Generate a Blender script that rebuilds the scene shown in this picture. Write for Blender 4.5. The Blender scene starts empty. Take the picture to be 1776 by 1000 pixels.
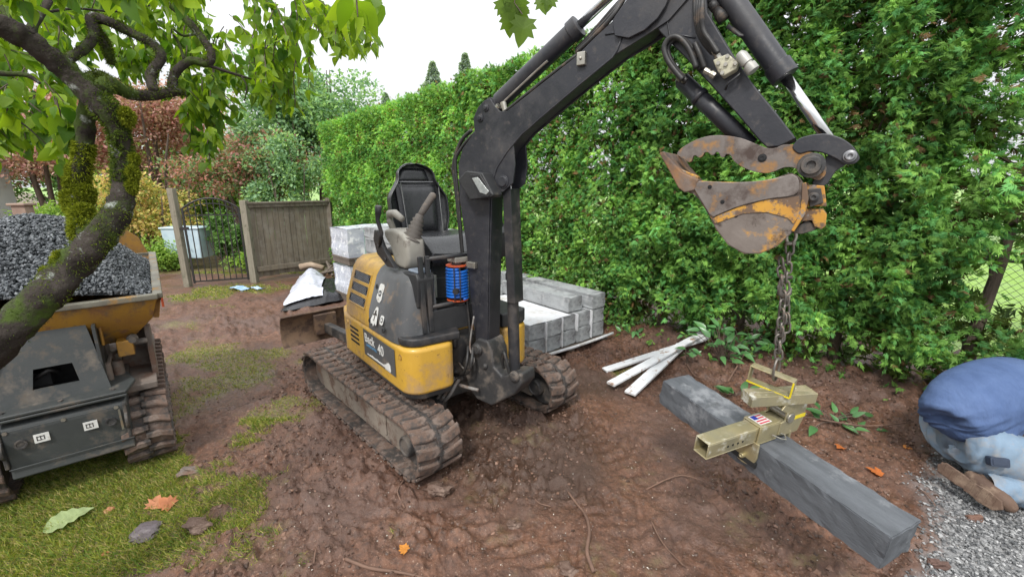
import bpy, math, random
import numpy as np
from mathutils import Vector, Matrix
random.seed(7)
rng = np.random.default_rng(11)
S = bpy.context.scene
COL = S.collection

# ---------------------------------------------------------------- camera
CAM_H, FOC = 1.75, 750.0                      # eye height (m), focal length in pixels of a 1776 px wide picture
PITCH = math.atan(179 / 750.0)
cam_d = bpy.data.cameras.new('camera'); cam = bpy.data.objects.new('camera', cam_d); COL.objects.link(cam)
cam_d.sensor_width = 36.0; cam_d.lens = 36.0 * FOC / 1776.0
cam_d.clip_start = 0.05; cam_d.clip_end = 2000
cam.location = (0, 0, CAM_H); cam.rotation_euler = (math.radians(90) - PITCH, 0, 0)
S.camera = cam

# ---------------------------------------------------------------- sky, sun, exposure
SUN_EL, SUN_AZ = math.radians(50), math.radians(200)      # behind and left of the camera, veiled by cloud
w = bpy.data.worlds.new('World'); S.world = w; w.use_nodes = True
nt = w.node_tree; nt.nodes.clear()
def N(t, typ, **kw):
    n = t.nodes.new(typ)
    for k, v in kw.items():
        if k.startswith('i_'): n.inputs[k[2:].replace('_', ' ')].default_value = v
        else: setattr(n, k, v)
    return n
out = N(nt, 'ShaderNodeOutputWorld'); bg = N(nt, 'ShaderNodeBackground')
sky = N(nt, 'ShaderNodeTexSky', sky_type='NISHITA', sun_disc=False, sun_elevation=SUN_EL, sun_rotation=SUN_AZ)
tc = N(nt, 'ShaderNodeTexCoord'); sep = N(nt, 'ShaderNodeSeparateXYZ')
nt.links.new(tc.outputs['Generated'], sep.inputs[0])
# overcast: luminance rises from the horizon to the zenith (CIE overcast sky), cloud mottling on top
mr = N(nt, 'ShaderNodeMapRange'); mr.inputs[1].default_value = 0.0; mr.inputs[2].default_value = 1.0
mr.inputs[3].default_value = 5.9; mr.inputs[4].default_value = 18.5
nt.links.new(sep.outputs['Z'], mr.inputs[0])
nz = N(nt, 'ShaderNodeTexNoise'); nz.inputs['Scale'].default_value = 2.2; nz.inputs['Detail'].default_value = 5
nt.links.new(tc.outputs['Generated'], nz.inputs['Vector'])
mr2 = N(nt, 'ShaderNodeMapRange'); mr2.inputs[1].default_value = .3; mr2.inputs[2].default_value = .7
mr2.inputs[3].default_value = .87; mr2.inputs[4].default_value = 1.06
nt.links.new(nz.outputs['Fac'], mr2.inputs[0])
mul = N(nt, 'ShaderNodeMath', operation='MULTIPLY')
nt.links.new(mr.outputs[0], mul.inputs[0]); nt.links.new(mr2.outputs[0], mul.inputs[1])
grey = N(nt, 'ShaderNodeVectorMath', operation='SCALE'); grey.inputs[0].default_value = (.965, .98, 1.0)
nt.links.new(mul.outputs[0], grey.inputs['Scale'])
mix = N(nt, 'ShaderNodeMix', data_type='RGBA'); mix.inputs[0].default_value = .93
nt.links.new(sky.outputs[0], mix.inputs[6]); nt.links.new(grey.outputs[0], mix.inputs[7])
nt.links.new(mix.outputs[2], bg.inputs[0]); bg.inputs[1].default_value = 0.1
nt.links.new(bg.outputs[0], out.inputs[0])

sd = bpy.data.lights.new('sun', 'SUN'); sun = bpy.data.objects.new('sun', sd); COL.objects.link(sun)
sd.energy = 2.1; sd.angle = math.radians(9); sd.color = (1.0, .965, .9)
_d = Vector((math.sin(SUN_AZ) * math.cos(SUN_EL), math.cos(SUN_AZ) * math.cos(SUN_EL), math.sin(SUN_EL)))
sun.rotation_euler = _d.to_track_quat('Z', 'Y').to_euler()
S.view_settings.view_transform = 'Standard'; S.view_settings.look = 'None'
S.view_settings.gamma = 1; S.view_settings.use_curve_mapping = False
S.view_settings.exposure = 0.5
S.render.engine = 'CYCLES'

# ---------------------------------------------------------------- surveying helpers (angles read off the photograph -> metres)
_c, _s = math.cos(PITCH), math.sin(PITCH)
def ray(u, v):
    r = (u - 888) / FOC; p = (500 - v) / FOC
    return Vector((r, _c + p * _s, -_s + p * _c))
def G(u, v, z=0.0):
    d = ray(u, v); t = (z - CAM_H) / d.z
    return Vector((d.x * t, d.y * t, z))
def AY(u, v, Y):
    d = ray(u, v); t = Y / d.y
    return Vector((d.x * t, Y, CAM_H + d.z * t))
def AD(u, v, dd):
    d = ray(u, v)
    return Vector((d.x * dd, d.y * dd, CAM_H + d.z * dd))
def PL(u, v, P0, n):
    d = ray(u, v); P0 = Vector(P0); n = Vector(n)
    t = n.dot(P0 - Vector((0, 0, CAM_H))) / n.dot(d)
    return Vector((0, 0, CAM_H)) + d * t

# ---------------------------------------------------------------- noise (numpy)
def _hash(ix, iy, sd):
    h = (ix.astype(np.int64) * 374761393 + iy.astype(np.int64) * 668265263 + sd * 974634777) & 0xffffffff
    h = ((h ^ (h >> 13)) * 1274126177) & 0xffffffff
    h = (h ^ (h >> 16)) & 0xffffffff
    return h.astype(np.float64) / 4294967295.0
def vnoise(x, y, sd=0):
    x = np.asarray(x, float); y = np.asarray(y, float)
    xi = np.floor(x); yi = np.floor(y); fx = x - xi; fy = y - yi
    fx = fx * fx * (3 - 2 * fx); fy = fy * fy * (3 - 2 * fy)
    a = _hash(xi, yi, sd); b = _hash(xi + 1, yi, sd); c = _hash(xi, yi + 1, sd); d = _hash(xi + 1, yi + 1, sd)
    return (a + (b - a) * fx) * (1 - fy) + (c + (d - c) * fx) * fy
def fbm(x, y, sd=0, o=4, g=.5):
    r = 0; a = 1; t = 0
    for i in range(o):
        r = r + a * vnoise(x * 2**i + 13.7 * i, y * 2**i - 7.1 * i, sd + i); t += a; a *= g
    return r / t
def worley(x, y, sd=0):
    x = np.asarray(x, float); y = np.asarray(y, float)
    xi = np.floor(x); yi = np.floor(y); d1 = np.full(x.shape, 9.); hv = np.zeros(x.shape)
    for dx in (-1, 0, 1):
        for dy in (-1, 0, 1):
            cx = xi + dx; cy = yi + dy
            px = cx + _hash(cx, cy, sd); py = cy + _hash(cx, cy, sd + 5)
            d = (px - x)**2 + (py - y)**2
            m = d < d1; d1 = np.where(m, d, d1); hv = np.where(m, _hash(cx, cy, sd + 9), hv)
    return np.sqrt(d1), hv
def sstep(a, b, x):
    t = np.clip((x - a) / (b - a), 0, 1); return t * t * (3 - 2 * t)

# ---------------------------------------------------------------- object helpers
WLD = {}                                             # world matrix of every parent
def wm(o): return WLD.get(o.name, Matrix.Identity(4)) if o else Matrix.Identity(4)
def tag(o, label=None, cat=None, group=None, kind=None):
    if label: o['label'] = label
    if cat: o['category'] = cat
    if group: o['group'] = group
    if kind: o['kind'] = kind
    return o
def thing(name, label, cat, loc=(0, 0, 0), group=None):
    o = bpy.data.objects.new(name, None); COL.objects.link(o); o.location = loc
    o.empty_display_size = .1
    WLD[o.name] = Matrix.Translation(Vector(loc))
    return tag(o, label, cat, group)
def link(name, me, parent=None, mw=None):
    """link mesh as object whose WORLD matrix is mw"""
    o = bpy.data.objects.new(name, me); COL.objects.link(o)
    mw = mw or Matrix.Identity(4)
    if parent:
        o.parent = parent; o.matrix_basis = wm(parent).inverted() @ mw
    else: o.matrix_basis = mw
    WLD[o.name] = mw.copy()
    return o
def copy_tree(o, loc=None, rz=None, parent=None):
    c = o.copy(); COL.objects.link(c)
    if parent: c.parent = parent
    if loc is not None: c.location = loc
    if rz is not None: c.rotation_euler = (c.rotation_euler[0], c.rotation_euler[1], rz)
    for ch in list(o.children): copy_tree(ch, parent=c)
    return c

class MB:
    """collects shapes; build() links them as one mesh object"""
    def __init__(s, frame=None): s.v = []; s.f = []; s.m = []; s.F = frame
    def add(s, vs, fs, mi=0):
        b = len(s.v)
        for p in vs:
            p = Vector(p); s.v.append(s.F @ p if s.F else p)
        for f in fs: s.f.append([b + i for i in f]); s.m.append(mi)
    def box(s, p0, p1, mi=0, tx=0, ty=0):
        (a, b, c), (d, e, g) = p0, p1
        s.add([(a, b, c), (d, b, c), (d, e, c), (a, e, c), (a + tx, b + ty, g), (d - tx, b + ty, g), (d - tx, e - ty, g), (a + tx, e - ty, g)],
              [(0, 3, 2, 1), (4, 5, 6, 7), (0, 1, 5, 4), (1, 2, 6, 5), (2, 3, 7, 6), (3, 0, 4, 7)], mi)
    def bar(s, p, q, wx, wz, up=(0, 0, 1), mi=0):
        p = Vector(p); q = Vector(q); d = (q - p).normalized(); up = Vector(up)
        x = d.cross(up); x = x.normalized() if x.length > 1e-5 else Vector((1, 0, 0)); z = x.cross(d).normalized()
        vs = []
        for o in (p, q):
            for a, b in ((-1, -1), (1, -1), (1, 1), (-1, 1)): vs.append(o + x * (a * wx / 2) + z * (b * wz / 2))
        s.add(vs, [(0, 3, 2, 1), (4, 5, 6, 7), (0, 1, 5, 4), (1, 2, 6, 5), (2, 3, 7, 6), (3, 0, 4, 7)], mi)
    def prism(s, poly, o, A, B, h0, h1, mi=0, n=None):
        """polygon (a,b) on axes A,B from origin o, extruded h0..h1 along A x B (or n)"""
        o = Vector(o); A = Vector(A); B = Vector(B); n = Vector(n) if n else A.cross(B).normalized()
        k = len(poly)
        vs = [o + A * a + B * b + n * h0 for a, b in poly] + [o + A * a + B * b + n * h1 for a, b in poly]
        s.add(vs, [tuple(range(k))[::-1], tuple(range(k, 2 * k))] + [(i, (i + 1) % k, k + (i + 1) % k, k + i) for i in range(k)], mi)
    def tube(s, pts, r, n=8, mi=0, caps=True, closed=False, up=None):
        pts = [Vector(p) for p in pts]; k = len(pts)
        rs = r if isinstance(r, (list, tuple)) else [r] * k
        vs = []; x = None
        for i, p in enumerate(pts):
            if closed: d = pts[(i + 1) % k] - pts[i - 1]
            else: d = pts[min(i + 1, k - 1)] - pts[max(i - 1, 0)]
            d = d.normalized() if d.length > 1e-9 else Vector((0, 0, 1))
            if x is None:
                x = d.orthogonal().normalized()
            x = (x - d * x.dot(d)); x = x.normalized() if x.length > 1e-6 else d.orthogonal().normalized()
            y = d.cross(x)
            for j in range(n):
                a = 2 * math.pi * j / n; vs.append(p + (x * math.cos(a) + y * math.sin(a)) * rs[i])
        fs = []
        for i in range(k if closed else k - 1):
            for j in range(n):
                a = i * n + j; b = i * n + (j + 1) % n; c = ((i + 1) % k) * n; fs.append((a, b, c + (j + 1) % n, c + j))
        if caps and not closed: fs += [tuple(range(n))[::-1], tuple(range((k - 1) * n, k * n))]
        s.add(vs, fs, mi)
    def cyl(s, p, q, r, r2=None, n=16, mi=0): s.tube([p, q], [r, r if r2 is None else r2], n, mi)
    def lathe(s, prof, p, axis, n=20, mi=0):
        """prof: (distance along axis, radius)"""
        ax = Vector(axis).normalized(); p = Vector(p); x = ax.orthogonal().normalized(); y = ax.cross(x); vs = []
        for h, r in prof:
            for j in range(n):
                a = 2 * math.pi * j / n; vs.append(p + ax * h + (x * math.cos(a) + y * math.sin(a)) * max(r, 1e-4))
        k = len(prof); fs = [(i * n + j, i * n + (j + 1) % n, (i + 1) * n + (j + 1) % n, (i + 1) * n + j) for i in range(k - 1) for j in range(n)]
        fs += [tuple(range(n))[::-1], tuple(range((k - 1) * n, k * n))]
        s.add(vs, fs, mi)
    def grid(s, fn, nu, nv, mi=0, flip=False):
        vs = [fn(i / nu, j / nv) for i in range(nu + 1) for j in range(nv + 1)]
        fs = []
        for i in range(nu):
            for j in range(nv):
                a = i * (nv + 1) + j; q = (a, a + nv + 1, a + nv + 2, a + 1); fs.append(q[::-1] if flip else q)
        s.add(vs, fs, mi)
    def mesh(s, name, mats):
        me = bpy.data.meshes.new(name); me.from_pydata([tuple(p) for p in s.v], [], s.f)
        for m in (mats if isinstance(mats, (list, tuple)) else [mats]): me.materials.append(m)
        me.polygons.foreach_set('material_index', s.m); me.validate(); me.update()
        return me
    def build(s, name, mats, parent=None, bevel=0, smooth=False, label=None, seg=2, local=False, mw=None, sub=0, fix=True):
        """vertices are world coordinates unless local"""
        me0 = s
        T = wm(parent) if not local else Matrix.Identity(4)
        if not local:
            inv = T.inverted(); s.v = [inv @ p for p in s.v]
        me = s.mesh(name, mats)
        if fix:
            import bmesh
            b = bmesh.new(); b.from_mesh(me); bmesh.ops.recalc_face_normals(b, faces=b.faces); b.to_mesh(me); b.free()
        o = link(name, me, parent, (mw if mw is not None else T))
        if smooth:
            me.polygons.foreach_set('use_smooth', [True] * len(me.polygons))
        if bevel:
            m = o.modifiers.new('bevel', 'BEVEL'); m.width = bevel; m.segments = seg; m.limit_method = 'ANGLE'; m.angle_limit = math.radians(35)
            m.harden_normals = False
            me.polygons.foreach_set('use_smooth', [True] * len(me.polygons))
            wn = o.modifiers.new('wn', 'WEIGHTED_NORMAL'); wn.keep_sharp = True
        if sub:
            m = o.modifiers.new('sub', 'SUBSURF'); m.levels = sub; m.render_levels = sub
        if label: o['label'] = label
        return o

def fastmesh(name, V, F, mat, col=None, smooth=False):
    V = np.asarray(V, np.float32); F = np.asarray(F, np.int32); k = F.shape[1]
    me = bpy.data.meshes.new(name); me.vertices.add(len(V)); me.vertices.foreach_set('co', V.ravel())
    me.loops.add(F.size); me.loops.foreach_set('vertex_index', F.ravel())
    me.polygons.add(len(F)); me.polygons.foreach_set('loop_start', np.arange(0, F.size, k, dtype=np.int32))
    me.polygons.foreach_set('use_smooth', np.full(len(F), smooth))
    me.update(calc_edges=True)
    if col is not None:
        ca = me.color_attributes.new('Col', 'FLOAT_COLOR', 'POINT')
        c4 = np.ones((len(V), 4), np.float32); c4[:, :3] = col; ca.data.foreach_set('color', c4.ravel())
    me.materials.append(mat)
    return me
def nrm(a): return a / np.maximum(np.linalg.norm(a, axis=-1, keepdims=True), 1e-9)
def bases(d, n):
    """rotation matrices: local y along d, local z close to n"""
    y = nrm(d); x = nrm(np.cross(y, n)); z = np.cross(x, y)
    return np.stack([x, y, z], -1)
def scatter(TV, TF, P, M, colr=None):
    """instances of one template baked into arrays"""
    n = len(P); V = np.einsum('nij,kj->nki', M, TV) + P[:, None, :]
    F = TF[None] + (np.arange(n) * len(TV))[:, None, None]
    c = None if colr is None else np.repeat(colr, len(TV), 0)
    return V.reshape(-1, 3), F.reshape(-1, TF.shape[1]), c
def merge(parts):
    V = []; F = []; Cc = []; b = 0
    for v, f, c in parts:
        V.append(v); F.append(f + b); b += len(v)
        if c is not None: Cc.append(c)
    return np.concatenate(V), np.concatenate(F), (np.concatenate(Cc) if Cc else None)
def randdir(n, zmin=-1, zmax=1):
    z = rng.uniform(zmin, zmax, n); a = rng.uniform(0, 2 * np.pi, n); r = np.sqrt(1 - z * z)
    return np.stack([r * np.cos(a), r * np.sin(a), z], -1)

# ---------------------------------------------------------------- materials
def mat(name, c1, c2=None, scale=6., rough=.6, metal=0., bump=0., bscale=60., dirt=None, dscale=5., dth=.55, drough=.9,
        dirt2=None, d2scale=9., d2th=.6, spec=.5, coat=0., stretch=None, contrast=.15, dsoft=.06):
    m = bpy.data.materials.new(name); m.use_nodes = True; t = m.node_tree; b = t.nodes['Principled BSDF']
    tcn = N(t, 'ShaderNodeTexCoord'); vec = tcn.outputs['Object']
    if stretch:
        mp = N(t, 'ShaderNodeMapping'); mp.inputs['Scale'].default_value = stretch; t.links.new(vec, mp.inputs[0]); vec2 = mp.outputs[0]
    else: vec2 = vec
    def noise(sc, det=6, v=None, rgh=.6):
        n = N(t, 'ShaderNodeTexNoise'); n.inputs['Scale'].default_value = sc; n.inputs['Detail'].default_value = det; n.inputs['Roughness'].default_value = rgh
        t.links.new(v or vec, n.inputs['Vector']); return n
    def mr(x, a, b_, c=0., d=1.):
        n = N(t, 'ShaderNodeMapRange'); n.inputs[1].default_value = a; n.inputs[2].default_value = b_; n.inputs[3].default_value = c; n.inputs[4].default_value = d
        t.links.new(x, n.inputs[0]); return n.outputs[0]
    def mixc(f, a, b_):
        n = N(t, 'ShaderNodeMix', data_type='RGBA'); t.links.new(f, n.inputs[0])
        for x, i in ((a, 6), (b_, 7)):
            if isinstance(x, (tuple, list)): n.inputs[i].default_value = (*x[:3], 1)
            else: t.links.new(x, n.inputs[i])
        return n.outputs[2]
    c2 = c2 or tuple(x * .7 for x in c1)
    colr = mixc(mr(noise(scale, v=vec2).outputs['Fac'], .5 - contrast, .5 + contrast), c1, c2)
    rg = mr(noise(scale * 3).outputs['Fac'], .3, .7, max(rough - .08, .02), min(rough + .1, 1))
    mt = None
    for dd, ds, dt in ((dirt, dscale, dth), (dirt2, d2scale, d2th)):
        if dd:
            f = mr(noise(ds, 8, rgh=.68).outputs['Fac'], dt - dsoft, dt + dsoft)
            colr = mixc(f, colr, dd)
            n = N(t, 'ShaderNodeMix'); t.links.new(f, n.inputs[0]); t.links.new(rg, n.inputs[2]); n.inputs[3].default_value = drough; rg = n.outputs[0]
            if metal:
                n = N(t, 'ShaderNodeMix'); t.links.new(f, n.inputs[0]); n.inputs[3].default_value = 0
                if mt: t.links.new(mt, n.inputs[2])
                else: n.inputs[2].default_value = metal
                mt = n.outputs[0]
    t.links.new(colr, b.inputs['Base Color']); t.links.new(rg, b.inputs['Roughness'])
    b.inputs['Metallic'].default_value = metal
    if mt: t.links.new(mt, b.inputs['Metallic'])
    b.inputs['Specular IOR Level'].default_value = spec; b.inputs['Coat Weight'].default_value = coat
    if bump:
        bn = N(t, 'ShaderNodeBump'); bn.inputs['Strength'].default_value = 1; bn.inputs['Distance'].default_value = bump
        t.links.new(noise(bscale, 5, vec2).outputs['Fac'], bn.inputs['Height']); t.links.new(bn.outputs[0], b.inputs['Normal'])
    return m
def leafmat(name, trans=.4, rough=.5, gloss=.08, tint=(1.25, 1.3, .5)):
    m = bpy.data.materials.new(name); m.use_nodes = True; t = m.node_tree; t.nodes.clear()
    o = N(t, 'ShaderNodeOutputMaterial'); at = N(t, 'ShaderNodeAttribute', attribute_name='Col')
    p = N(t, 'ShaderNodeBsdfPrincipled'); p.inputs['Roughness'].default_value = rough; p.inputs['Specular IOR Level'].default_value = gloss * 4
    tr = N(t, 'ShaderNodeBsdfTranslucent'); mx = N(t, 'ShaderNodeMixShader'); mx.inputs[0].default_value = trans
    vm = N(t, 'ShaderNodeVectorMath', operation='MULTIPLY'); vm.inputs[1].default_value = tint
    t.links.new(at.outputs['Color'], p.inputs['Base Color']); t.links.new(at.outputs['Color'], vm.inputs[0]); t.links.new(vm.outputs[0], tr.inputs[0])
    t.links.new(p.outputs[0], mx.inputs[1]); t.links.new(tr.outputs[0], mx.inputs[2]); t.links.new(mx.outputs[0], o.inputs[0])
    return m
MUD = (.115, .066, .044); MUDL = (.2, .13, .09)
# ================================================================ ground
OB = Vector((-2.1825, 2.509, 0)); DB = Vector((-.6385, .7697, 0)); DL = Vector((.7697, .6385, 0))   # dumper axes (rear, right)
UA = Vector((-.597, 2.24, 0)); UF = Vector((.692, -.722, 0)); UR = Vector((.722, .692, 0))          # excavator undercarriage axes (front, right)
def blob(x, y, u, v, rx, ry, a=0.):
    c = G(u, v); dx = x - c.x; dy = y - c.y; ca, sa = math.cos(a), math.sin(a)
    return np.clip(1.35 - np.sqrt(((dx * ca + dy * sa) / rx)**2 + ((-dx * sa + dy * ca) / ry)**2), 0, 1.2)
def masks(x, y):
    x = np.asarray(x, float); y = np.asarray(y, float)
    n = fbm(x * 2.1, y * 2.1, 3, 5); n2 = fbm(x * 7, y * 7, 8, 4)
    g = np.zeros_like(x)
    for b in ((60, 960, .95, .42, 0), (190, 850, .9, .42, .2), (20, 880, 1.6, .8, 0), (90, 780, 1.5, .6, 0)):   # lawn at the tree's foot
        g = np.maximum(g, blob(x, y, *b))
    g2 = np.zeros_like(x)
    for b in ((400, 650, .62, .7, 0), (455, 725, .55, .3, 0), (350, 610, .6, .6, .3), (500, 700, .3, .25, 0), (330, 700, .3, .4, 0)): g2 = np.maximum(g2, blob(x, y, *b) * .8)
    for b in ((440, 500, 1.3, .5, 0), (350, 515, .6, .4, .2), (560, 500, .7, .6, 0)): g2 = np.maximum(g2, blob(x, y, *b) * .85)
    g2 = np.maximum(g2, blob(x, y, 400, 910, .25, .12) * .7)
    g2 = np.maximum(g2, blob(x, y, 1080, 640, .2, .2) * .5)
    g = np.maximum(g, g2)
    g = np.where(y > 8.6, np.maximum(g, .9), g)
    grass = np.clip(sstep(.3, .95, g + (n - .5) * 1.5 + (n2 - .5) * 1.1), 0, 1)
    hl = (x - 2.87) * .645 + (y - 3.35) * .764           # behind the hedge line
    grass = np.where((hl > 1.5), 1, grass)
    # gravel bed at the right
    c = ((x - 2.0) - (y - 1.75) * 1.0) * .75 + .02 + (n - .5) * .35 + (n2 - .5) * .2
    gravel = sstep(-.12, .12, c) * (1 - sstep(.1, .45, (x - 2.87) * .645 + (y - 2.85) * .764)) * (1 - sstep(2.45, 2.75, y + (n - .5) * .5 - (x - 2.9) * .25))
    grass = grass * (1 - gravel)
    return grass, gravel, hl
def gheight(x, y, fine=True):
    x = np.asarray(x, float); y = np.asarray(y, float)
    grass, gravel, hl = masks(x, y)
    near = 1 - sstep(7.5, 11, np.hypot(x, y))
    h = (fbm(x * .9, y * .9, 21, 3) - .5) * .07 * near
    # coordinates along the machine's travel
    dx = x - UA.x; dy = y - UA.y; s = dx * UF.x + dy * UF.y; r = dx * UR.x + dy * UR.y
    wob = (fbm(x * 1.3, y * 1.3, 33, 2) - .5) * .5
    mud = (1 - grass) * (1 - gravel) * near
    lug = np.zeros_like(x)
    for r0, sa, sb in ((.15, -9, 9), (1.3, -9, 9), (-.55, -9, 0), (.72, 0.2, 9), (-1.25, -9, 0.3), (2.0, .2, 5)):
        q = np.abs(r - r0 - wob * .6) / .19
        band = (1 - sstep(.75, 1.05, q)) * sstep(sa, sa + .4, s) * (1 - sstep(sb - .4, sb, s))
        ph = (s + np.abs(r - r0 - wob * .6) * .5) * 2 * np.pi / .105
        wgt = sstep(.36, .62, fbm(x * 1.7, y * 1.7, 51 + int(r0 * 7), 3))
        lug = np.maximum(lug, band * (.25 + .75 * wgt) * (.5 + .5 * np.tanh(2.2 * np.sin(ph))))
        h = h - band * .018 * mud
    h = h + (lug - .3) * .015 * mud * (.5 + fbm(x * 5, y * 5, 71, 3))
    if fine:
        d1, hv = worley(x * 9, y * 9, 3); d2, hv2 = worley(x * 21, y * 21, 4)
        d3, hv3 = worley(x * 4.1, y * 4.1, 14)
        clod = np.clip(1 - d1 * 1.5, 0, 1) * (hv > .55) * hv
        clod2 = np.clip(1 - d2 * 1.3, 0, 1) * (hv2 > .35) * hv2
        clod3 = np.clip(1 - d3 * 1.9, 0, 1) * (hv3 > .7)
        rough = sstep(.4, .62, fbm(x * 1.15, y * 1.15, 77, 3))
        rough = np.maximum(rough, sstep(.25, 0, np.abs(r + .12)) * (s < .6) * (s > -2.4))
        rough = np.maximum(rough, sstep(1.3, .7, hl + 1.6) * 0 + sstep(-1.6, -.4, hl) * .9)
        h = h + mud * (rough * (.045 * clod + .02 * clod2 + .045 * clod3) + .006 * clod2 + (fbm(x * 17, y * 17, 9, 4) - .5) * (.026 + .034 * rough) + (.55 - np.abs(fbm(x * 6, y * 6, 19, 4) - .5) * 2) * .022)
        rough = rough * (1 - .8 * sstep(.2, .8, blob(x, y, 880, 760, .95, .75, -.75))) if fine else 0
    if fine: rd = 1 - np.abs(2 * fbm(x * 23, y * 23, 41, 3) - 1); pl, ph_ = worley(x * 13 + 1.5 * fbm(x * 5, y * 5, 2, 2), y * 13, 44); h = h + mud * ((rd - .75) * .022 * (.4 + .6 * rough) + (ph_ - .5) * .012 * rough - np.clip(pl - .55, 0, 1) * .03 * (.3 + rough))
    h = h + (1 - mud) * near * (fbm(x * 10, y * 10, 5, 3) - .5) * .03
    # bank under the hedge
    h = h + sstep(-.7, .4, hl) * .12 * near
    # flat under the machines' tracks
    inb = (s > -1.75) & (s < .15) & (((r > -.03) & (r < .33)) | ((r > 1.13) & (r < 1.49)))
    h = np.where(inb, np.minimum(h, .0), h)
    # trodden hollows pressed in front of the left track
    return h * near
def gz(x, y): return float(gheight(np.array([x]), np.array([y]))[0])
def ground_mesh():
    a = np.concatenate([np.radians(np.linspace(-56, 56, 600)), np.radians(np.linspace(60, 300, 60))])
    rr = [0.35]
    while rr[-1] < 12: rr.append(rr[-1] * 1.0074)
    while rr[-1] < 420: rr.append(rr[-1] * 1.12)
    rr = np.array(rr)
    A, Rr = np.meshgrid(a, rr)
    X = Rr * np.sin(A); Y = Rr * np.cos(A)
    Z = gheight(X, Y)
    nr, na = A.shape
    V = np.stack([X, Y, Z], -1).reshape(-1, 3)
    V = np.vstack([V, [[0, 0, 0]]])
    i = np.arange(nr - 1)[:, None] * na; j = np.arange(na)[None]; j2 = (j + 1) % na
    F = np.stack([i + j, i + j2, i + na + j2, i + na + j], -1).reshape(-1, 4)[:, ::-1]
    g, gr, hl = masks(V[:, 0], V[:, 1])
    damp_shade = np.maximum(blob(V[:, 0], V[:, 1], 880, 760, .95, .75, -.75), blob(V[:, 0], V[:, 1], 1010, 660, .5, .4)) + (fbm(V[:, 0] * 3, V[:, 1] * 3, 92, 4) - .5) * .6  # damp soil plus painted shade under the digger
    bch = .5 * sstep(.2, .8, damp_shade) * (1 - g); bch = np.where(hl > 1.45, 1., bch)
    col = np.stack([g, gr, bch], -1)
    return V, F, col
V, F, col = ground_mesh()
gm = bpy.data.materials.new('ground_soil'); gm.use_nodes = True; t = gm.node_tree; b = t.nodes['Principled BSDF']
at = N(t, 'ShaderNodeAttribute', attribute_name='Col'); sp_ = N(t, 'ShaderNodeSeparateColor'); t.links.new(at.outputs['Color'], sp_.inputs[0])
ge = N(t, 'ShaderNodeNewGeometry')
def gn(sc, det=6, rg=.6):
    n = N(t, 'ShaderNodeTexNoise'); n.inputs['Scale'].default_value = sc; n.inputs['Detail'].default_value = det; n.inputs['Roughness'].default_value = rg
    t.links.new(ge.outputs['Position'], n.inputs['Vector']); return n.outputs['Fac']
def gmr(x, a, b_, c=0., d=1.):
    n = N(t, 'ShaderNodeMapRange'); n.inputs[1].default_value = a; n.inputs[2].default_value = b_; n.inputs[3].default_value = c; n.inputs[4].default_value = d
    t.links.new(x, n.inputs[0]); return n.outputs[0]
def gmix(f, a, b_):
    n = N(t, 'ShaderNodeMix', data_type='RGBA')
    if isinstance(f, float): n.inputs[0].default_value = f
    else: t.links.new(f, n.inputs[0])
    for x, i in ((a, 6), (b_, 7)):
        if isinstance(x, (tuple, list)): n.inputs[i].default_value = (*x[:3], 1)
        else: t.links.new(x, n.inputs[i])
    return n.outputs[2]
soil = gmix(gmr(gn(3.5), .35, .65), (.13, .059, .034), (.2, .102, .064))
soil = gmix(gmr(gn(30, 8, .7), .38, .66), soil, (.062, .033, .023))
soil = gmix(gmr(gn(90, 3), .62, .7), soil, (.32, .22, .16))
wet = gmix(gmr(gn(1.2, 3), .45, .62, 0, .75), soil, (.1, .062, .05))
turf = gmix(gmr(gn(12), .35, .65), (.12, .12, .035), (.19, .15, .07)); turf = gmix(gmr(gn(20, 7, .7), .47, .56), turf, (.12, .075, .05))
stn = gmix(gmr(gn(60), .4, .6), (.16, .16, .165), (.3, .3, .3))
wet = gmix(gmr(sp_.outputs[2], 0, .5, 0, .75), wet, (.058, .035, .025)); turf = gmix(gmr(sp_.outputs[2], .6, .9), turf, (.2, .34, .05)); cc = gmix(sp_.outputs[0], wet, turf); cc = gmix(sp_.outputs[1], cc, stn)  # damp tint darkened to carry the digger's shadow as well; lawn tint follows
t.links.new(cc, b.inputs['Base Color'])
t.links.new(gmr(gn(2.3, 4), .42, .6, .3, .75), b.inputs['Roughness'])
b.inputs['Specular IOR Level'].default_value = .45
bn = N(t, 'ShaderNodeBump'); bn.inputs['Distance'].default_value = .012
t.links.new(gn(45, 8, .65), bn.inputs['Height']); t.links.new(bn.outputs[0], b.inputs['Normal'])
tag(link('ground', fastmesh('ground', V, F, gm, col, True)), kind='structure')

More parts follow.
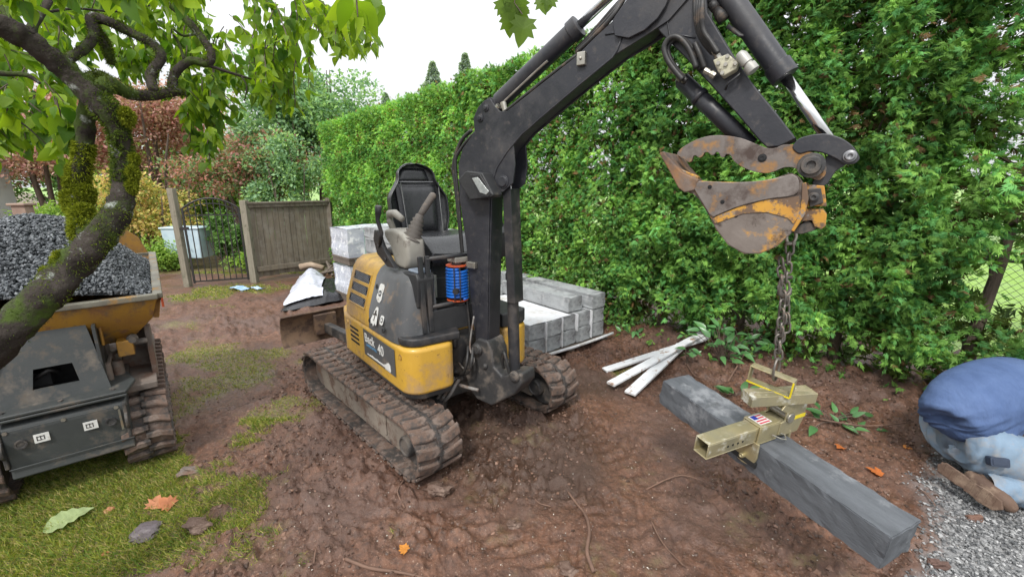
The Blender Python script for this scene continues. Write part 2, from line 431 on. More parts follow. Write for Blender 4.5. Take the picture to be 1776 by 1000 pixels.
# grass blades -----------------------------------------------------
grassm = leafmat('grass_blade', .35, .5)
def blades(n, xr, yr, hmin, hmax, thr=.5, sparse=1., seed=1, wd=.0022):
    x = rng.uniform(*xr, n); y = rng.uniform(*yr, n)
    g, gr, hl = masks(x, y); k = (rng.random(n) < g * sparse) & (g > thr)
    x, y = x[k], y[k]; n = len(x); z = gheight(x, y)
    H = rng.uniform(hmin, hmax, n); a = rng.uniform(0, 2 * np.pi, n); lean = rng.uniform(.3, 1.5, n)
    d = np.stack([np.cos(a) * lean, np.sin(a) * lean, np.ones(n)], -1); d = nrm(d)
    TV = np.array([[-1, 0, 0], [1, 0, 0], [.8, .5, .0], [-.8, .5, .0], [.1, 1, -.25], [-.1, 1, -.25]], float)
    TF = np.array([[0, 1, 2, 3], [3, 2, 4, 5]])
    M = bases(d, np.stack([-np.sin(a), np.cos(a), 0 * a + .3], -1)); M = M * np.stack([np.full(n, wd) * rng.uniform(.7, 1.5, n), H, H], -1)[:, None, :]
    v = rng.random(n)[:, None]
    c = np.where(v < .4, np.array([.14, .22, .04]), np.where(v < .78, np.array([.31, .34, .06]), np.array([.46, .38, .16]))) * rng.uniform(.7, 1.25, n)[:, None]
    return scatter(TV, TF, np.stack([x, y, z - .003], -1), M, c)
parts = [blades(190000, (-3.4, -.6), (1.05, 3.0), .014, .05, .2, wd=.0017),
         blades(150000, (-4.2, -.6), (2.4, 6.4), .008, .034, .12, .55, wd=.002),
         blades(40000, (-6.5, -1.4), (5.5, 8.8), .02, .06, .4, .8, wd=.004),
         blades(6000, (.5, 1.4), (3.3, 4.2), .01, .04, .3, .6)]
tag(link('grass', fastmesh('grass', *merge(parts)[:2], grassm, merge(parts)[2])), 'short yellow green grass under the tree and thinning across the muddy yard', 'grass', kind='stuff')

# gravel ------------------------------------------------------------
def stone_tpl(seed, k=0):
    r = np.random.default_rng(seed)
    V = np.array([[0, 0, 1], [1, 0, .1], [.3, .95, 0], [-.8, .6, .1], [-.8, -.6, -.1], [.3, -.95, .1], [0, 0, -1]], float) * (1 + r.uniform(-.25, .25, (7, 1)))
    F = [[0, 1 + i, 1 + (i + 1) % 5] for i in range(5)] + [[6, 1 + (i + 1) % 5, 1 + i] for i in range(5)]
    return V, np.array(F)
def stones(P, smin, smax, c0, c1, seed=0, flat=.7):
    n = len(P); out = []; idx = rng.integers(0, 4, n)
    for k in range(4):
        q = P[idx == k]; m = len(q); TV, TF = stone_tpl(seed + k)
        M = bases(randdir(m), randdir(m)); sz = smin * (smax / smin)**rng.random(m)
        M = M * (sz[:, None] * rng.uniform(.6, 1.25, (m, 3)))[:, None, :]
        M[:, 2, :] *= flat
        c = (np.array(c0) + (np.array(c1) - c0) * rng.random((m, 1))**1.6) * rng.uniform(.75, 1.2, (m, 1))
        out.append(scatter(TV, TF, q, M, c))
    return out
stonem = bpy.data.materials.new('stone_chips'); stonem.use_nodes = True
_t = stonem.node_tree; _a = N(_t, 'ShaderNodeAttribute', attribute_name='Col'); _t.links.new(_a.outputs['Color'], _t.nodes['Principled BSDF'].inputs['Base Color']); _t.nodes['Principled BSDF'].inputs['Roughness'].default_value = .55
n = 40000; x = rng.uniform(1.3, 3.6, n); y = rng.uniform(.9, 3.0, n); g, gr, hl = masks(x, y); k = rng.random(n) < gr
x, y = x[k], y[k]; P = np.stack([x, y, gheight(x, y) + rng.uniform(-.004, .012, len(x))], -1)
q = merge(stones(P, .005, .0115, (.08, .083, .088), (.4, .4, .4)))
tag(link('gravel', fastmesh('gravel', q[0], q[1], stonem, q[2])), 'loose grey gravel bed beside the kneeling person', 'gravel', kind='stuff')
# crumbs of soil over the mud
n = 46000; x = rng.uniform(-2.6, 3.2, n); y = rng.uniform(1.05, 5.5, n); g, gr, hl = masks(x, y)
rg_ = sstep(.42, .62, fbm(x * 1.15, y * 1.15, 77, 3)) + sstep(-1.3, -.3, hl); k = (rng.random(n) < (rg_ * .6 + .08)) & (g < .5) & (gr < .5) & (hl < .3)
x, y = x[k], y[k]; P = np.stack([x, y, gheight(x, y) + .001], -1)
q = merge(stones(P, .003, .017, (.06, .034, .024), (.2, .115, .08), 9))
tag(link('soil_crumbs', fastmesh('soil_crumbs', q[0], q[1], stonem, q[2])), 'loose crumbs of red brown soil scattered on the mud', 'soil', kind='stuff')

n = 900; x = rng.uniform(-1.5, 2.4, n); y = rng.uniform(1.05, 3.6, n); g, gr, hl = masks(x, y); k = (g < .3) & (hl < -.2); x, y = x[k], y[k]; P = np.stack([x, y, gheight(x, y) + .001], -1)
q = merge(stones(P, .002, .006, (.25, .22, .19), (.6, .56, .5), 19))
tag(link('pale_grit', fastmesh('pale_grit', q[0], q[1], stonem, q[2])), 'tiny pale stones sprinkled over the brown mud', 'grit', kind='stuff')

def track_mud():
    n = 2600; s_ = rng.uniform(-1.65, -.05, n); r_ = np.where(rng.random(n) < .65, rng.uniform(.02, .28, n), rng.uniform(1.18, 1.44, n)); k = rng.random(n) < sstep(.42, .6, fbm(s_ * 5, r_ * 9, 88, 3)); s_, r_ = s_[k], r_[k]
    P = np.array(UA)[None] + s_[:, None] * np.array(UF)[None] + r_[:, None] * np.array(UR)[None]; P[:, 2] = .378 - .012 * np.sin(np.pi * (s_ + 1.65) / 1.6) + rng.uniform(-.004, .006, len(s_))
    return merge(stones(P, .005, .02, (.09, .052, .036), (.19, .12, .09), 21))
# ================================================================ hedge of individual cedars
barkm = mat('bark_brown', (.085, .06, .045), (.13, .1, .08), 14, .9, bump=.01, bscale=30, stretch=(3, 3, .6))
sprm = leafmat('cedar_spray', .34, .6, .045, (1.25, 1.25, .6))
def spray_tpl(seed):
    """flat fan of scale-leaf fingers, y outwards, about 1 long"""
    r = np.random.default_rng(seed); V = []; F = []
    def kite(p, a, L, w):
        d = np.array([math.sin(a), math.cos(a)]); q = np.array([d[1], -d[0]]); b = len(V)
        for s_, t_ in ((0, -.25), (.45, -1), (1, 0), (.45, 1)):
            xy = np.array(p) + d * L * s_ + q * w * t_ * .5
            V.append([xy[0], xy[1], -.38 * (xy[0]**2 + xy[1]**2) + .07 * math.sin(9 * a + 5 * s_)])
        F.append([b, b + 1, b + 2, b + 3])
    for i, y0 in enumerate((.0, .16, .32, .48, .64)):
        for sgn in (-1, 1):
            if i == 4: continue
            kite((0, y0 + .05 * sgn), sgn * (.78 - .09 * i + r.uniform(-.14, .14)), .56 - .07 * i + r.uniform(-.06, .06), .15)
    kite((0, .1), r.uniform(-.1, .1), 1.0, .14)
    return np.array(V), np.array(F)
SPR = [spray_tpl(i) for i in range(5)]
HP = np.array([2.87, 3.35]); HD = np.array([-.764, .645]); HN = np.array([-.645, -.764])       # foot line of the hedge, its run, its outward face
def cedar_mesh(name, n, wid, dep, hgt, size, seed, skirt=0.0, gap=.0, flat=.05, fresh=1., window=None):
    """local frame: x along hedge, y outward (+ toward the yard), z up"""
    r = np.random.default_rng(seed)
    face = r.choice(5, n, p=[.58, .08, .06, .13, .15])                 # front, left, right, top/back
    a = r.random(n); z = r.random(n) * hgt; dp = np.abs(r.normal(0, 1, n)) * .10
    dp = np.where(r.random(n) < .12, dp + r.uniform(.05, .22, n), dp)
    x = (a - .5) * wid; y = np.zeros(n); nx = np.zeros((n, 3))
    bulge = (fbm((x + seed) * 3.1, z * 2.3, seed, 3) - .5) * (.22 + flat * 2) - .10 * (2 * a - 1)**2 * (1 if flat > .06 else .4)
    cl1, clh = worley((x + seed * 1.7) * (4.2 if gap > .3 else 8), z * (3.1 if gap > .3 else 3.6), seed + 31)
    bulge = bulge + (.45 - cl1) * (.30 if gap > .3 else .085); crev = cl1 > .58
    holes = fbm((x + seed * 3) * 2.6, z * 2.1, seed + 5, 3)
    f = face == 0; y[f] = (bulge - dp)[f]; nx[f] = (0, 1, 0)
    for k, sg in ((1, -1), (2, 1)):
        f = face == k; x[f] = sg * (wid / 2 - .02 - dp[f]); y[f] = -r.random(f.sum()) * dep * .6; nx[f] = (sg, .3, 0)
    f = face == 3; z[f] = hgt - dp[f] * .8 + bulge[f] * .4; y[f] = -r.random(f.sum()) * dep; nx[f] = (0, .2, 1)
    f = face == 4; y[f] = -.26 - r.random(f.sum()) * .3; nx[f] = (0, -1, .2)
    low = (z < skirt * (0.5 + fbm(x * 4, x * 0, seed, 2))) & (r.random(n) < np.where(face == 4, .5, .93))
    hole = (holes < .5 - .5 * (1 - gap)) & (face == 0)
    y = np.where(hole, y - .16 - .2 * r.random(n), y)
    keep = ~low & ~(hole & (r.random(n) < (.45 if gap > .3 else .15)))
    if window:
        wx, wz = (x - window[0]) / window[2], (z - window[1]) / window[3]; ww = wx * wx + wz * wz + (fbm(x * 9, z * 9, 5, 2) - .5) * .9
        keep &= ~((ww < 1) & (r.random(n) < .97)) & ~((r.random(n) < window[4]) & (x * window[5] > -.1) & (z < 2.6) & (r.random(n) < .75))
    keep &= ~(crev & (face == 0) & (r.random(n) < (.5 if gap > .3 else .2)))
    inner = (face == 4)[keep]; clh = clh[keep]
    x, y, z, nx, dp, hole = x[keep], y[keep], z[keep], nx[keep], dp[keep] + hole[keep] * .2, hole[keep]; n = len(x)
    clump = fbm(x * 9 + seed, z * 7, seed + 2, 2)[:, None] - .5
    d = nx * .9 + r.normal(0, .5, (n, 3)) + np.array([0, 0, -.12]) + clump * np.array([2.2, 0, 1.2]); N_ = r.normal(0, 1, (n, 3)) + nx * .8 + np.array([0, 0, .5])
    M = bases(d, N_); sz = size * r.uniform(.6, 1.35, n) * np.where(inner, 2.1, 1.); M = M * np.stack([sz, sz, sz], -1)[:, None, :]
    tone = fbm(x * 5 + 3, z * 4, seed + 8, 3)[:, None]
    c = np.array([.07, .18, .036]) + (np.array([.25, .47, .105]) - [.07, .18, .036]) * np.clip((tone - .3) * 2 + r.normal(0, .16, (n, 1)), 0, 1)
    blue = (r.random((n, 1)) < .3); c = np.where(blue, c * [.72, .95, 1.35], c)
    old = (r.random(n) < .03 + (dp > .17) * .25)[:, None]; c = np.where(old, np.array([.17, .115, .055]) * r.uniform(.6, 1.4, (n, 1)), c)
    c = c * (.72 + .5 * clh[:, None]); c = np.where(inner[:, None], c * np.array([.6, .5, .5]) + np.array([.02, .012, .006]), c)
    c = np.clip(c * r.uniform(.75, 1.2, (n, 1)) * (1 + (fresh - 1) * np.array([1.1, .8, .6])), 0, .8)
    P = np.stack([x, y, z], -1); idx = r.integers(0, 5, n)
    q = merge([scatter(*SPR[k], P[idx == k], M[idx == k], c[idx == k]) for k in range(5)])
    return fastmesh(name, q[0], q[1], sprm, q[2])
def cedar_trunk(name, hgt, seed):
    r = random.Random(seed); m = MB()
    m.tube([(0, -.42, -.1), (.02, -.43, .5), (-.03, -.42, 1.2), (.0, -.42, hgt * .9)], [.055, .045, .035, .01], 8)
    for i in range(26):
        z = r.uniform(.15, hgt * .9); a = r.uniform(0, math.tau); L = r.uniform(.2, .42)
        p = Vector((0, -.42, z)); q = p + Vector((math.cos(a) * L, abs(math.sin(a)) * L * 1.1 - .1, r.uniform(-.05, .25)))
        m.tube([p, (p + q) / 2 + Vector((0, 0, .03)), q], [.012, .008, .003], 5)
    return m.mesh(name, barkm)
def hedge():
    W = .86
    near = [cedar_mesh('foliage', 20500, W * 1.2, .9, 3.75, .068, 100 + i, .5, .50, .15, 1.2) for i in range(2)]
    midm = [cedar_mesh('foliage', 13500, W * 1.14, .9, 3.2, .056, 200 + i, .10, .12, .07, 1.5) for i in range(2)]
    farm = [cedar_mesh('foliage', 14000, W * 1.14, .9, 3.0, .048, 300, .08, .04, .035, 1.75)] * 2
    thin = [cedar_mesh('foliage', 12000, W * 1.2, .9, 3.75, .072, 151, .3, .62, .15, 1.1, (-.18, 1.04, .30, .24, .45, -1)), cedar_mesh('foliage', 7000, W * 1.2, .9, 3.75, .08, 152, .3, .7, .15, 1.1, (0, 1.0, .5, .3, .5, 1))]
    trunks = [cedar_trunk('trunk', 3.2, i) for i in range(3)]
    ang = math.atan2(HD[1], HD[0]) + math.pi          # local x -> -HD so that local y faces the yard
    i = 0; tt = -2.35
    while tt < 8.75:
        hgt = 3.24 - (tt - 3.6) * .065 if tt > 2 else 3.6
        kind = near if tt < 1.9 else (midm if tt < 5 else farm)
        base = 3.75 if tt < 1.9 else (3.2 if tt < 5 else 3.0)
        p = HP + HD * min(tt, 8.38); rot = Matrix.Rotation(math.atan2(HD[1], HD[0]), 4, 'Z')
        j = (rng.uniform(-.05, .05), rng.uniform(-.04, .06) if tt < 1.9 else rng.uniform(-.015, .015))
        if tt < -.3: lab = 'thin green cedar by the chain link fence at the right edge'
        elif tt < 1.9: lab = 'shaggy green cedar with dark gaps at its foot, right of the digger arm'
        else: lab = 'clipped green cedar in the flat face of the tall hedge'
        o = thing('cedar_tree', lab, 'cedar', (p[0] - HN[0] * 0 + j[0] * HD[0] + j[1] * HN[0], p[1] + j[0] * HD[1] + j[1] * HN[1], .02), 'cedars of the tall hedge')
        if tt < -.3: o['group'] = 'thin cedars by the chain link fence'
        elif tt < 1.9: o['group'] = 'shaggy cedars of the hedge'
        else: o['group'] = 'clipped cedars of the hedge'
        sc = Matrix.Diagonal((1 if i % 2 else -1, 1, hgt / base, 1))
        if tt < -.3: sc = Matrix.Diagonal((1, 1, hgt / base, 1)); kind = [thin[0 if tt > -1.2 else 1]] * 2
        mw = wm(o) @ rot @ sc
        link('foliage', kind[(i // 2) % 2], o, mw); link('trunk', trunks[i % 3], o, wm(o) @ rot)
        i += 1; tt += W * (1.0 if tt > 1.9 else .96)
hedge()
# ================================================================ materials for machines
yel = mat('yellow_paint', (.54, .32, .045), (.48, .275, .035), 3, .36, dirt=(.10, .05, .03), dscale=34, dth=.665, dirt2=(.34, .22, .11), d2scale=3, d2th=.56, coat=.12, bump=.0006, bscale=90)
yelw = mat('yellow_paint_worn', (.46, .235, .025), (.36, .19, .03), 5, .42, dirt=(.13, .085, .06), dscale=7, dth=.56, dirt2=(.2, .1, .045), d2scale=14, d2th=.58)
dgrey = mat('grey_panel', (.085, .088, .092), (.07, .072, .076), 4, .5, dirt=(.17, .13, .1), dscale=6, dth=.6, dirt2=(.2, .17, .15), d2scale=30, d2th=.66, bump=.0006, bscale=200)
black = mat('black_paint', (.02, .021, .024), (.028, .028, .031), 6, .38, dirt=(.085, .07, .06), dscale=6, dth=.6, bump=.0006, bscale=120, dsoft=.12)
boomm = mat('boom_paint', (.02, .021, .027), (.028, .029, .036), 5, .4, dirt=(.06, .058, .06), dscale=3.5, dth=.64, dirt2=(.1, .085, .075), d2scale=26, d2th=.7, bump=.0008, bscale=70, dsoft=.14)
plast = mat('black_plastic', (.022, .023, .025), (.03, .03, .032), 12, .55, bump=.0006, bscale=220, dirt=(.1, .085, .07), dscale=5, dth=.66)
vinyl = mat('black_vinyl', (.016, .017, .02), (.022, .023, .026), 20, .3, bump=.0005, bscale=160, spec=.6)
rub = mat('track_rubber', (.033, .03, .029), (.06, .05, .045), 7, .7, dirt=(.13, .085, .065), dscale=9, dth=.5, dirt2=(.17, .13, .11), d2scale=22, d2th=.57, bump=.004, bscale=45)
castm = mat('muddy_casting', (.028, .028, .03), (.055, .052, .05), 7, .55, dirt=(.12, .1, .085), dscale=7, dth=.56, bump=.003, bscale=40)
mudsteel = mat('muddy_steel', (.12, .1, .088), (.19, .15, .125), 6, .75, dirt=(.15, .09, .065), dscale=9, dth=.55, bump=.003, bscale=50)
framem = mat('dried_mud_frame', (.24, .205, .17), (.17, .14, .115), 5, .85, dirt=(.12, .075, .055), dscale=7, dth=.56, dirt2=(.07, .06, .055), d2scale=14, d2th=.64, bump=.002, bscale=60)
chrome = mat('chrome_rod', (.72, .72, .72), (.6, .6, .6), 3, .14, metal=1)
steel = mat('plated_steel', (.45, .43, .38), (.33, .31, .27), 14, .4, metal=.85, dirt=(.12, .09, .06), dscale=18, dth=.62)
hosem = mat('hydraulic_hose', (.018, .018, .019), (.03, .028, .027), 30, .5, dirt=(.11, .08, .06), dscale=14, dth=.6)
hoseg = mat('grey_hose', (.22, .21, .2), (.14, .13, .12), 10, .5, dirt=(.13, .09, .07), dscale=14, dth=.55)
rust = mat('rusty_bucket_steel', (.19, .14, .11), (.1, .072, .06), 7, .62, dirt=(.27, .13, .045), dscale=6, dth=.56, dirt2=(.055, .045, .042), d2scale=9, d2th=.6, bump=.002, bscale=60, dsoft=.1)
scour = mat('scoured_steel', (.2, .175, .16), (.115, .095, .085), 8, .5, metal=.2, dirt=(.065, .045, .038), dscale=6, dth=.56, dirt2=(.4, .19, .035), d2scale=8, d2th=.6, bump=.001, bscale=80, dsoft=.08)
scoury = mat('worn_bucket_side', (.2, .17, .15), (.13, .105, .09), 6, .5, metal=.15, dirt=(.48, .24, .035), dscale=5, dth=.565, dirt2=(.06, .042, .034), d2scale=7, d2th=.6, bump=.001, bscale=80, dsoft=.04)
yrust = mat('scraped_yellow', (.52, .27, .035), (.42, .2, .03), 8, .5, dirt=(.14, .09, .06), dscale=12, dth=.5, dirt2=(.2, .17, .15), d2scale=20, d2th=.6, dsoft=.03)
lensm = mat('lamp_lens', (.34, .36, .35), (.22, .24, .24), 40, .15, bump=.001, bscale=120, spec=.8)
blue = mat('blue_hose', (.015, .16, .62), (.01, .12, .5), 10, .3, coat=.3)
orng = mat('orange_red_plastic', (.6, .1, .03), None, 10, .4)
tan = mat('tan_plastic', (.3, .285, .25), (.24, .225, .2), 8, .6, dirt=(.1, .08, .07), dscale=9, dth=.62)
boot = mat('grey_boot_rubber', (.115, .1, .088), (.085, .075, .068), 12, .7, dirt=(.2, .16, .13), dscale=12, dth=.6)
white = mat('white_sticker', (.72, .72, .7), (.6, .6, .58), 20, .5, dirt=(.3, .26, .22), dscale=14, dth=.64)
bluep = mat('light_blue_print', (.12, .3, .5), None, 10, .5)
silver = mat('dull_steel_edge', (.3, .3, .31), (.2, .2, .21), 10, .4, metal=.8)
meshm = mat('wire_mesh', (.3, .31, .34), (.2, .21, .24), 20, .4, metal=.5)
void = mat('dark_interior', (.008, .008, .009), None, 10, .8)

# ================================================================ compact excavator
def frame(o, a, b): return Matrix(((a.x, b.x, 0, o.x), (a.y, b.y, 0, o.y), (0, 0, 1, 0), (0, 0, 0, 1)))
UFm = frame(UA, UF, UR)
SC = Vector((-.611, 3.307, 0)); SF_ = Vector((.6385, -.7697, 0)); SR_ = Vector((.7697, .6385, 0)); SFm = frame(SC, SF_, SR_)
BO = Vector((-.068, 2.65, 0)); PSI = math.radians(35); BD = Vector((math.cos(PSI), -math.sin(PSI), 0)); BN = Vector((math.sin(PSI), math.cos(PSI), 0)); BFm = frame(BO, BD, BN)
def BT(u, v, n=0.0):
    p = PL(u, v, BO + BN * n, BN); q = p - BO; return (q.dot(BD), p.z)
def SP(u, v, r):
    p = PL(u, v, SC + SR_ * r, SR_); q = p - SC; return (q.dot(SF_), p.z)
dig = thing('mini_excavator', 'yellow and black tracked mini excavator with open seat and raised black boom', 'excavator', (UA + UF * -.8 + UR * .73))
def trackloop(x0, x1, R, n=14):
    """closed loop of (s,z) and tangent angle; bottom run first"""
    pts = []
    for i in range(n + 1): a = -math.pi / 2 + math.pi * i / n; pts.append((x1 + R * math.cos(a), R + R * math.sin(a) + 0))
    for i in range(n + 1): a = math.pi / 2 + math.pi * i / n; pts.append((x0 + R * math.cos(a), R + R * math.sin(a)))
    return pts
def looppoint(pts, d):
    L = 0; k = len(pts)
    for i in range(k):
        a, b = pts[i], pts[(i + 1) % k]; l = math.dist(a, b)
        if l < 1e-9: continue
        if L + l >= d:
            f = (d - L) / l; return (a[0] + (b[0] - a[0]) * f, a[1] + (b[1] - a[1]) * f, math.atan2(b[1] - a[1], b[0] - a[0]))
        L += l
    return (*pts[0], 0)
def make_track(parent, FM, r0, r1, x0, x1, Ro, belt, lugh, pitch, matr, lugname='track_lug', beltname='track', lugw=.05, sag=.012):
    m = MB(FM); Ri = Ro - lugh
    out = [(x, z + lugh) for x, z in trackloop(x0, x1, Ri)]; inn = [(x, z + lugh + belt) for x, z in trackloop(x0, x1, Ri - belt)]
    def sg(p):
        x, z = p; f = (x - x0) / (x1 - x0)
        return (x, z - (sag * 4 * f * (1 - f) if 0 < f < 1 and z > Ro else 0))
    # subdivide the straight runs so that the top can sag
    def dens(P):
        o = []
        for i in range(len(P)):
            a, b = P[i], P[(i + 1) % len(P)]; l = math.dist(a, b); k = max(1, int(l / .12))
            for j in range(k): o.append(sg((a[0] + (b[0] - a[0]) * j / k, a[1] + (b[1] - a[1]) * j / k)))
        return o
    n_in = len(inn); A = dens(out)
    k = len(A); C0 = (sum(p[0] for p in A) / k, sum(p[1] for p in A) / k)
    B = []
    for i in range(k):
        a = A[i - 1]; b = A[(i + 1) % k]; dx, dz = b[0] - a[0], b[1] - a[1]; l = math.hypot(dx, dz); B.append((A[i][0] - dz / l * belt, A[i][1] + dx / l * belt))
    vs = [(x, r0, z) for x, z in A] + [(x, r1, z) for x, z in A] + [(x, r0, z) for x, z in B] + [(x, r1, z) for x, z in B]
    fs = []
    for i in range(k):
        j = (i + 1) % k; fs += [(i, j, k + j, k + i), (2 * k + i, 3 * k + i, 3 * k + j, 2 * k + j), (i, 2 * k + i, 2 * k + j, j), (k + i, k + j, 3 * k + j, 3 * k + i)]
    m.add(vs, fs)
    tr = m.build(beltname, matr, parent, bevel=.006)
    LL = sum(math.dist(A[i], A[(i + 1) % k]) for i in range(k)); nl = int(LL / pitch)
    W = r1 - r0
    ml = MB(); hw = W * .56
    # one lug: a chevron half, swept back towards the edge; x travel, y width, z out
    a = lugw / 2
    sec = [(-a, 0), (a, 0), (a * .72, 1), (-a * .72, 1)]
    vs = []
    for q, (y, off) in enumerate(((0, 0), (hw * .55, .004), (hw, .026))):
        for x, h in sec: vs.append((x + off, y, h * lugh * (1 if q < 2 else .85) - .004 * (1 - h)))
    fs = [(0, 1, 2, 3), (8, 11, 10, 9)]
    for q in (0, 4):
        for i in range(4): fs.append((q + i, q + 4 + i, q + 4 + (i + 1) % 4, q + (i + 1) % 4))
    ml.add(vs, fs); me = ml.mesh('track_lug', matr)
    import bmesh
    b = bmesh.new(); b.from_mesh(me); bmesh.ops.recalc_face_normals(b, faces=b.faces); bmesh.ops.bevel(b, geom=b.edges[:], offset=.005, segments=1, affect='EDGES'); b.to_mesh(me); b.free()
    mel = me
    for i in range(nl):
        for side in (0, 1):
            d = (i + (.5 if side else 0)) * LL / nl; x, z, a = looppoint(A, d)
            rot = Matrix.Rotation(-a, 4, 'Y')         # x along travel, z must point outward (right of travel dir)
            # travel direction of the loop is counter-clockwise, outward is to its right
            ux, uz = math.cos(a), math.sin(a); X = Vector((ux, 0, uz)); Zo = Vector((uz, 0, -ux))
            if side == 0: Y = Vector((0, -1, 0)); y0 = r0 + W * .54
            else: Y = Vector((0, 1, 0)); y0 = r0 + W * .46
            M = Matrix(((X.x, Y.x, Zo.x, x), (X.y, Y.y, Zo.y, y0), (X.z, Y.z, Zo.z, z), (0, 0, 0, 1)))
            o = link(lugname, mel, tr, FM @ M)
    return tr
for r0, r1 in ((0, .30), (1.157, 1.457)):
    tr = make_track(dig, UFm, r0, r1, -1.61, -.085, .193, .022, .017, .1, rub, lugw=.083)
    ro = r0 + .075; ri = r1 - .075
    m = MB(UFm)
    side = [(-1.52, .075), (-.2, .075), (-.17, .13), (-.17, .27), (-.24, .30), (-.42, .312), (-.56, .30), (-.60, .315), (-.78, .31), (-.92, .325), (-1.0, .318), (-1.02, .285), (-1.08, .28), (-1.12, .318), (-1.3, .312), (-1.5, .32), (-1.58, .2)]
    m.prism(side, (0, ro, 0), (1, 0, 0), (0, 0, 1), 0, ri - ro, n=(0, 1, 0))
    m.box((-.46, ro - .012, .12), (-.42, ro + .001, .29)); m.box((-1.0, ro - .014, .2), (-.86, ro + .001, .28))
    m.build('track_frame', framem, dig, bevel=.008)
    m = MB(UFm)
    m.lathe([(0, .04), (.0, .14), (.03, .155), (.14, .155), (.17, .14), (.17, .04)], (-.09, ro + .01, .195), (0, 1, 0), 28)
    m.build('idler_wheel', castm, dig, bevel=.004)
    m = MB(UFm); m.lathe([(0, .0), (0, .05), (-.008, .052), (-.008, .06), (.006, .068), (.05, .068)], (-.13, ro - .035, .185), (0, 1, 0), 20); m.build('hub_cap', castm, dig, bevel=.004)
    m = MB(UFm); m.lathe([(0, .03), (.0, .12), (.05, .15), (.12, .15), (.16, .12)], (-1.6, ro + .01, .195), (0, 1, 0), 22); m.build('drive_sprocket', mudsteel, dig, bevel=.004)
    for s_ in (-.45, -.72, -1.0, -1.27):
        m = MB(UFm); m.lathe([(0, .03), (.0, .05), (.16, .05), (.16, .03)], (s_, ro + .02, .085), (0, 1, 0), 14); m.build('roller', castm, dig)
_q = track_mud(); link('caked_mud', fastmesh('caked_mud', _q[0], _q[1], stonem, _q[2]), dig, Matrix.Identity(4))['kind'] = 'stuff'
# centre frame between the tracks
m = MB(UFm); m.box((-1.15, .42, .2), (-.42, 1.04, .4), tx=.05, ty=.05); m.bar((-.5, .5, .3), (-.25, .28, .24), .22, .14); m.bar((-.5, .96, .3), (-.25, 1.18, .24), .22, .14)
m.bar((-1.05, .5, .3), (-1.3, .28, .24), .22, .14); m.bar((-1.05, .96, .3), (-1.3, 1.18, .24), .22, .14)
m.build('carbody', castm, dig, bevel=.015)
m = MB(SFm); m.lathe([(0, .3), (.1, .3), (.1, .24)], (0, -.02, .39), (0, 0, 1), 32); m.build('slew_ring', castm, dig)
# dozer blade behind the machine
m = MB(UFm)
sec = [(.0, .0), (-.045, .05), (-.06, .16), (-.03, .27), (.02, .32), (.035, .31), (-.015, .26), (-.035, .16), (-.02, .06), (.025, .0)]
bs = -2.42
m.prism([(bs + a, b + .19) for a, b in sec], (0, 0.03, 0), (1, 0, 0), (0, 0, 1), 0, 1.4, n=(0, 1, 0)); m.box((bs + .0, .33, .26), (bs + .06, .55, .47)); m.box((bs + .0, .9, .26), (bs + .06, 1.12, .47))
bl = m.build('dozer_blade', mat('muddy_blade', (.15, .095, .06), (.22, .14, .09), 5, .7, dirt=(.1, .065, .05), dscale=8, dth=.5, bump=.002), dig, bevel=.006)
for r_ in (.45, 1.0): m = MB(UFm); m.bar((bs + .05, r_, .32), (-1.2, .55 if r_ < .7 else .9, .3), .07, .1); m.build('blade_arm', castm, dig, bevel=.01)

# ---- superstructure
def arc(cx, cy, r, a0, a1, n): return [(cx + r * math.cos(math.radians(a0 + (a1 - a0) * i / n)), cy + r * math.sin(math.radians(a0 + (a1 - a0) * i / n))) for i in range(n + 1)]
foot = [(-.34, -.6)] + [(.56, -.6)] + arc(.60, -.47, .13, -80, -15, 5) + [(.74, -.36), (.735, -.30), (.60, -.22), (.47, -.18), (.47, .06), (.60, .09), (.735, .11), (.74, .28), (.70, .34), (-.3, .36), (-.55, .3), (-.7, .12), (-.75, -.12), (-.7, -.36), (-.56, -.53)]
m = MB(SFm); m.prism(foot, (0, 0, 0), (1, 0, 0), (0, 1, 0), .495, .8); 
inset = [(-.33, -.585), (.54, -.585)] + arc(.59, -.47, .118, -80, -15, 5) + [(.705, -.42), (.66, -.36), (.5, -.3), (.42, -.2), (.42, .08), (.55, .11), (.70, .14), (.72, .27), (.69, .32), (-.3, .34), (-.53, .28), (-.68, .12), (-.72, -.12), (-.68, -.36), (-.55, -.51)]
m.build('body_shell', yel, dig, bevel=.028, seg=4)
m = MB(SFm); m.prism([(a * .9, b * .9 - .01) for a, b in foot], (0, 0, 0), (1, 0, 0), (0, 1, 0), .43, .5); m.build('floor_frame', castm, dig, bevel=.01)
def xsec(ins=0): return [(-.598 + ins, .803), (-.588 + ins, .93), (-.515 + ins, 1.16), (-.485 + ins, 1.205), (-.44, 1.235 - ins), (-.3, 1.24 - ins), (-.3, .803)]
def rear_cover(s0, s1, ins):
    return [(r, z) for r, z in xsec(ins)]
m = MB(SFm)
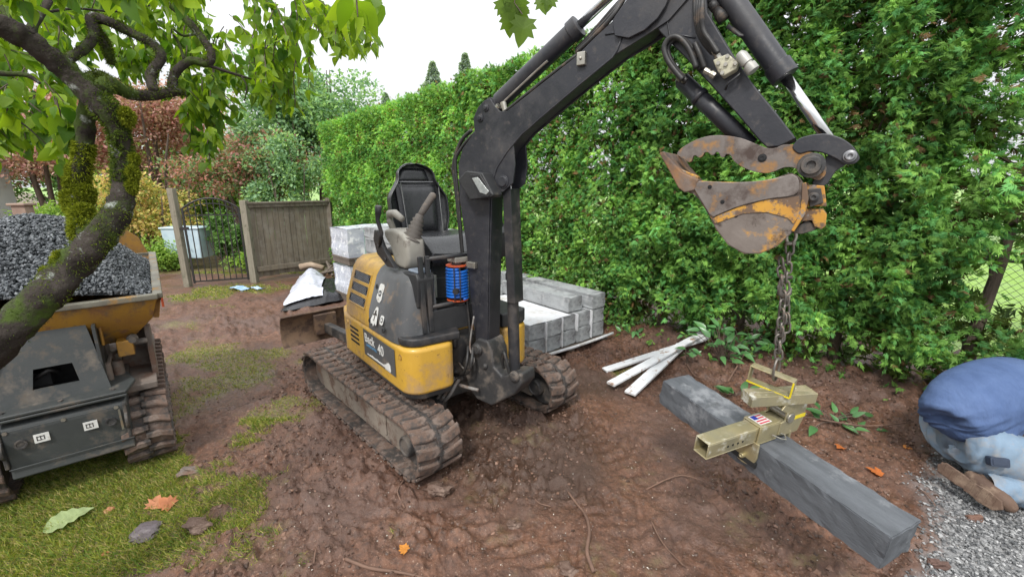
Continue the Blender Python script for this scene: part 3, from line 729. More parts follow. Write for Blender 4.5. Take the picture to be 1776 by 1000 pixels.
# rear cover with rounded corner: loft the section, turning inwards at the tail
secs = [(.14, 0), (-.22, 0), (-.32, .012), (-.40, .05), (-.45, .10), (-.47, .16)]
vs = []
for s_, ins in secs:
    for r, z in [(-.598, .803), (-.588, .93), (-.515, 1.16), (-.485, 1.205), (-.44, 1.235), (-.28, 1.24), (-.28, .803)]:
        vs.append((s_, min(r + ins, -.26), z - ins * .25 * (z > 1)))
k = 7; fs = [tuple(range(k)), tuple(range(5 * k, 6 * k))[::-1]]
for i in range(5):
    for j in range(k): fs.append((i * k + j, i * k + (j + 1) % k, (i + 1) * k + (j + 1) % k, (i + 1) * k + j))
m.add(vs, fs); m.build('rear_cover', yel, dig, bevel=.01)
def slope(z): return -.588 + (z - .93) / .23 * .073      # r of the sloping flank
fl0, fl1 = Vector((0, -.588, .93)), Vector((0, -.515, 1.16)); fup = (fl1 - fl0).normalized(); fn = Vector((1, 0, 0)).cross(fup).normalized(); fn = fn if fn.y < 0 else -fn
def FL(s_, h, o=0.0):      # point on the flank: s, height above z=.93 measured up the slope, offset outwards
    return fl0 + Vector((s_, 0, 0)) + fup * h + fn * o
for h0 in (-.005, .078, .161):
    s0, s1 = -.225, .07; hh = .06
    m = MB(SFm)
    for (a, b) in (((s0 - .01, h0 - .01), (s1 + .01, h0)), ((s0 - .01, h0 + hh), (s1 + .01, h0 + hh + .008)), ((s0 - .01, h0), (s0, h0 + hh)), ((s1, h0), (s1 + .01, h0 + hh))):
        p = [FL(a[0], a[1], -.002), FL(b[0], a[1], -.002), FL(b[0], b[1], -.002), FL(a[0], b[1], -.002)]
        q = [x + fn * .008 for x in p]; m.add(p + q, [(0, 1, 2, 3), (4, 5, 6, 7), (0, 1, 5, 4), (1, 2, 6, 5), (2, 3, 7, 6), (3, 0, 4, 7)])
    vt = m.build('vent_frame', yel, dig, bevel=.002)
    m = MB(SFm); p = [FL(s0, h0, .001), FL(s1, h0, .001), FL(s1, h0 + hh, .001), FL(s0, h0 + hh, .001)]; m.add(p, [(0, 1, 2, 3)]); m.build('vent_back', void, vt)
    m = MB(SFm); c = s0
    while c < s1 + hh:
        for sg in (1, -1):
            a0, a1 = (c, c - hh) if sg > 0 else (c - hh, c); 
            x0, x1 = a0, a1; q0, q1 = 0., 1.
            if not (min(x0, x1) < s0 or max(x0, x1) > s1): m.bar(FL(x0, h0, .004), FL(x1, h0 + hh, .004), .0036, .002, up=fn)
        c += .024
    m.build('vent_mesh', meshm, vt)
# grey side cover
m = MB(SFm)
vs = []; secs = [(.146, 0), (.50, 0), (.575, .01), (.61, .035), (.635, .075), (.64, .14)]
for s_, ins in secs:
    for r, z in [(-.598, .803), (-.588, .93), (-.515, 1.16), (-.485, 1.205), (-.44, 1.235), (-.34, 1.235), (-.34, .803)]:
        vs.append((s_ - max(0, z - .9) * .16 * (s_ > .2), min(r + ins, -.33), z - ins * .5 * (z > 1.1)))
fs = [tuple(range(k)), tuple(range(5 * k, 6 * k))[::-1]]
for i in range(5):
    for j in range(k): fs.append((i * k + j, i * k + (j + 1) % k, (i + 1) * k + (j + 1) % k, (i + 1) * k + j))
m.add(vs, fs); sc = m.build('side_cover', dgrey, dig, bevel=.012)
for s_, h in ((.19, .17), (.20, -.06), (.42, -.075)):
    m = MB(SFm); m.lathe([(-.004, .017), (.004, .017), (.006, .009), (.002, .008)], FL(s_, h), fn, 14); m.build('cover_bolt', plast, sc)
def decal(name, pts, parent, mt, off=.0035, th=.0012):
    p = [FL(a, b, off - th) for a, b in pts]; q = [FL(a, b, off) for a, b in pts]; n = len(p); m = MB(SFm)
    m.add(p + q, [tuple(range(n)), tuple(range(n, 2 * n))] + [(i, (i + 1) % n, n + (i + 1) % n, n + i) for i in range(n)])
    return m.build(name, mt, parent)
def rnd(cx, cy, w_, h_, r, n=4):
    P = []
    for (x, y, a) in ((cx + w_ / 2 - r, cy + h_ / 2 - r, 0), (cx - w_ / 2 + r, cy + h_ / 2 - r, 90), (cx - w_ / 2 + r, cy - h_ / 2 + r, 180), (cx + w_ / 2 - r, cy - h_ / 2 + r, 270)): P += arc(x, y, r, a, a + 90, n)
    return P
st = decal('warning_sticker', [(.235, .09), (.225, .10), (.228, .125), (.24, .135), (.232, .15), (.235, .19), (.25, .2), (.295, .2), (.308, .185), (.306, .15), (.297, .14), (.303, .125), (.303, .095), (.285, .075), (.255, .078)], sc, white)
decal('sticker_print', rnd(.266, .135, .04, .04, .012), st, dgrey, .0048); decal('sticker_print', rnd(.266, .135, .014, .012, .004), st, white, .006)
st = decal('warning_sticker', [(.21, -.055), (.225, -.03), (.25, .03), (.262, .045), (.285, .045), (.295, .03), (.305, -.03), (.312, -.065), (.30, -.075), (.285, -.06), (.27, -.085), (.25, -.07), (.23, -.075)], sc, white)
decal('sticker_print', [(.255, .012), (.262, .025), (.274, .022), (.278, .008), (.292, -.004), (.286, -.014), (.272, -.008), (.268, -.05), (.258, -.05), (.26, -.012), (.238, -.018), (.236, -.006), (.254, .0)], st, black, .0048)
st = decal('warning_sticker', rnd(.375, -.02, .05, .06, .012), sc, white); decal('sticker_print', rnd(.375, -.02, .03, .034, .014), st, dgrey, .0048); decal('sticker_print', rnd(.375, -.02, .016, .018, .008), st, white, .006)
# louvres low on the yellow side
for i, z in enumerate((.735, .70, .665, .63)):
    m = MB(SFm); m.prism([(-.22 + .0, z), (-.06, z - .0), (-.055, z - .008), (-.06, z - .016), (-.22, z - .016), (-.225, z - .008)], (0, -.6005, 0), (1, 0, 0), (0, 0, 1), 0, .0016, n=(0, -1, 0)); m.build('louvre_slot', void, dig)
m = MB(SFm); m.lathe([(0, .018), (.006, .014)], (-.27, -.6, .745), (0, -1, 0), 14); m.build('latch', yel, dig)
m = MB(SFm); m.lathe([(0, .02), (.004, .02), (.004, .012), (.001, .011)], (.615, -.595, .735), (0, -1, 0), 14); m.build('latch', yelw, dig)
# name plate with its lettering
m = MB(SFm); y0 = -.603
m.prism([(.05, .585), (.55, .585), (.55, .765), (.05, .775)], (0, y0, 0), (1, 0, 0), (0, 0, 1), 0, .003, n=(0, -1, 0)); dec = m.build('name_plate', dgrey, dig, bevel=.001)
def text(body, size, s_, z, mt, parent, bold=0., xs=1., name='lettering', tilt=0, off=.0045):
    cu = bpy.data.curves.new(name, 'FONT'); cu.body = body; cu.size = size; cu.extrude = .0006; cu.offset = bold; cu.resolution_u = 3
    ob = bpy.data.objects.new('tmp', cu); COL.objects.link(ob); dg = bpy.context.evaluated_depsgraph_get(); me = bpy.data.meshes.new_from_object(ob.evaluated_get(dg)); bpy.data.objects.remove(ob)
    me.materials.clear(); me.materials.append(mt)
    M = Matrix(((xs, 0, 0, s_), (0, 0, -1, y0 - off), (0, 1, 0, z), (0, 0, 0, 1)))   # text x -> s, y -> z, facing -r
    return link(name, me, parent, SFm @ M)
text('Back', .088, .075, .693, white, dec, .0016, 1.02); text('40', .10, .297, .668, white, dec, .0016, .95)
text('LANDSCAPING', .026, .10, .663, bluep, dec, .0006, 1.0)
m = MB(SFm)   # white skyline with a small house and fence
sky_ = [(.09, .622), (.105, .632), (.125, .635), (.14, .63), (.16, .638), (.185, .636), (.19, .645), (.21, .64), (.24, .636), (.27, .642), (.30, .636), (.33, .64), (.335, .655), (.36, .655), (.365, .675), (.395, .69), (.42, .675), (.425, .622)]
sky_ = [(x + (.06 if x > .3 else 0), .60 + (z - .622) * .72) for x, z in sky_]
m.prism(sky_, (0, y0 - .003, 0), (1, 0, 0), (0, 0, 1), 0, .0012, n=(0, -1, 0))
for i in range(6): m.prism([(.40 + i * .014, .588), (.407 + i * .014, .588), (.407 + i * .014, .6), (.40 + i * .014, .6)], (0, y0 - .003, 0), (1, 0, 0), (0, 0, 1), 0, .0012, n=(0, -1, 0))
m.build('logo_drawing', white, dec)

# floor plate, engine hood, right console
m = MB(SFm); m.prism([(.30, -.585), (.56, -.585)] + arc(.59, -.47, .118, -80, -15, 4) + [(.725, -.3), (.735, -.24), (.5, -.14), (.5, .06), (.30, .08)], (0, 0, 0), (1, 0, 0), (0, 1, 0), .802, .855)
m.build('foot_plate', black, dig, bevel=.012)
m = MB(SFm); m.box((-.42, -.29, .8), (.3, .3, 1.22), tx=.02, ty=.02); m.box((-.30, -.24, 1.22), (.28, .22, 1.28)); m.build('seat_base', plast, dig, bevel=.02)
m = MB(SFm); m.box((.30, -.33, .855), (.36, .12, 1.22)); m.box((.362, -.20, .98), (.375, -.10, 1.13)); m.build('front_bulkhead', plast, dig, bevel=.006)
m = MB(SFm); m.box((.34, -.3, 1.0), (.40, -.2, 1.16)); m.box((.36, -.29, .92), (.42, -.22, .99)); m.build('valve_block', mat('dusty_green_metal', (.2, .21, .18), (.3, .3, .27), 8, .7), dig, bevel=.006)
m = MB(SFm); m.box((.37, -.05, .86), (.5, .04, .93)); m.lathe([(0, .012), (.25, .01)], (.45, -.3, .86), (.2, 0, 1), 8); m.build('pedal', plast, dig, bevel=.01)
m = MB(SFm); m.prism([(.02, .1), (.735, .1), (.735, .28), (.7, .335), (.02, .35)], (0, 0, 0), (1, 0, 0), (0, 1, 0), .802, .90); m.build('tool_box_lid', plast, dig, bevel=.012)
m = MB(SFm); m.box((.735, .135, .555), (.739, .215, .565)); 
for i in range(3): m.box((.7362, .15, .575 + i * .018), (.7408, .23, .585 + i * .018))
m.build('warning_label', black, dig)
m = MB(SFm); m.box((-.42, .12, .8), (.05, .36, 1.12), tx=.02, ty=.02); m.build('fuel_tank_cover', plast, dig, bevel=.02)
# handrail and front posts
m = MB(SFm)
for r_ in (-.435, -.39): m.bar((.64, r_, .86), (.62, r_, 1.335), .03, .022)
m.build('rail_post', black, dig, bevel=.004)
m = MB(SFm); m.tube([(.62, -.4, 1.315), (.62, -.1, 1.315), (.60, -.02, 1.31)], .014, 10); m.build('rail_bar', black, dig, smooth=True)
m = MB(SFm); m.tube([(.63, -.4, 1.015), (.63, -.1, 1.015)], .013, 10); m.build('rail_bar', black, dig, smooth=True)
m = MB(SFm); m.box((.63, -.4, .84), (.645, -.02, .99)); m.build('front_guard', plast, dig, bevel=.004)
m = MB(SFm); m.prism([(.42, 1.22), (.62, 1.235), (.64, 1.2), (.62, 1.02), (.60, 1.0), (.42, 1.1)], (0, -.47, 0), (1, 0, 0), (0, 0, 1), 0, .12, n=(0, 1, 0)); cp = m.build('cab_mount', plast, dig, bevel=.012)
m = MB(SFm); m.box((.5, -.46, 1.228), (.62, -.36, 1.25)); m.build('step_pad', mat('pale_blue_grey_pad', (.2, .24, .3), None, 12, .4), cp, bevel=.01)
m = MB(SFm)   # blue air hose coil on its reel
cc_ = (.6, -.165); pts = []
for i in range(10 * 16): a = math.tau * i / 16; pts.append((cc_[0] + .066 * math.cos(a), cc_[1] + .066 * math.sin(a), 1.037 + .197 * i / (10 * 16)))
m.tube(pts, .0098, 8); coil = m.build('air_hose_coil', blue, dig, smooth=True)
for z in (1.02, 1.245): m = MB(SFm); m.lathe([(0, .07), (.01, .072), (.01, .03)], (*cc_, z), (0, 0, 1), 24); m.build('reel_rim', orng, coil, bevel=.003)
m = MB(SFm); m.cyl((*cc_, 1.0), (*cc_, 1.28), .035, n=14); m.build('reel_core', plast, coil)
m = MB(SFm); m.cyl((cc_[0] + .07, cc_[1] - .05, 1.1), (cc_[0] + .082, cc_[1] - .07, 1.1), .02, n=10); m.tube([(cc_[0] + .08, cc_[1] - .03, 1.03), (cc_[0] + .08, cc_[1] - .03, 1.25)], .004, 6); m.tube([(cc_[0] + .06, cc_[1] - .06, 1.03), (cc_[0] + .06, cc_[1] - .06, 1.25)], .004, 6); m.build('reel_tap', black, coil)
m = MB(SFm); m.box((.54, -.2, 1.27), (.64, -.09, 1.305)); m.build('reel_cap', tan, coil, bevel=.006)

# seat --------------------------------------------------------------
seat = MB(SFm)
def outline(n=28, w0=.235, zt=1.905, zb=1.40):
    P = []
    for i in range(n):
        f = i / (n - 1); a = math.pi * f
        # half width as function of height: wide at the hip, pinched shoulder, rounded head
        P.append(a)
    return P
def halfw(z):
    t = (z - 1.36) / .55
    if t < 0: return .19
    pts = [(0, .20), (.3, .24), (.5, .24), (.82, .15), (1., .0)]
    if t > .84: return .15 * math.sqrt(max(0, 1 - ((t - .84) / .16)**2))
    for (a, b), (c, d) in zip(pts, pts[1:]):
        if t <= c: f = (t - a) / (c - a); return b + (d - b) * (f * f * (3 - 2 * f))
    return 0
RC = -.03
def backsurf(front, scale=1., thick=.0, rim=0):
    def fn_(u, v):
        z = 1.36 + .55 * v * scale + (0 if scale == 1 else .03); hw = halfw(z if scale == 1 else 1.36 + .55 * v) * scale
        x = (u * 2 - 1); r = RC + hw * math.sin(x * math.pi / 2)
        wing = abs(x)**3 * .07
        s_ = -.13 - (z - 1.36) * .16 + wing
        return (s_ + (thick if front else -.075 * math.sqrt(max(0, 1 - x**4)) * (1 - v**6)), r, z)
    return fn_
seat.grid(backsurf(True), 28, 36); seat.grid(backsurf(False), 28, 36, flip=True)
sb = seat.build('backrest', vinyl, dig, smooth=True)
m = MB(SFm)
def pad(u, v):
    x = u * 2 - 1; e = (1 - x**6) * (1 - (2 * v - 1)**6)
    z = 1.40 + .36 * v; hw = .15 + .02 * v; return (-.13 - (z - 1.36) * .16 + .006 + .028 * max(e, 0)**.5 + (abs(x)**3) * .02, RC + hw * x, z)
m.grid(pad, 12, 12); m.build('back_cushion', vinyl, sb, smooth=True)
m = MB(SFm)
def head(u, v):
    x = u * 2 - 1; e = (1 - x**6) * (1 - (2 * v - 1)**6); z = 1.775 + .1 * v; hw = .145 - .045 * v; return (-.13 - (z - 1.36) * .16 + .006 + .024 * max(e, 0)**.5, RC + hw * x, z)
m.grid(head, 10, 8); m.build('headrest', vinyl, sb, smooth=True)
m = MB(SFm)   # piping round the shell and pad
pp = []
for i in range(41):
    a = -1 + 2 * i / 40; v = 1 - abs(a); z = 1.36 + .55 * (1 - abs(a)**1.6); sgn = 1 if a > 0 else -1
    hw = halfw(z); pp.append((-.13 - (z - 1.36) * .16 + .072 * (1 - (1 - abs(a))**8) - .005, RC + sgn * hw, z))
m.tube(pp, .007, 6)
pi_ = silver
m.build('piping', vinyl, sb, smooth=True)
for a, b in ((( -.1, -.155, 1.40), (-.165, -.165, 1.77)), ((-.1, .145, 1.40), (-.165, .155, 1.77)), ((-.172, -.17, 1.775), (-.172, .11, 1.775))):
    m = MB(SFm); m.tube([Vector(a) + Vector((.022, 0, 0)), Vector(b) + Vector((.022, 0, 0))], .004, 6); m.build('seam_line', silver, sb)
m = MB(SFm)
def cush(u, v):
    x = u * 2 - 1; y = v; zt = 1.385 + .03 * abs(x)**2 + .02 * math.sin(y * 3.1) - (.09 * max(0, y - .78) / .22) * 1.0
    hw = .225 * (1 - .08 * y**3); return (-.12 + .53 * y, RC + hw * math.sin(x * 1.57), zt - .05 * abs(x)**8)
m.grid(cush, 18, 16)
m.grid(lambda u, v: (lambda p: (p[0] - .01 * 1, p[1], p[2] - .085))(cush(u, v)), 18, 16, flip=True)
def rim_(u, v):
    if u < .5: p = cush(u * 2, 1)
    else: p = cush(1, 1 - (u - .5) * 2)
    return (p[0] - .01 * v + .012 * math.sin(v * 3.14), p[1] + (.012 * math.sin(v * 3.14) if u > .5 else 0), p[2] - .085 * v)
m.grid(rim_, 24, 4); m.grid(lambda u, v: (lambda p: (p[0], p[1] - .012 * math.sin(v * 3.14), p[2] - .085 * v))(cush(0, u)), 14, 4)
m.build('seat_cushion', vinyl, dig, smooth=True)
m = MB(SFm); pts = [cush(i / 16, .985) for i in range(17)]; m.tube([Vector(p) + Vector((.004, 0, -.012)) for p in pts], .006, 6); m.build('piping', vinyl, dig, smooth=True)

# left console with control lever
m = MB(SFm)
con = [(.32, 1.235), (.47, 1.235), (.51, 1.31), (.50, 1.42), (.44, 1.46), (.32, 1.48), (.18, 1.47), (.17, 1.42), (.26, 1.36)]
m.prism(con, (0, -.46, 0), (1, 0, 0), (0, 0, 1), 0, .13, n=(0, 1, 0)); c1 = m.build('control_console', tan, dig, bevel=.025, seg=3)
m = MB(SFm); m.tube([(.20, -.4, 1.46), (.15, -.4, 1.52), (.16, -.4, 1.565), (.24, -.4, 1.57), (.34, -.4, 1.54)], [.02, .022, .026, .026, .02], 10); m.build('arm_rest', tan, c1, smooth=True)
m = MB(SFm); jb = Vector((.44, -.38, 1.44)); jd = Vector((.02, .10, .26)).normalized()
prof = [(0, .07)]; 
for i in range(6): prof += [(.006 + i * .026, .068 - i * .006), (.016 + i * .026, .05 - i * .005)]
prof += [(.165, .026), (.17, .02)]
m.lathe(prof, jb - jd * .03, jd, 22); js = m.build('lever_boot', boot, dig, smooth=True)
m = MB(SFm); m.lathe([(0, .018), (.03, .02), (.07, .024), (.12, .023), (.15, .024), (.165, .02), (.172, .008)], jb + jd * .13, (jd + Vector((0.12, .28, 0))).normalized(), 14); m.build('control_lever', boot, js, smooth=True)
m = MB(SFm); m.prism([(.12, 1.46), (.17, 1.46), (.2, 1.40), (.23, 1.36), (.40, 1.24), (.29, 1.235), (.14, 1.30), (.09, 1.40)], (0, -.50, 0), (1, 0, 0), (0, 0, 1), 0, .03, n=(0, 1, 0)); m.lathe([(0, .014), (.01, .014)], (.18, -.50, 1.36), (0, -1, 0), 10); m.lathe([(0, .014), (.01, .014)], (.28, -.50, 1.28), (0, -1, 0), 10)
br = m.build('console_bracket', black, dig, bevel=.004)
m = MB(SFm); m.tube([(.20, -.50, 1.37), (.25, -.505, 1.45), (.20, -.505, 1.53), (.22, -.505, 1.58), (.23, -.505, 1.62)], [.012, .013, .014, .02, .022], 10); m.build('safety_lever', black, br, smooth=True)
# right console
m = MB(SFm); m.prism(con, (0, .27, 0), (1, 0, 0), (0, 0, 1), 0, .12, n=(0, 1, 0)); m.lathe([(0, .05), (.1, .03), (.12, .018), (.25, .02), (.26, .01)], (.4, .32, 1.45), (0, 0, 1), 14); m.build('right_console', plast, dig, bevel=.02)

# ---- swing post, boom, stick, bucket ---------------------------------
W2 = .068
m = MB(BFm)
cast = [BT(*q, -.085) for q in ((812, 604), (828, 586), (846, 592), (853, 612), (856, 636), (870, 652), (884, 648), (902, 650), (904, 668), (893, 684), (872, 694), (852, 704), (826, 692), (812, 672), (806, 650), (800, 628))]
m.prism(cast, (0, -.085, 0), (1, 0, 0), (0, 0, 1), 0, .17, n=(0, 1, 0)); m.lathe([(0, .10), (.06, .11), (.28, .11), (.34, .10)], (-.36, 0, .42), (0, 0, 1), 24)
m.box((-.62, -.12, .45), (-.3, .12, .53)); m.box((-.62, -.12, .68), (-.3, .12, .75))
kp = m.build('swing_post', castm, dig, bevel=.016, seg=3)
for (u, v), r_, hh in (((829, 604), .034, .03), ((842, 634), .013, .02), ((893, 652), .03, .02)):
    t_, z_ = BT(u, v, -.085); m = MB(BFm); m.lathe([(0, r_ + .006), (hh * .6, r_ + .006), (hh * .6, r_), (hh, r_ * .9), (hh, .004)], (t_, -.085, z_), (0, -1, 0), 18); m.build('pivot_pin', castm, kp, bevel=.003)
def hose(name, pts, r=.012, mt=hosem, par=None, F=BFm):
    """smooth hose through control points (Catmull-Rom)"""
    P = [Vector(p) for p in pts]; Q = []
    for i in range(len(P) - 1):
        p0, p1, p2, p3 = P[max(i - 1, 0)], P[i], P[i + 1], P[min(i + 2, len(P) - 1)]
        for j in range(6):
            t = j / 6; Q.append(.5 * ((2 * p1) + (-p0 + p2) * t + (2 * p0 - 5 * p1 + 4 * p2 - p3) * t * t + (-p0 + 3 * p1 - 3 * p2 + p3) * t**3))
    Q.append(P[-1]); m = MB(F); m.tube(Q, r, 8); return m.build(name, mt, par or dig, smooth=True)
def B3(u, v, n): t_, z_ = BT(u, v, n); return (t_, n, z_)
for i in range(3): hose('hydraulic_hose', [B3(790 + 6 * i, 655, -.12 + .03 * i), B3(775 + 9 * i, 662, -.16), B3(760 + 8 * i, 690, -.2), B3(742 + 5 * i, 706, -.2 + .04 * i)], .012, hoseg)
hose('hydraulic_hose', [B3(778, 656, -.1), B3(800, 668, -.14), B3(830, 676, -.12)], .012, hoseg)
m = MB(BFm); m.cyl(B3(742, 712, -.16), B3(752, 694, -.16), .045); m.build('hose_clamp', hoseg, dig)
for a in ((820, 600), (812, 600)): hose('hydraulic_hose', [B3(a[0], a[1], -.1), B3(a[0] - 2, 625, -.16), B3(a[0] - 8, 645, -.16), B3(a[0] - 22, 650, -.12)], .011)
hose('hydraulic_hose', [B3(822, 548, -.1), B3(815, 600, -.13), B3(822, 626, -.14), B3(808, 640, -.13), B3(795, 628, -.1)], .006, hoseg)
# boom
outl = [(826, 602), (817, 520), (808, 420), (797, 345), (795, 285), (802, 258), (823, 229), (821, 205), (829, 186), (840, 174), (850, 171), (858, 184), (867, 193), (879, 193), (998, 99), (1034, 63), (1083, 17), (1110, -25), (1150, -60), (1185, -70), (1205, -45), (1195, -5), (1160, 35), (1120, 62), (1070, 93), (1005, 145), (945, 196), (905, 231), (890, 250), (893, 285), (889, 318), (872, 333), (856, 334), (849, 345), (847, 450), (845, 596)]
bp = [BT(*q, -W2) for q in outl]
m = MB(BFm)
inner = [i for i in range(len(outl))]
bx = [BT(*q, -W2) for q in [(828, 600), (818, 520), (810, 420), (800, 345), (799, 287), (806, 260), (828, 232), (880, 196), (998, 102), (1034, 66), (1083, 20), (1150, -50), (1190, -20), (1120, 58), (1070, 90), (1005, 142), (945, 192), (905, 227), (880, 258), (862, 290), (851, 345), (848, 450), (846, 596)]]
m.prism(bx, (0, -W2 + .012, 0), (1, 0, 0), (0, 0, 1), 0, 2 * W2 - .024, n=(0, 1, 0))
boom = m.build('boom', boomm, dig, bevel=.004)
for n0 in (-W2, W2 - .012):
    m = MB(BFm); m.prism(bp, (0, n0, 0), (1, 0, 0), (0, 0, 1), 0, .012, n=(0, 1, 0)); m.build('side_plate', boomm, boom, bevel=.003)
# raised doubler plates and weld lines on the visible flank
dbl = [BT(*q, -W2) for q in [(1046, 62), (1076, 57), (1078, 70), (1070, 92), (1020, 132), (1004, 145), (990, 148)]]
m = MB(BFm)
m.tube([B3(*q, -W2 - .001) for q in [(851, 345), (853, 318), (862, 290), (880, 262), (905, 233), (945, 198), (1005, 147), (1062, 100), (1070, 88), (1080, 62), (1074, 56), (1050, 60)]], .005, 6); m.build('weld_bead', boomm, boom, smooth=True)
hose('hose_line', [B3(*q, -W2 + .01) for q in [(818, 600), (805, 470), (795, 340), (790, 285), (797, 262), (822, 232), (860, 206), (940, 142), (1000, 96)]], .009, hosem, boom)
hose('hose_line', [B3(*q, -.02) for q in [(812, 560), (802, 440), (791, 330), (787, 285), (800, 245), (818, 226)]], .012, hosem, boom)
m = MB(BFm); t_, z_ = BT(1010, 103, -W2); m.box((t_ - .022, -W2 - .02, z_ - .03), (t_ + .022, -W2 + .002, z_ + .03)); m.lathe([(0, .008), (.008, .008)], (t_, -W2 - .02, z_), (0, -1, 0), 6); m.build('clamp_block', steel, boom, bevel=.004)
for (u, v), r_ in (((873, 315), .03), ((843, 187), .012), ((833, 205), .014), ((1170, -35), .045)):
    t_, z_ = BT(u, v, -W2); m = MB(BFm); m.lathe([(0, r_ + .008), (.006, r_ + .008), (.006, r_), (.014, r_ * .9), (.014, .004)], (t_, -W2, z_), (0, -1, 0), 18); m.build('pivot_pin', boomm, boom, bevel=.002)
# work lamp on the boom
lamp = MB(BFm)
lp = [BT(*q, -W2 - .09) for q in ((793, 312), (808, 296), (836, 300), (856, 338), (852, 342), (815, 347))]
lamp.prism(lp, (0, -W2 - .09, 0), (1, 0, 0), (0, 0, 1), 0, .09, n=(0, 1, 0)); lo = lamp.build('work_lamp', plast, boom, bevel=.008)
m = MB(BFm); lq = [BT(*q, -W2 - .096) for q in ((818, 309), (828, 307), (848, 332), (843, 338), (832, 334))]; m.prism(lq, (0, -W2 - .096, 0), (1, 0, 0), (0, 0, 1), 0, .01, n=(0, 1, 0)); m.build('lens', lensm, lo, bevel=.003)
m = MB(BFm); lq = [BT(*q, -W2 - .093) for q in ((814, 303), (832, 302), (853, 336), (846, 342), (829, 340))]; m.prism(lq, (0, -W2 - .093, 0), (1, 0, 0), (0, 0, 1), 0, .01, n=(0, 1, 0)); m.build('lens_rim', black, lo, bevel=.003)
m = MB(BFm); t_, z_ = BT(822, 459, -W2); m.box((t_ - .035, -W2 - .03, z_ - .02), (t_ + .03, -W2, z_ + .02)); m.box((t_ - .05, -W2 - .022, z_ - .014), (t_ - .035, -W2, z_ + .014)); m.build('clamp_block', steel, boom, bevel=.004)
# boom cylinder (in front of the boom) with rod guard
p0 = Vector(B3(893, 655, 0)); p1 = Vector(B3(884, 318, 0))
dv = (p1 - p0).normalized(); L = (p1 - p0).length
q0 = Vector(B3(880, 640, 0)); 
m = MB(BFm); m.cyl(p0 + dv * .02, p0 + dv * (L * .56), .036, n=20); m.lathe([(0, .036), (.0, .042), (.04, .042), (.05, .03)], p0 + dv * L * .53, dv, 20); m.cyl(p0 - Vector((0, .05, 0)), p0 + Vector((0, .05, 0)), .045, n=18); bc = m.build('boom_cylinder', black, dig, bevel=.003)
m = MB(BFm); m.cyl(p0 + dv * L * .5, p1, .018, n=14); m.build('piston_rod', chrome, bc, smooth=True)
m = MB(BFm); m.bar(p0 + dv * (L * .42) + Vector((.045, 0, 0)), p1 + Vector((.035, 0, -.03)), .09, .008, up=(1, 0, 0)); m.bar(p0 + dv * (L * .42) + Vector((.02, -.045, 0)), p1 + Vector((.01, -.045, -.03)), .008, .055, up=(1, 0, 0)); m.bar(p0 + dv * (L * .42) + Vector((.02, .045, 0)), p1 + Vector((.01, .045, -.03)), .008, .055, up=(1, 0, 0)); m.build('rod_guard', black, bc, bevel=.002)
hose('hydraulic_hose', [p0 + Vector((.0, -.05, .02)), p0 + Vector((-.02, -.06, .12)), p0 + Vector((-.05, -.05, .18)), p0 + Vector((-.075, -.03, .1)), p0 + Vector((-.08, 0, -.02))], .011, hosem)
hose('hydraulic_hose', [p0 + Vector((-.03, .0, .12)), p0 + Vector((-.045, .0, .3)), p0 + Vector((-.045, .0, .5)), p0 + Vector((-.05, 0, .7))], .009, hosem)
# crowd cylinder above the boom
a0 = Vector(B3(866, 176, 0)); a1 = Vector(B3(1075, -22, 0)); d_ = (a1 - a0).normalized(); La = (Vector(B3(1003, 42, 0)) - a0).length
m = MB(BFm); m.cyl(a0 + d_ * .0, a0 + d_ * La, .047, n=24); m.lathe([(0, .047), (0, .055), (.05, .055), (.055, .03)], a0 + d_ * (La - .05), d_, 24); m.lathe([(0, .03), (.02, .047)], a0 - d_ * .02, d_, 20); m.cyl(a0 - d_ * .04 - Vector((0, .045, 0)), a0 - d_ * .04 + Vector((0, .045, 0)), .04, n=16)
ac = m.build('stick_cylinder', boomm, dig, bevel=.002)
m = MB(BFm); m.cyl(a0 + d_ * La, a0 + d_ * 1.3, .022, n=16); m.build('piston_rod', chrome, ac, smooth=True)
m = MB(BFm); sd_ = Vector((.02, -.05, -.045)); m.lathe([(0, .018), (.03, .018), (.03, .012), (.06, .012)], a0 + d_ * .02 + sd_, -d_, 10); m.lathe([(0, .018), (.05, .014)], a0 + d_ * .05 + sd_, (0.3, 0, -1), 10); m.tube([a0 + d_ * .06 + sd_, a0 + d_ * .3 + sd_ * .95, a0 + d_ * .38 + sd_ * 1.05], .006, 6); m.build('port_fitting', steel, ac)
for i, n_ in enumerate((-.035, -.01, .02)):
    hose('hydraulic_hose', [B3(1000, 92 - 3 * i, n_), B3(1030, 64 - 5 * i, n_ - .02), B3(1065, 26 - 6 * i, n_ - .03), B3(1090, -12, n_), B3(1140, -62, n_)], .011)
# stick (arm)
W3 = .058
so = [(1118, -60), (1125, 35), (1156, 68), (1192, 104), (1232, 147), (1280, 200), (1318, 245), (1330, 256), (1352, 254), (1381, 240), (1350, 200), (1300, 138), (1262, 80), (1226, 20), (1222, -60), (1180, -110)]
sp = [BT(*q, -W3) for q in so]
m = MB(BFm); m.prism(sp, (0, -W3, 0), (1, 0, 0), (0, 0, 1), 0, 2 * W3, n=(0, 1, 0)); stick = m.build('stick_arm', boomm, dig, bevel=.006)
m = MB(BFm); m.tube([B3(*q, -W3 - .001) for q in [(1160, -20), (1158, 40), (1162, 66), (1186, 62), (1206, 66)]], .004, 6); m.build('weld_bead', boomm, stick, smooth=True)
# fork of the boom nose over the stick, with rounded cheek
ck = [BT(*q, -W3 - .03) for q in ((1062, 35), (1100, -20), (1150, -60), (1166, -20), (1154, 10), (1140, 32), (1118, 52), (1090, 66), (1066, 62))]
for n0 in (-W3 - .03, W3 + .012): m = MB(BFm); m.prism(ck, (0, n0, 0), (1, 0, 0), (0, 0, 1), 0, .018, n=(0, 1, 0)); m.build('boom_nose_cheek', boomm, boom, bevel=.003)
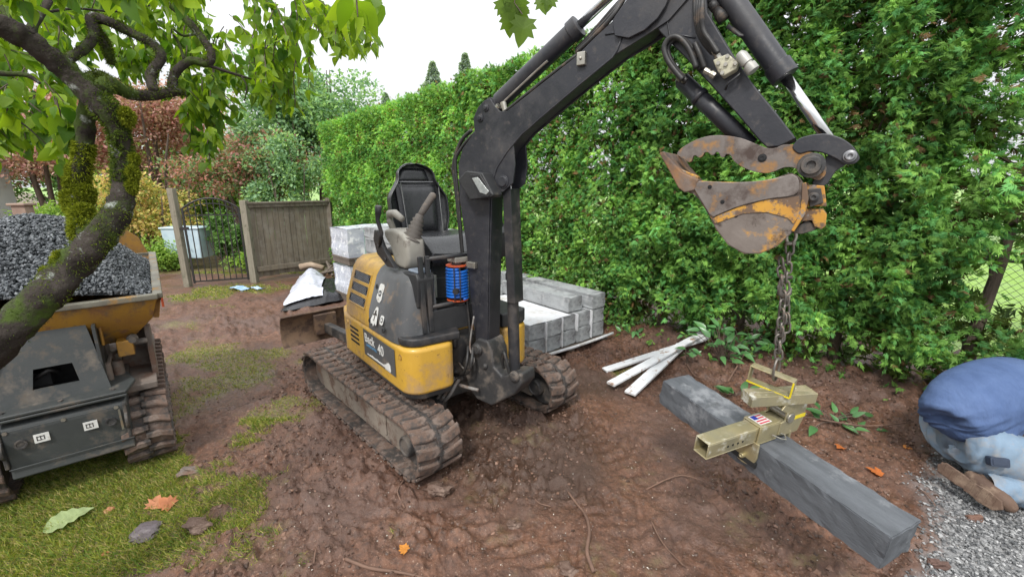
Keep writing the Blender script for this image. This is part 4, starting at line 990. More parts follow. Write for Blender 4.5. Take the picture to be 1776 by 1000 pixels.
# hoses feeding the stick
for i in range(4):
    n_ = -W3 - .03 - .008 * i
    hose('hydraulic_hose', [B3(1208 + 5 * i, -50, -.02), B3(1206 + 4 * i, 10, n_), B3(1210 + 3 * i, 50, n_), B3(1222 + 4 * i, 75, n_), B3(1236 + 3 * i, 92, n_)], .010)
loop = [(1208, 118), (1195, 85), (1178, 66), (1162, 66), (1152, 82), (1158, 104), (1172, 124), (1184, 138)]
hose('hydraulic_hose', [B3(u, v, -W3 - .035) for u, v in loop], .012); hose('hydraulic_hose', [B3(u + 6, v + 3, -W3 - .01) for u, v in loop], .012)
hose('hydraulic_hose', [B3(1205, 75, -W3 - .03), B3(1214, 95, -W3 - .035), B3(1222, 118, -W3 - .03)], .011)
# diverter valve on the stick
m = MB(BFm); vc = [BT(*q, -W3 - .05) for q in ((1236, 104), (1262, 93), (1280, 108), (1276, 120), (1252, 134), (1244, 124))]; m.prism(vc, (0, -W3 - .05, 0), (1, 0, 0), (0, 0, 1), 0, .05, n=(0, 1, 0))
vb = m.build('diverter_valve', mat('cream_valve_paint', (.5, .48, .36), (.4, .38, .28), 20, .5, dirt=(.12, .1, .08), dscale=22, dth=.56), stick, bevel=.005)
for u, v in ((1246, 110), (1262, 98), (1275, 111), (1253, 127), (1259, 112)):
    t_, z_ = BT(u, v, -W3 - .05); m = MB(BFm); m.lathe([(0, .008), (.008, .008), (.008, .004)], (t_, -W3 - .05, z_), (0, -1, 0), 6); m.build('bolt', steel, vb)
a = Vector(B3(1282, 92, -W3 - .03)); b_ = Vector(B3(1308, 125, -W3 - .03)); dd = (b_ - a).normalized(); LL_ = (b_ - a).length
m = MB(BFm); m.lathe([(0, .014), (.015, .022), (LL_ * .55, .022), (LL_ * .55, .017), (LL_ * .65, .017), (LL_ * .65, .024), (LL_ * .95, .024), (LL_, .012)], a, dd, 16); m.build('solenoid', mat('zinc_coil', (.42, .41, .38), (.3, .3, .28), 20, .45, metal=.3), vb, bevel=.001)
for a, b_, c_ in (((1238, 88), (1247, 102), .012), ((1222, 122), (1240, 132), .013)):
    p = Vector(B3(*a, -W3 - .04)); q = Vector(B3(*b_, -W3 - .035)); m = MB(BFm); m.lathe([(0, c_), ((q - p).length * .4, c_), ((q - p).length * .4, c_ * .8), ((q - p).length * .6, c_ * .8), ((q - p).length * .6, c_ * 1.1), ((q - p).length, c_ * 1.1)], p, q - p, 8); m.build('hose_fitting', steel, vb)
m = MB(BFm); m.tube([B3(1258, 156, -W3 - .02), B3(1262, 145, -W3 - .03), B3(1282, 130, -W3 - .03), B3(1284, 124, -W3 - .02)], .005, 6); m.build('hose_hook', black, stick, smooth=True)
# thumb cylinder, left of the stick
c0 = Vector(B3(1183, 140, -.0)); c1_ = Vector(B3(1310, 262, -.0)); d_ = (c1_ - c0).normalized(); Lc = (c1_ - c0).length
m = MB(BFm); m.cyl(c0, c0 + d_ * Lc * .93, .035, n=22); m.lathe([(0, .035), (0, .04), (.02, .04), (.02, .035)], c0 + d_ * .1, d_, 22); m.lathe([(0, .02), (.02, .035)], c0 - d_ * .02, d_, 18); tc_ = m.build('thumb_cylinder', boomm, dig, smooth=True)
m = MB(BFm)
for k_ in (.0, .055): m.lathe([(0, .019), (.02, .019), (.02, .013), (.035, .013)], c0 + d_ * (k_ - .06) + Vector((0, -.04, .01)), d_, 8)
m.build('port_fitting', steel, tc_)
# bucket cylinder
r1_ = Vector(B3(1362, 134, 0)); r2_ = Vector(B3(1452, 262, 0)); d_ = (r2_ - r1_).normalized(); r0_ = r1_ - d_ * .95
m = MB(BFm); m.cyl(r0_, r1_, .044, n=26); m.lathe([(0, .044), (0, .05), (.06, .05), (.065, .026)], r1_ - d_ * .06, d_, 26); bk = m.build('bucket_cylinder', boomm, dig, bevel=.002)
m = MB(BFm); m.cyl(r1_, r2_, .021, n=20); m.build('piston_rod', chrome, bk, smooth=True)
pt = r1_ - d_ * .30 + Vector((-.05, -.03, -.03)); m = MB(BFm); m.tube([pt - d_ * .6, pt - d_ * .3, pt - d_ * .12], .014, 8); m.lathe([(0, .019), (.03, .019), (.03, .016), (.06, .022), (.09, .022)], pt - d_ * .12, d_, 10); m.tube([pt, pt + d_ * .05 + Vector((.02, 0, 0)), r1_ - d_ * .2, r1_ - d_ * .28], .009, 6); m.build('hose_fitting', hosem, bk, smooth=True)
# linkage, thumb and bucket
WB = .15
def plates(name, px, n0, n1, mt, par=dig, bev=.004):
    if name in ('bucket', 'bucket_side', 'wear_plate', 'bucket_link', 'thumb', 'thumb_plate'):
        for _ in range(2 if name[0] == 'b' else 1):
            q_ = []
            for i in range(len(px)): a, b = px[i], px[(i + 1) % len(px)]; q_ += [(a[0] * .8 + b[0] * .2, a[1] * .8 + b[1] * .2), (a[0] * .2 + b[0] * .8, a[1] * .2 + b[1] * .8)]
            px = q_
    m = MB(BFm); m.prism([BT(*q, n0) for q in px], (0, n0, 0), (1, 0, 0), (0, 0, 1), 0, n1 - n0, n=(0, 1, 0)); return m.build(name, mt, par, bevel=bev)
lk = [(1372, 256), (1384, 240), (1408, 233), (1436, 231), (1462, 240), (1480, 253), (1493, 274), (1484, 284), (1466, 286), (1450, 275), (1425, 264), (1404, 262), (1385, 268)]
plates('bucket_link', lk, -.075, -.055, boomm); plates('bucket_link', lk, .055, .075, boomm)
g2 = [(1436, 268), (1470, 284), (1450, 296), (1436, 318), (1418, 330), (1408, 318), (1424, 290)]
plates('link_arm', g2, -.05, .05, boomm)
def pinb(u, v, n_, r_, hh, mt=castm, par=dig, L=.2):
    t_, z_ = BT(u, v, n_); m = MB(BFm); m.lathe([(0, r_ * 1.35), (hh * .4, r_ * 1.35), (hh * .4, r_), (hh, r_ * .95), (hh, r_ * .45), (hh * .7, r_ * .4), (hh * .7, .002)], (t_, n_, z_), (0, -1, 0), 20); m.cyl((t_, n_, z_), (t_, -n_, z_), r_ * .8); return m.build('pivot_pin', mt, par, bevel=.002)
pinb(1474, 271, -.078, .016, .02, silver)
th = [(1172, 268), (1182, 256), (1204, 243), (1226, 236), (1246, 234), (1268, 236), (1288, 240), (1310, 249), (1330, 257), (1344, 257), (1360, 250), (1384, 251), (1405, 262), (1422, 272), (1434, 288), (1432, 304), (1420, 314), (1404, 308), (1390, 298), (1375, 290), (1360, 290), (1345, 297), (1330, 301), (1312, 299), (1296, 294), (1282, 287), (1272, 279), (1266, 268), (1259, 267), (1256, 273), (1250, 273), (1247, 265), (1242, 263), (1239, 268), (1234, 270), (1228, 264), (1222, 264), (1218, 272), (1212, 274), (1206, 269), (1202, 271), (1200, 280), (1194, 282), (1188, 277)]
t1 = plates('thumb', th, -.07, -.05, scour); plates('thumb_plate', th, .05, .07, scour, t1)
for a, b in (((1210, 252), (1245, 246)), ((1290, 262), (1320, 272))): m = MB(BFm); m.bar(B3(*a, 0), B3(*b, 0), .1, .012, up=(0, 0, 1)); m.build('thumb_web', rust, t1)
pinb(1322, 274, -.071, .012, .003, void, t1)
pinb(1407, 287, -.085, .034, .03, castm)
bs_ = [(1197, 318), (1213, 313), (1240, 315), (1280, 316), (1315, 314), (1345, 309), (1372, 299), (1386, 306), (1394, 318), (1397, 340), (1390, 375), (1374, 403), (1348, 427), (1318, 440), (1290, 440), (1262, 424), (1242, 398), (1232, 378), (1212, 345)]
bu = plates('bucket', bs_, -WB, -WB + .012, scoury); plates('bucket_side', bs_, WB - .012, WB, rust, bu)
# curved shell between the sides
m = MB(BFm); sh = [BT(*q, -WB) for q in ((1150, 268), (1182, 318), (1212, 345), (1232, 378), (1242, 398), (1262, 424), (1290, 440), (1318, 440), (1348, 427), (1374, 403), (1390, 375), (1397, 340), (1394, 318))]
for i in range(len(sh) - 1):
    a, b = sh[i], sh[i + 1]; dx, dz = b[0] - a[0], b[1] - a[1]; l = math.hypot(dx, dz); nx_, nz_ = dz / l * .012, -dx / l * .012
    y0_, y1_ = -WB + .002, WB - .002
    m.add([(a[0], y0_, a[1]), (b[0], y0_, b[1]), (b[0], y1_, b[1]), (a[0], y1_, a[1]), (a[0] - nx_, y0_, a[1] - nz_), (b[0] - nx_, y0_, b[1] - nz_), (b[0] - nx_, y1_, b[1] - nz_), (a[0] - nx_, y1_, a[1] - nz_)],
          [(0, 1, 2, 3), (7, 6, 5, 4), (0, 4, 5, 1), (1, 5, 6, 2), (2, 6, 7, 3), (3, 7, 4, 0)])
m.build('bucket_shell', rust, bu)
plates('cutting_edge', [(1143, 266), (1149, 262), (1158, 272), (1182, 298), (1211, 312), (1204, 330), (1187, 334), (1176, 326), (1160, 296)], -WB - .012, -WB + .035, rust, bu, .005)
plates('cutting_edge', [(1143, 266), (1149, 262), (1158, 272), (1211, 330), (1196, 336), (1160, 296)], -WB + .035, WB + .01, rust, bu, .005)
for i in range(3): plates('edge_bolt_plate', [(1172, 290), (1212, 306), (1206, 322), (1184, 322)], -WB + .04 + i * .1, -WB + .07 + i * .1, yrust, bu, .003)
plates('wear_plate', [(1199, 320), (1213, 314), (1280, 317), (1345, 311), (1372, 301), (1385, 308), (1386, 332), (1375, 340), (1330, 345), (1280, 358), (1250, 370), (1234, 378), (1214, 345)], -WB - .010, -WB, scour, bu, .003)
plates('yellow_band', [(1234, 379), (1280, 359), (1330, 346), (1376, 341), (1386, 340), (1388, 372), (1376, 388), (1366, 378), (1330, 368), (1290, 370), (1240, 388)], -WB - .004, -WB, yrust, bu, .001)
plates('side_rib', [(1391, 318), (1398, 316), (1402, 345), (1396, 372), (1377, 402), (1372, 400), (1386, 372), (1390, 345)], -WB - .006, WB + .006, yrust, bu, .003)
plates('bucket_ear', [(1392, 318), (1404, 320), (1430, 322), (1434, 358), (1400, 358), (1396, 345)], -.075, -.055, yrust, bu); plates('bucket_ear', [(1392, 318), (1404, 320), (1430, 322), (1434, 358), (1400, 358), (1396, 345)], .055, .075, yrust, bu)
plates('coupler_block', [(1400, 328), (1424, 326), (1428, 352), (1404, 360)], -.085, .05, black, bu); pinb(1411, 342, -.086, .014, .014, castm, bu)
plates('coupler_hook', [(1396, 362), (1428, 364), (1434, 372), (1432, 392), (1424, 398), (1412, 392), (1408, 382), (1390, 384), (1382, 396)], -.07, .06, yrust, bu)
plates('coupler_base', [(1384, 392), (1398, 382), (1420, 390), (1412, 400), (1390, 406), (1374, 404)], -.06, .06, castm, bu)
for u, v in ((1231, 324), (1253, 350), (1276, 374)): pinb(u, v, -WB - .011 if v < 360 else -WB, .006, .003, void, bu)
# ================================================================ stone blocks, pallets, boards
stonebl = mat('dark_split_stone', (.115, .125, .14), (.068, .074, .084), 4, .62, dirt=(.22, .23, .245), dscale=4, dth=.6, dirt2=(.05, .052, .056), d2scale=3, d2th=.66, bump=.003, bscale=70, stretch=(4.5, .8, 4.5), dsoft=.05)
stonep = mat('pale_stone_block', (.34, .355, .365), (.24, .25, .26), 5, .72, dirt=(.12, .12, .125), dscale=5, dth=.6, dirt2=(.5, .5, .5), d2scale=9, d2th=.64, bump=.002, bscale=50, dsoft=.12)
foam = mat('white_foam', (.68, .69, .71), (.56, .57, .6), 3, .5, dirt=(.4, .37, .33), dscale=5, dth=.6, bump=.003, bscale=12, dsoft=.1)
woodp = mat('grey_pallet_wood', (.1, .08, .065), (.16, .13, .105), 6, .85, bump=.002, stretch=(6, 6, 1))
wrapm = mat('white_stretch_wrap', (.6, .63, .68), (.45, .48, .55), 4, .22, dirt=(.4, .42, .5), dscale=5, dth=.57, dirt2=(.86, .87, .88), d2scale=9, d2th=.58, bump=.006, bscale=9, stretch=(1, 1, 3))
BXo = Vector((.163, 3.94, 0)); Bx = Vector((.778, .628, 0)); By = Vector((-.628, .778, 0))
def rough_block(name, w_, l_, h_, seed, mt):
    """sawn block with slightly chipped edges; x width, y length, z height, origin at the bottom centre"""
    import bmesh
    r = random.Random(seed); b = bmesh.new(); bmesh.ops.create_cube(b, size=1)
    bmesh.ops.scale(b, vec=(w_, l_, h_), verts=b.verts); bmesh.ops.translate(b, vec=(0, 0, h_ / 2), verts=b.verts)
    bmesh.ops.subdivide_edges(b, edges=b.edges[:], cuts=5, use_grid_fill=True)
    if seed == 77: bmesh.ops.subdivide_edges(b, edges=[e for e in b.edges if abs((e.verts[0].co - e.verts[1].co).y) > .1], cuts=5)
    for v in b.verts:
        edge = sum((abs(abs(v.co.x) - w_ / 2) < 1e-4, abs(abs(v.co.y) - l_ / 2) < 1e-4, abs(abs(v.co.z - h_ / 2) - h_ / 2) < 1e-4))
        k = .0012 if edge == 1 else .0022
        v.co += Vector((r.uniform(-k, k), r.uniform(-k, k), r.uniform(-k, k)))
        if edge >= 2 and seed == 77 and r.random() < .5: k = r.uniform(.0004, .0018); v.co -= Vector((math.copysign(k, v.co.x), 0, math.copysign(k, v.co.z - h_ / 2)))
        if edge >= 2 and r.random() < .25: v.co = Vector((v.co.x * .985, v.co.y * .996, h_ / 2 + (v.co.z - h_ / 2) * .985))
    bmesh.ops.bevel(b, geom=[e for e in b.edges if e.calc_face_angle(0) > .9], offset=.004, segments=2, affect='EDGES')
    me = bpy.data.meshes.new(name); b.to_mesh(me); b.free(); me.materials.append(mt)
    return me
bl_me = [rough_block('stone_block', .212, 1.12, .158, i, stonep) for i in range(3)]
BA = math.atan2(Bx.y, Bx.x)
def block(i, q, z, y0=0., lab='', grp='stone blocks on the low pallet', o_=BXo, jit=0.):
    o = bpy.data.objects.new('stone_block', bl_me[random.randrange(3)]); COL.objects.link(o)
    p = o_ + Bx * (q + random.uniform(-.004, .004)) + By * (.56 + y0 + random.uniform(-.012, .012))
    o.location = (p.x, p.y, z); o.rotation_euler = (0, 0, BA + random.uniform(-.006, .006) + jit); o.name = 'stone_block'
    return tag(o, lab, 'stone block', grp)
cols = [.105, .33, .555, .78, 1.005]
nm = ['left end of the row', 'second column from the left', 'middle column', 'second column from the hedge side', 'hedge side column']
for i, q in enumerate(cols):
    block(i, q, .115, lab='grey block in the bottom course of the low stack, ' + nm[i]); block(i, q, .278, lab='grey block, second course of the low stack, ' + nm[i])
block(5, .69, .445, .06, 'single grey stone block lying third high beside the hedge side column', jit=.02)
block(6, 1.01, .441, 0, 'topmost grey stone block on the hedge side column of the low stack')
for i, q in enumerate((.555, .78, 1.005)):
    block(9, q, .115, 1.18, 'pale block at the rear of the low stack, bottom, ' + nm[i + 2], 'stone blocks of the rear half'); block(9, q, .278, 1.18, 'pale block, second course at the rear of the low stack, ' + nm[i + 2].replace('second column from the hedge side', 'between middle and hedge'), 'stone blocks of the rear half')
block(9, 1.0, .441, 1.18, 'pale stone block topping the rear half of the low stack by the hedge', 'stone blocks of the rear half')
# foam strips between the blocks and a sheet on top
FR = frame(BXo, Bx, By)
m = MB(FR); m.grid(lambda u, v: (.01 + .56 * u, .0 + 1.1 * v, .4385 + .003 + .003 * math.sin(9 * u) * math.cos(7 * v)), 8, 12); m.grid(lambda u, v: (.01 + .56 * u, .0 + 1.1 * v, .4365), 8, 12, flip=True)
tag(m.build('foam_sheet', foam), 'white foam sheet laid over the left part of the low block stack', 'foam sheet')
for i, (q, z) in enumerate(((.2175, .115), (.4425, .115), (.6675, .24), (.8925, .115))):
    m = MB(FR); m.box((q - .006, -.022, z + .01), (q + .004, 1.08, .436 - .0)); tag(m.build('foam_strip', foam), 'thin white foam strip standing between block columns, number %s from the left' % ('one', 'two', 'three', 'four')[i], 'foam strip', 'foam strips between the blocks')
m = MB(FR); m.tube([(-.02, -.03, .112), (.25, -.04, .105), (.6, -.05, .100), (.95, -.05, .104), (1.2, -.07, .125)], .016, 7); tag(m.build('wrap_roll', foam, smooth=True), 'rolled edge of white wrap hanging in front of the low pallet', 'plastic wrap')
def pallet(o_, X, Y, w_, l_, lab):
    p = thing('pallet', lab, 'pallet', o_, 'wooden pallets'); F_ = frame(Vector(o_), X, Y)
    for k in range(8): m = MB(F_); a = k * (l_ - .09) / 7; m.box((0, a, .085), (w_, a + .09, .105)); m.build('board', woodp, p)
    for k in range(3): m = MB(F_); a = k * (w_ - .09) / 2; m.box((a, -.002, .0), (a + .09, l_ + .002, .083)); m.build('bearer', woodp, p)
    return p
p_ = BXo + Bx * -.02 + By * -.03; pallet((p_.x, p_.y, .004), Bx, By, 1.18, 1.2, 'dark wet wooden pallet under the low stack of stone blocks')
# taller stack behind the digger
T0 = Vector((-1.90, 5.50, 0)) + Vector((-.0, 0, 0)); 
pallet((T0.x + UF.x * 1.16, T0.y + UF.y * 1.16, .004), UR, -UF, .95, 1.16, 'wooden pallet under the grey stone stack behind the digger')
TB = T0 + UF * 1.16
for c_ in range(4):
    for k in range(7):
        if c_ == 3 and k > 4: continue
        o = bpy.data.objects.new('stone_block', bl_me[(c_ + k) % 3]); COL.objects.link(o); p = TB + UR * (.12 + c_ * .225) - UF * .58
        o.location = (p.x + random.uniform(-.004, .004), p.y, .112 + k * .161); o.rotation_euler = (0, 0, math.atan2(UR.y, UR.x) + random.uniform(-.008, .008))
        tag(o, 'grey block in the tall stack behind the seat, ' + ('bottom', 'second', 'third', 'fourth', 'fifth', 'sixth', 'top')[k] + ' course, ' + ('outer left', 'second', 'third', 'hedge side')[c_] + ' column', 'stone block', 'stone blocks of the tall stack')
# white wrapped pallets
W0 = Vector((-2.40, 6.3, 0)); FW = frame(W0, UR, -UF * .65)
wp = thing('wrapped_pallet', 'two stacked pallet loads wrapped in white plastic beside the fence end', 'pallet load', W0)
for z0, z1 in ((.12, .56), (.70, 1.12)):
    m = MB(FW)
    def wr(u, v, z0=z0, z1=z1):
        a = u * 4; s_ = int(a) % 4; f = a - int(a); w_ = .95
        x, y = ((f * w_, 0), (w_, f * w_), (w_ - f * w_, w_), (0, w_ - f * w_))[s_]
        n_ = (vnoise(x * 9 + s_, v * 7, 4) - .5) * .035; cx, cy = x - w_ / 2, y - w_ / 2
        return (w_ / 2 + cx * (1 + n_), w_ / 2 + cy * (1 + n_), z0 + (z1 - z0) * v)
    m.grid(wr, 48, 10); m.grid(lambda u, v: (.95 * u, .95 * v, z1 + .01 * math.sin(8 * u + 3 * v)), 10, 10)
    m.build('wrapping', wrapm, wp, smooth=True, fix=False)
    for x in (.25, .7): m = MB(FW); m.box((x, -.03, z0), (x + .018, -.02, z1)); m.build('strap', mat('green_strap', (.3, .5, .42), None, 10, .4), wp)
    m = MB(FW); m.box((-.01, -.01, z0 - .03), (.96, .96, z0)); m.box((.0, 0, z0 - .11), (.09, .95, z0 - .032)); m.box((.43, 0, z0 - .11), (.52, .95, z0 - .032)); m.box((.86, 0, z0 - .11), (.95, .95, z0 - .032)); m.build('pallet_base', woodp, wp)
# three white boards by the hedge
whb = mat('white_painted_board', (.7, .71, .73), (.6, .61, .63), 5, .42, dirt=(.3, .2, .15), dscale=11, dth=.6, bump=.0008, stretch=(2, 2, 9), dsoft=.04)
def gboard(p, q, z0, z1, wd, lab):
    p = G(*p); q = G(*q); p.z = gz(p.x, p.y) + z0; q.z = gz(q.x, q.y) + z1; m = MB(); m.bar(p, q, wd, .02)
    return tag(m.build('white_board', whb, None, bevel=.002), lab, 'board', 'white boards by the hedge')
gboard((1048, 645), (1224, 616), .03, .075, .085, 'white board lying flattest, pointing left towards the low block stack')
gboard((1058, 676), (1218, 612), .06, .105, .085, 'white board crossing on top of the other two')
gboard((1092, 687), (1180, 622), .028, .065, .1, 'white board with its end nearest the hanging stone, underneath')

# ================================================================ hanging stone, clamp and chain
bc_ = Vector((1.162, 1.795, .553)); be = Vector((.91, .415, .0)).normalized(); bd = Vector((-.41, .905, .10)); bd = (bd - be * bd.dot(be)).normalized(); bn_ = be.cross(bd).normalized()
m = MB(); import bmesh as _bm
me = rough_block('stone_beam', .196, 1.11, .15, 77, stonebl)
o = link('stone_beam', me, None, Matrix(((be.x, bd.x, bn_.x, bc_.x - bn_.x * .075), (be.y, bd.y, bn_.y, bc_.y - bn_.y * .075), (be.z, bd.z, bn_.z, bc_.z - bn_.z * .075), (0, 0, 0, 1))))
tag(o, 'long dark grey stone beam hanging in the clamp over the mud', 'stone beam')
zinc = mat('yellow_zinc_steel', (.42, .36, .2), (.34, .31, .21), 7, .36, metal=.55, dirt=(.2, .17, .11), dscale=9, dth=.58, dirt2=(.5, .5, .46), d2scale=12, d2th=.62, bump=.0006, bscale=60)
yst = mat('yellow_tape', (.75, .6, .02), None, 10, .45)
CF = Matrix(((be.x, bd.x, bn_.x, bc_.x), (be.y, bd.y, bn_.y, bc_.y), (be.z, bd.z, bn_.z, bc_.z), (0, 0, 0, 1)))
cl = thing('lifting_clamp', 'yellow zinc plated stone lifting clamp gripping the hanging beam', 'lifting clamp', bc_)
def boxtube(m, a0, a1, y0, y1, z0, z1, t=.007):
    m.box((a0, y0, z0), (a1, y1, z0 + t)); m.box((a0, y0, z1 - t), (a1, y1, z1)); m.box((a0, y0, z0 + t), (a1, y0 + t, z1 - t)); m.box((a0, y1 - t, z0 + t), (a1, y1, z1 - t))
m = MB(CF); boxtube(m, -.41, .17, -.035, .035, .088, .165); tb = m.build('crossbar', zinc, cl, bevel=.0035)
m = MB(CF); boxtube(m, -.11, .02, -.044, .044, .079, .174, .008); sl = m.build('sleeve', zinc, cl, bevel=.003)
flag = mat('flag_white', (.75, .75, .74), None, 10, .5)
m = MB(CF); m.box((-.095, -.03, .1742), (-.02, .035, .1752)); fl = m.build('flag_sticker', flag, sl)
m = MB(CF); m.box((-.09, .004, .1753), (-.062, .03, .176)); m.build('flag_canton', mat('flag_blue', (.03, .05, .35), None, 10, .5), fl)
redm = mat('flag_red', (.6, .05, .08), None, 10, .5)
m = MB(CF)
for i in range(4): m.box((-.062 if i > 1 else -.09, -.026 + i * .0155, .1753), (-.026, -.019 + i * .0155, .176))
m.build('flag_stripes', redm, fl)
for k in range(9):
    a = -.29 + k * .03 + (.13 if k > 3 else 0)
    m = MB(CF); m.lathe([(0, .0052), (.0012, .0052)], (a, -.0352, .122), (0, -1, 0), 12); m.build('pin_hole', void, cl)
m = MB(CF); m.prism(arc(0, 0, .06, 180, 360, 10) + [(.055, .07), (-.055, .07)], (-.102, .0, .02), (0, 1, 0), (0, 0, 1), -.012, -.0, n=(1, 0, 0)); m.lathe([(-.004, .012), (.018, .012), (.018, .006), (.012, .005)], (-.114, .0, .0), (-1, 0, 0), 12)
m.box((-.114, -.03, .06), (-.02, -.02, .088)); m.build('jaw_plate', zinc, cl, bevel=.003)
m = MB(CF); m.box((-.1145, -.062, -.03), (-.1, .062, -.005)); m.build('jaw_pad', mat('black_pad', (.02, .02, .02), None, 10, .8), cl)
m = MB(CF); m.prism(arc(0, 0, .055, 180, 360, 10) + [(.05, .09), (-.05, .09)], (.102, .0, .015), (0, 1, 0), (0, 0, 1), 0, .012, n=(1, 0, 0)); m.build('jaw_plate', zinc, cl, bevel=.003)
# slanted neck plate with its eye, and the upper cross box
m = MB(CF)
nk = [(.02, .10), (.07, .088), (.16, .088), (.18, .15), (.185, .26), (.02, .26), (.0, .235), (.045, .21), (.05, .17), (.02, .165)]
for y_ in (-.048, .038): m.prism(nk, (0, y_, 0), (1, 0, 0), (0, 0, 1), 0, .01, n=(0, 1, 0))
m.build('neck_plate', zinc, cl, bevel=.003)
m = MB(CF); m.box((.10, -.05, .165), (.183, -.0485, .183)); m.box((.10, .0485, .165), (.183, .05, .183)); m.build('yellow_label', yst, cl)
m = MB(CF); m.cyl((.07, -.056, .185), (.07, .056, .185), .017, n=14); m.lathe([(0, .024), (.008, .024)], (.07, -.05, .185), (0, -1, 0), 14); m.build('pivot_bolt', steel, cl, bevel=.002)
ux = Vector((.98, -.12, .0)); ux = CF.to_3x3().inverted() @ Vector((.985, .12, 0)).normalized(); 
o3 = Vector((-.02, .0, .285)); m = MB(CF); m.bar(o3 - ux * .12, o3 + ux * .19, .075, .05); m.bar(o3 - ux * .118 + Vector((0, 0, .0258)), o3 + ux * .188 + Vector((0, 0, .0258)), .012, .004); m.build('upper_box', zinc, cl, bevel=.004)
# bail loop on top, running along the beam
by_ = Vector((.30, -.93, -.03)).normalized(); bx_ = Vector((1, .3, 0)).normalized(); o4 = Vector((-.0, .02, .31))
m = MB(CF); A_ = o4 - by_ * .10; B_ = o4 + by_ * .08; hup = Vector((0, 0, .075))
m.bar(A_, B_, .05, .006); m.bar(A_ + hup, B_ + hup, .05, .006); m.bar(A_ + by_ * .003 + Vector((0, 0, .003)), A_ + by_ * .003 + hup, .05, .006, up=by_); m.bar(B_ - by_ * .003 + Vector((0, 0, .003)), B_ - by_ * .003 + hup, .05, .006, up=by_)
ba = m.build('bail', zinc, cl, bevel=.002)
m = MB(CF); s_ = Vector((0.0255, 0, 0)); m.bar(A_ - bx_ * .0256, B_ - bx_ * .0256, .002, .007); m.bar(B_ - bx_ * .0256 + Vector((0, 0, .003)), B_ - bx_ * .0256 + hup, .002, .007, up=by_); m.build('yellow_edge', yst, ba)
m = MB(CF); m.tube([Vector((-.03, -.05, .12)), Vector((-.0, -.075, .108)), Vector((.03, -.08, .1)), Vector((.05, -.06, .105)), Vector((.03, -.05, .112))], .003, 6); m.build('spring_clip', steel, cl)
# chain from the bucket
chm = mat('chain_steel', (.13, .12, .11), (.2, .18, .16), 25, .4, metal=.7, dirt=(.16, .1, .06), dscale=30, dth=.6)
TOP = Vector(BFm @ Vector(B3(1362, 418, 0))); topb = CF @ (o4 + hup * 1.0)
BOT = Vector((topb.x, topb.y, topb.z + .0)); TOP = Vector((BOT.x * .5 + TOP.x * .5, BOT.y * .5 + TOP.y * .5, TOP.z))
ch = thing('lifting_chain', 'steel chain hanging from the bucket hook down to the clamp', 'chain', TOP)
def linkmesh(L, W_, r_, name='chain_link'):
    m = MB(); pts = [];
    for i in range(8): a = math.pi * i / 7; pts.append((W_ / 2 * math.cos(a), 0, L / 2 - W_ / 2 + W_ / 2 * math.sin(a)))
    for i in range(8): a = math.pi + math.pi * i / 7; pts.append((W_ / 2 * math.cos(a), 0, -L / 2 + W_ / 2 + W_ / 2 * math.sin(a)))
    m.tube(pts, r_, 8, closed=True); me = m.mesh(name, chm); me.polygons.foreach_set('use_smooth', [True] * len(me.polygons)); return me
lm = linkmesh(.05, .028, .0048)
def chain(p, q, swing=0., kink=0):
    p = Vector(p); q = Vector(q); d = (q - p); n = max(2, int(d.length / .0375)); d.normalize(); a = d.orthogonal().normalized(); b = d.cross(a)
    for i in range(n):
        c = p + (q - p) * ((i + .5) / n); t_ = (0 if i % 2 else math.pi / 2) + random.uniform(-.35, .35) + swing; x = a * math.cos(t_) + b * math.sin(t_); y = d.cross(x)
        z = (d + x * random.uniform(-.12, .12)).normalized(); x = (x - z * x.dot(z)).normalized(); y = z.cross(x)
        link('chain_link', lm, ch, Matrix(((x.x, y.x, z.x, c.x), (x.y, y.y, z.y, c.y), (x.z, y.z, z.z, c.z), (0, 0, 0, 1))))
hl_ = TOP.z - BOT.z
m = MB(); pts = [TOP + Vector((.02 * math.cos(a), 0, .02 + .028 * math.sin(a))) for a in [math.radians(-60 + i * 30) for i in range(11)]]; m.tube(pts, .007, 8, closed=False); m.cyl(TOP + Vector((-.02, 0, -.008)), TOP + Vector((.02, 0, -.008)), .008, n=10); m.build('shackle', steel, ch, smooth=True)
g1 = TOP + (BOT - TOP) * .36
chain(TOP + Vector((0, 0, -.01)), g1 + Vector((.0, 0, 0)))
chain(TOP + Vector((-.03, .0, -hl_ * .12)), g1 + Vector((-.012, 0, -.01)), 1.)
m = MB(); m.tube([g1 + Vector((-.018, 0, .07)), g1 + Vector((-.024, 0, .03)), g1 + Vector((-.02, 0, -.01)), g1 + Vector((0, 0, -.028)), g1 + Vector((.02, 0, -.01)), g1 + Vector((.022, 0, .015))], [.007, .01, .012, .012, .01, .006], 8); m.cyl(g1 + Vector((-.03, 0, .06)), g1 + Vector((.02, 0, .06)), .008, n=8); m.build('grab_hook', chm, ch, smooth=True)
chain(g1 + Vector((.006, 0, -.02)), BOT + Vector((.0, 0, .07))); chain(g1 + Vector((.016, .01, -.02)), BOT + Vector((.026, .012, .19)), .8); chain(g1 + Vector((-.012, -.01, -.0)), BOT + Vector((-.006, -.0, .1)), .5)
bdw = (CF.to_3x3() @ bx_)
big = []
for i in range(20): a = math.tau * i / 20; big.append(BOT + bdw * (.034 * math.cos(a)) + Vector((0, 0, .02 + .052 * math.sin(a))))
m = MB(); m.tube(big, .0055, 8, closed=True); m.build('ring', chm, ch, smooth=True)

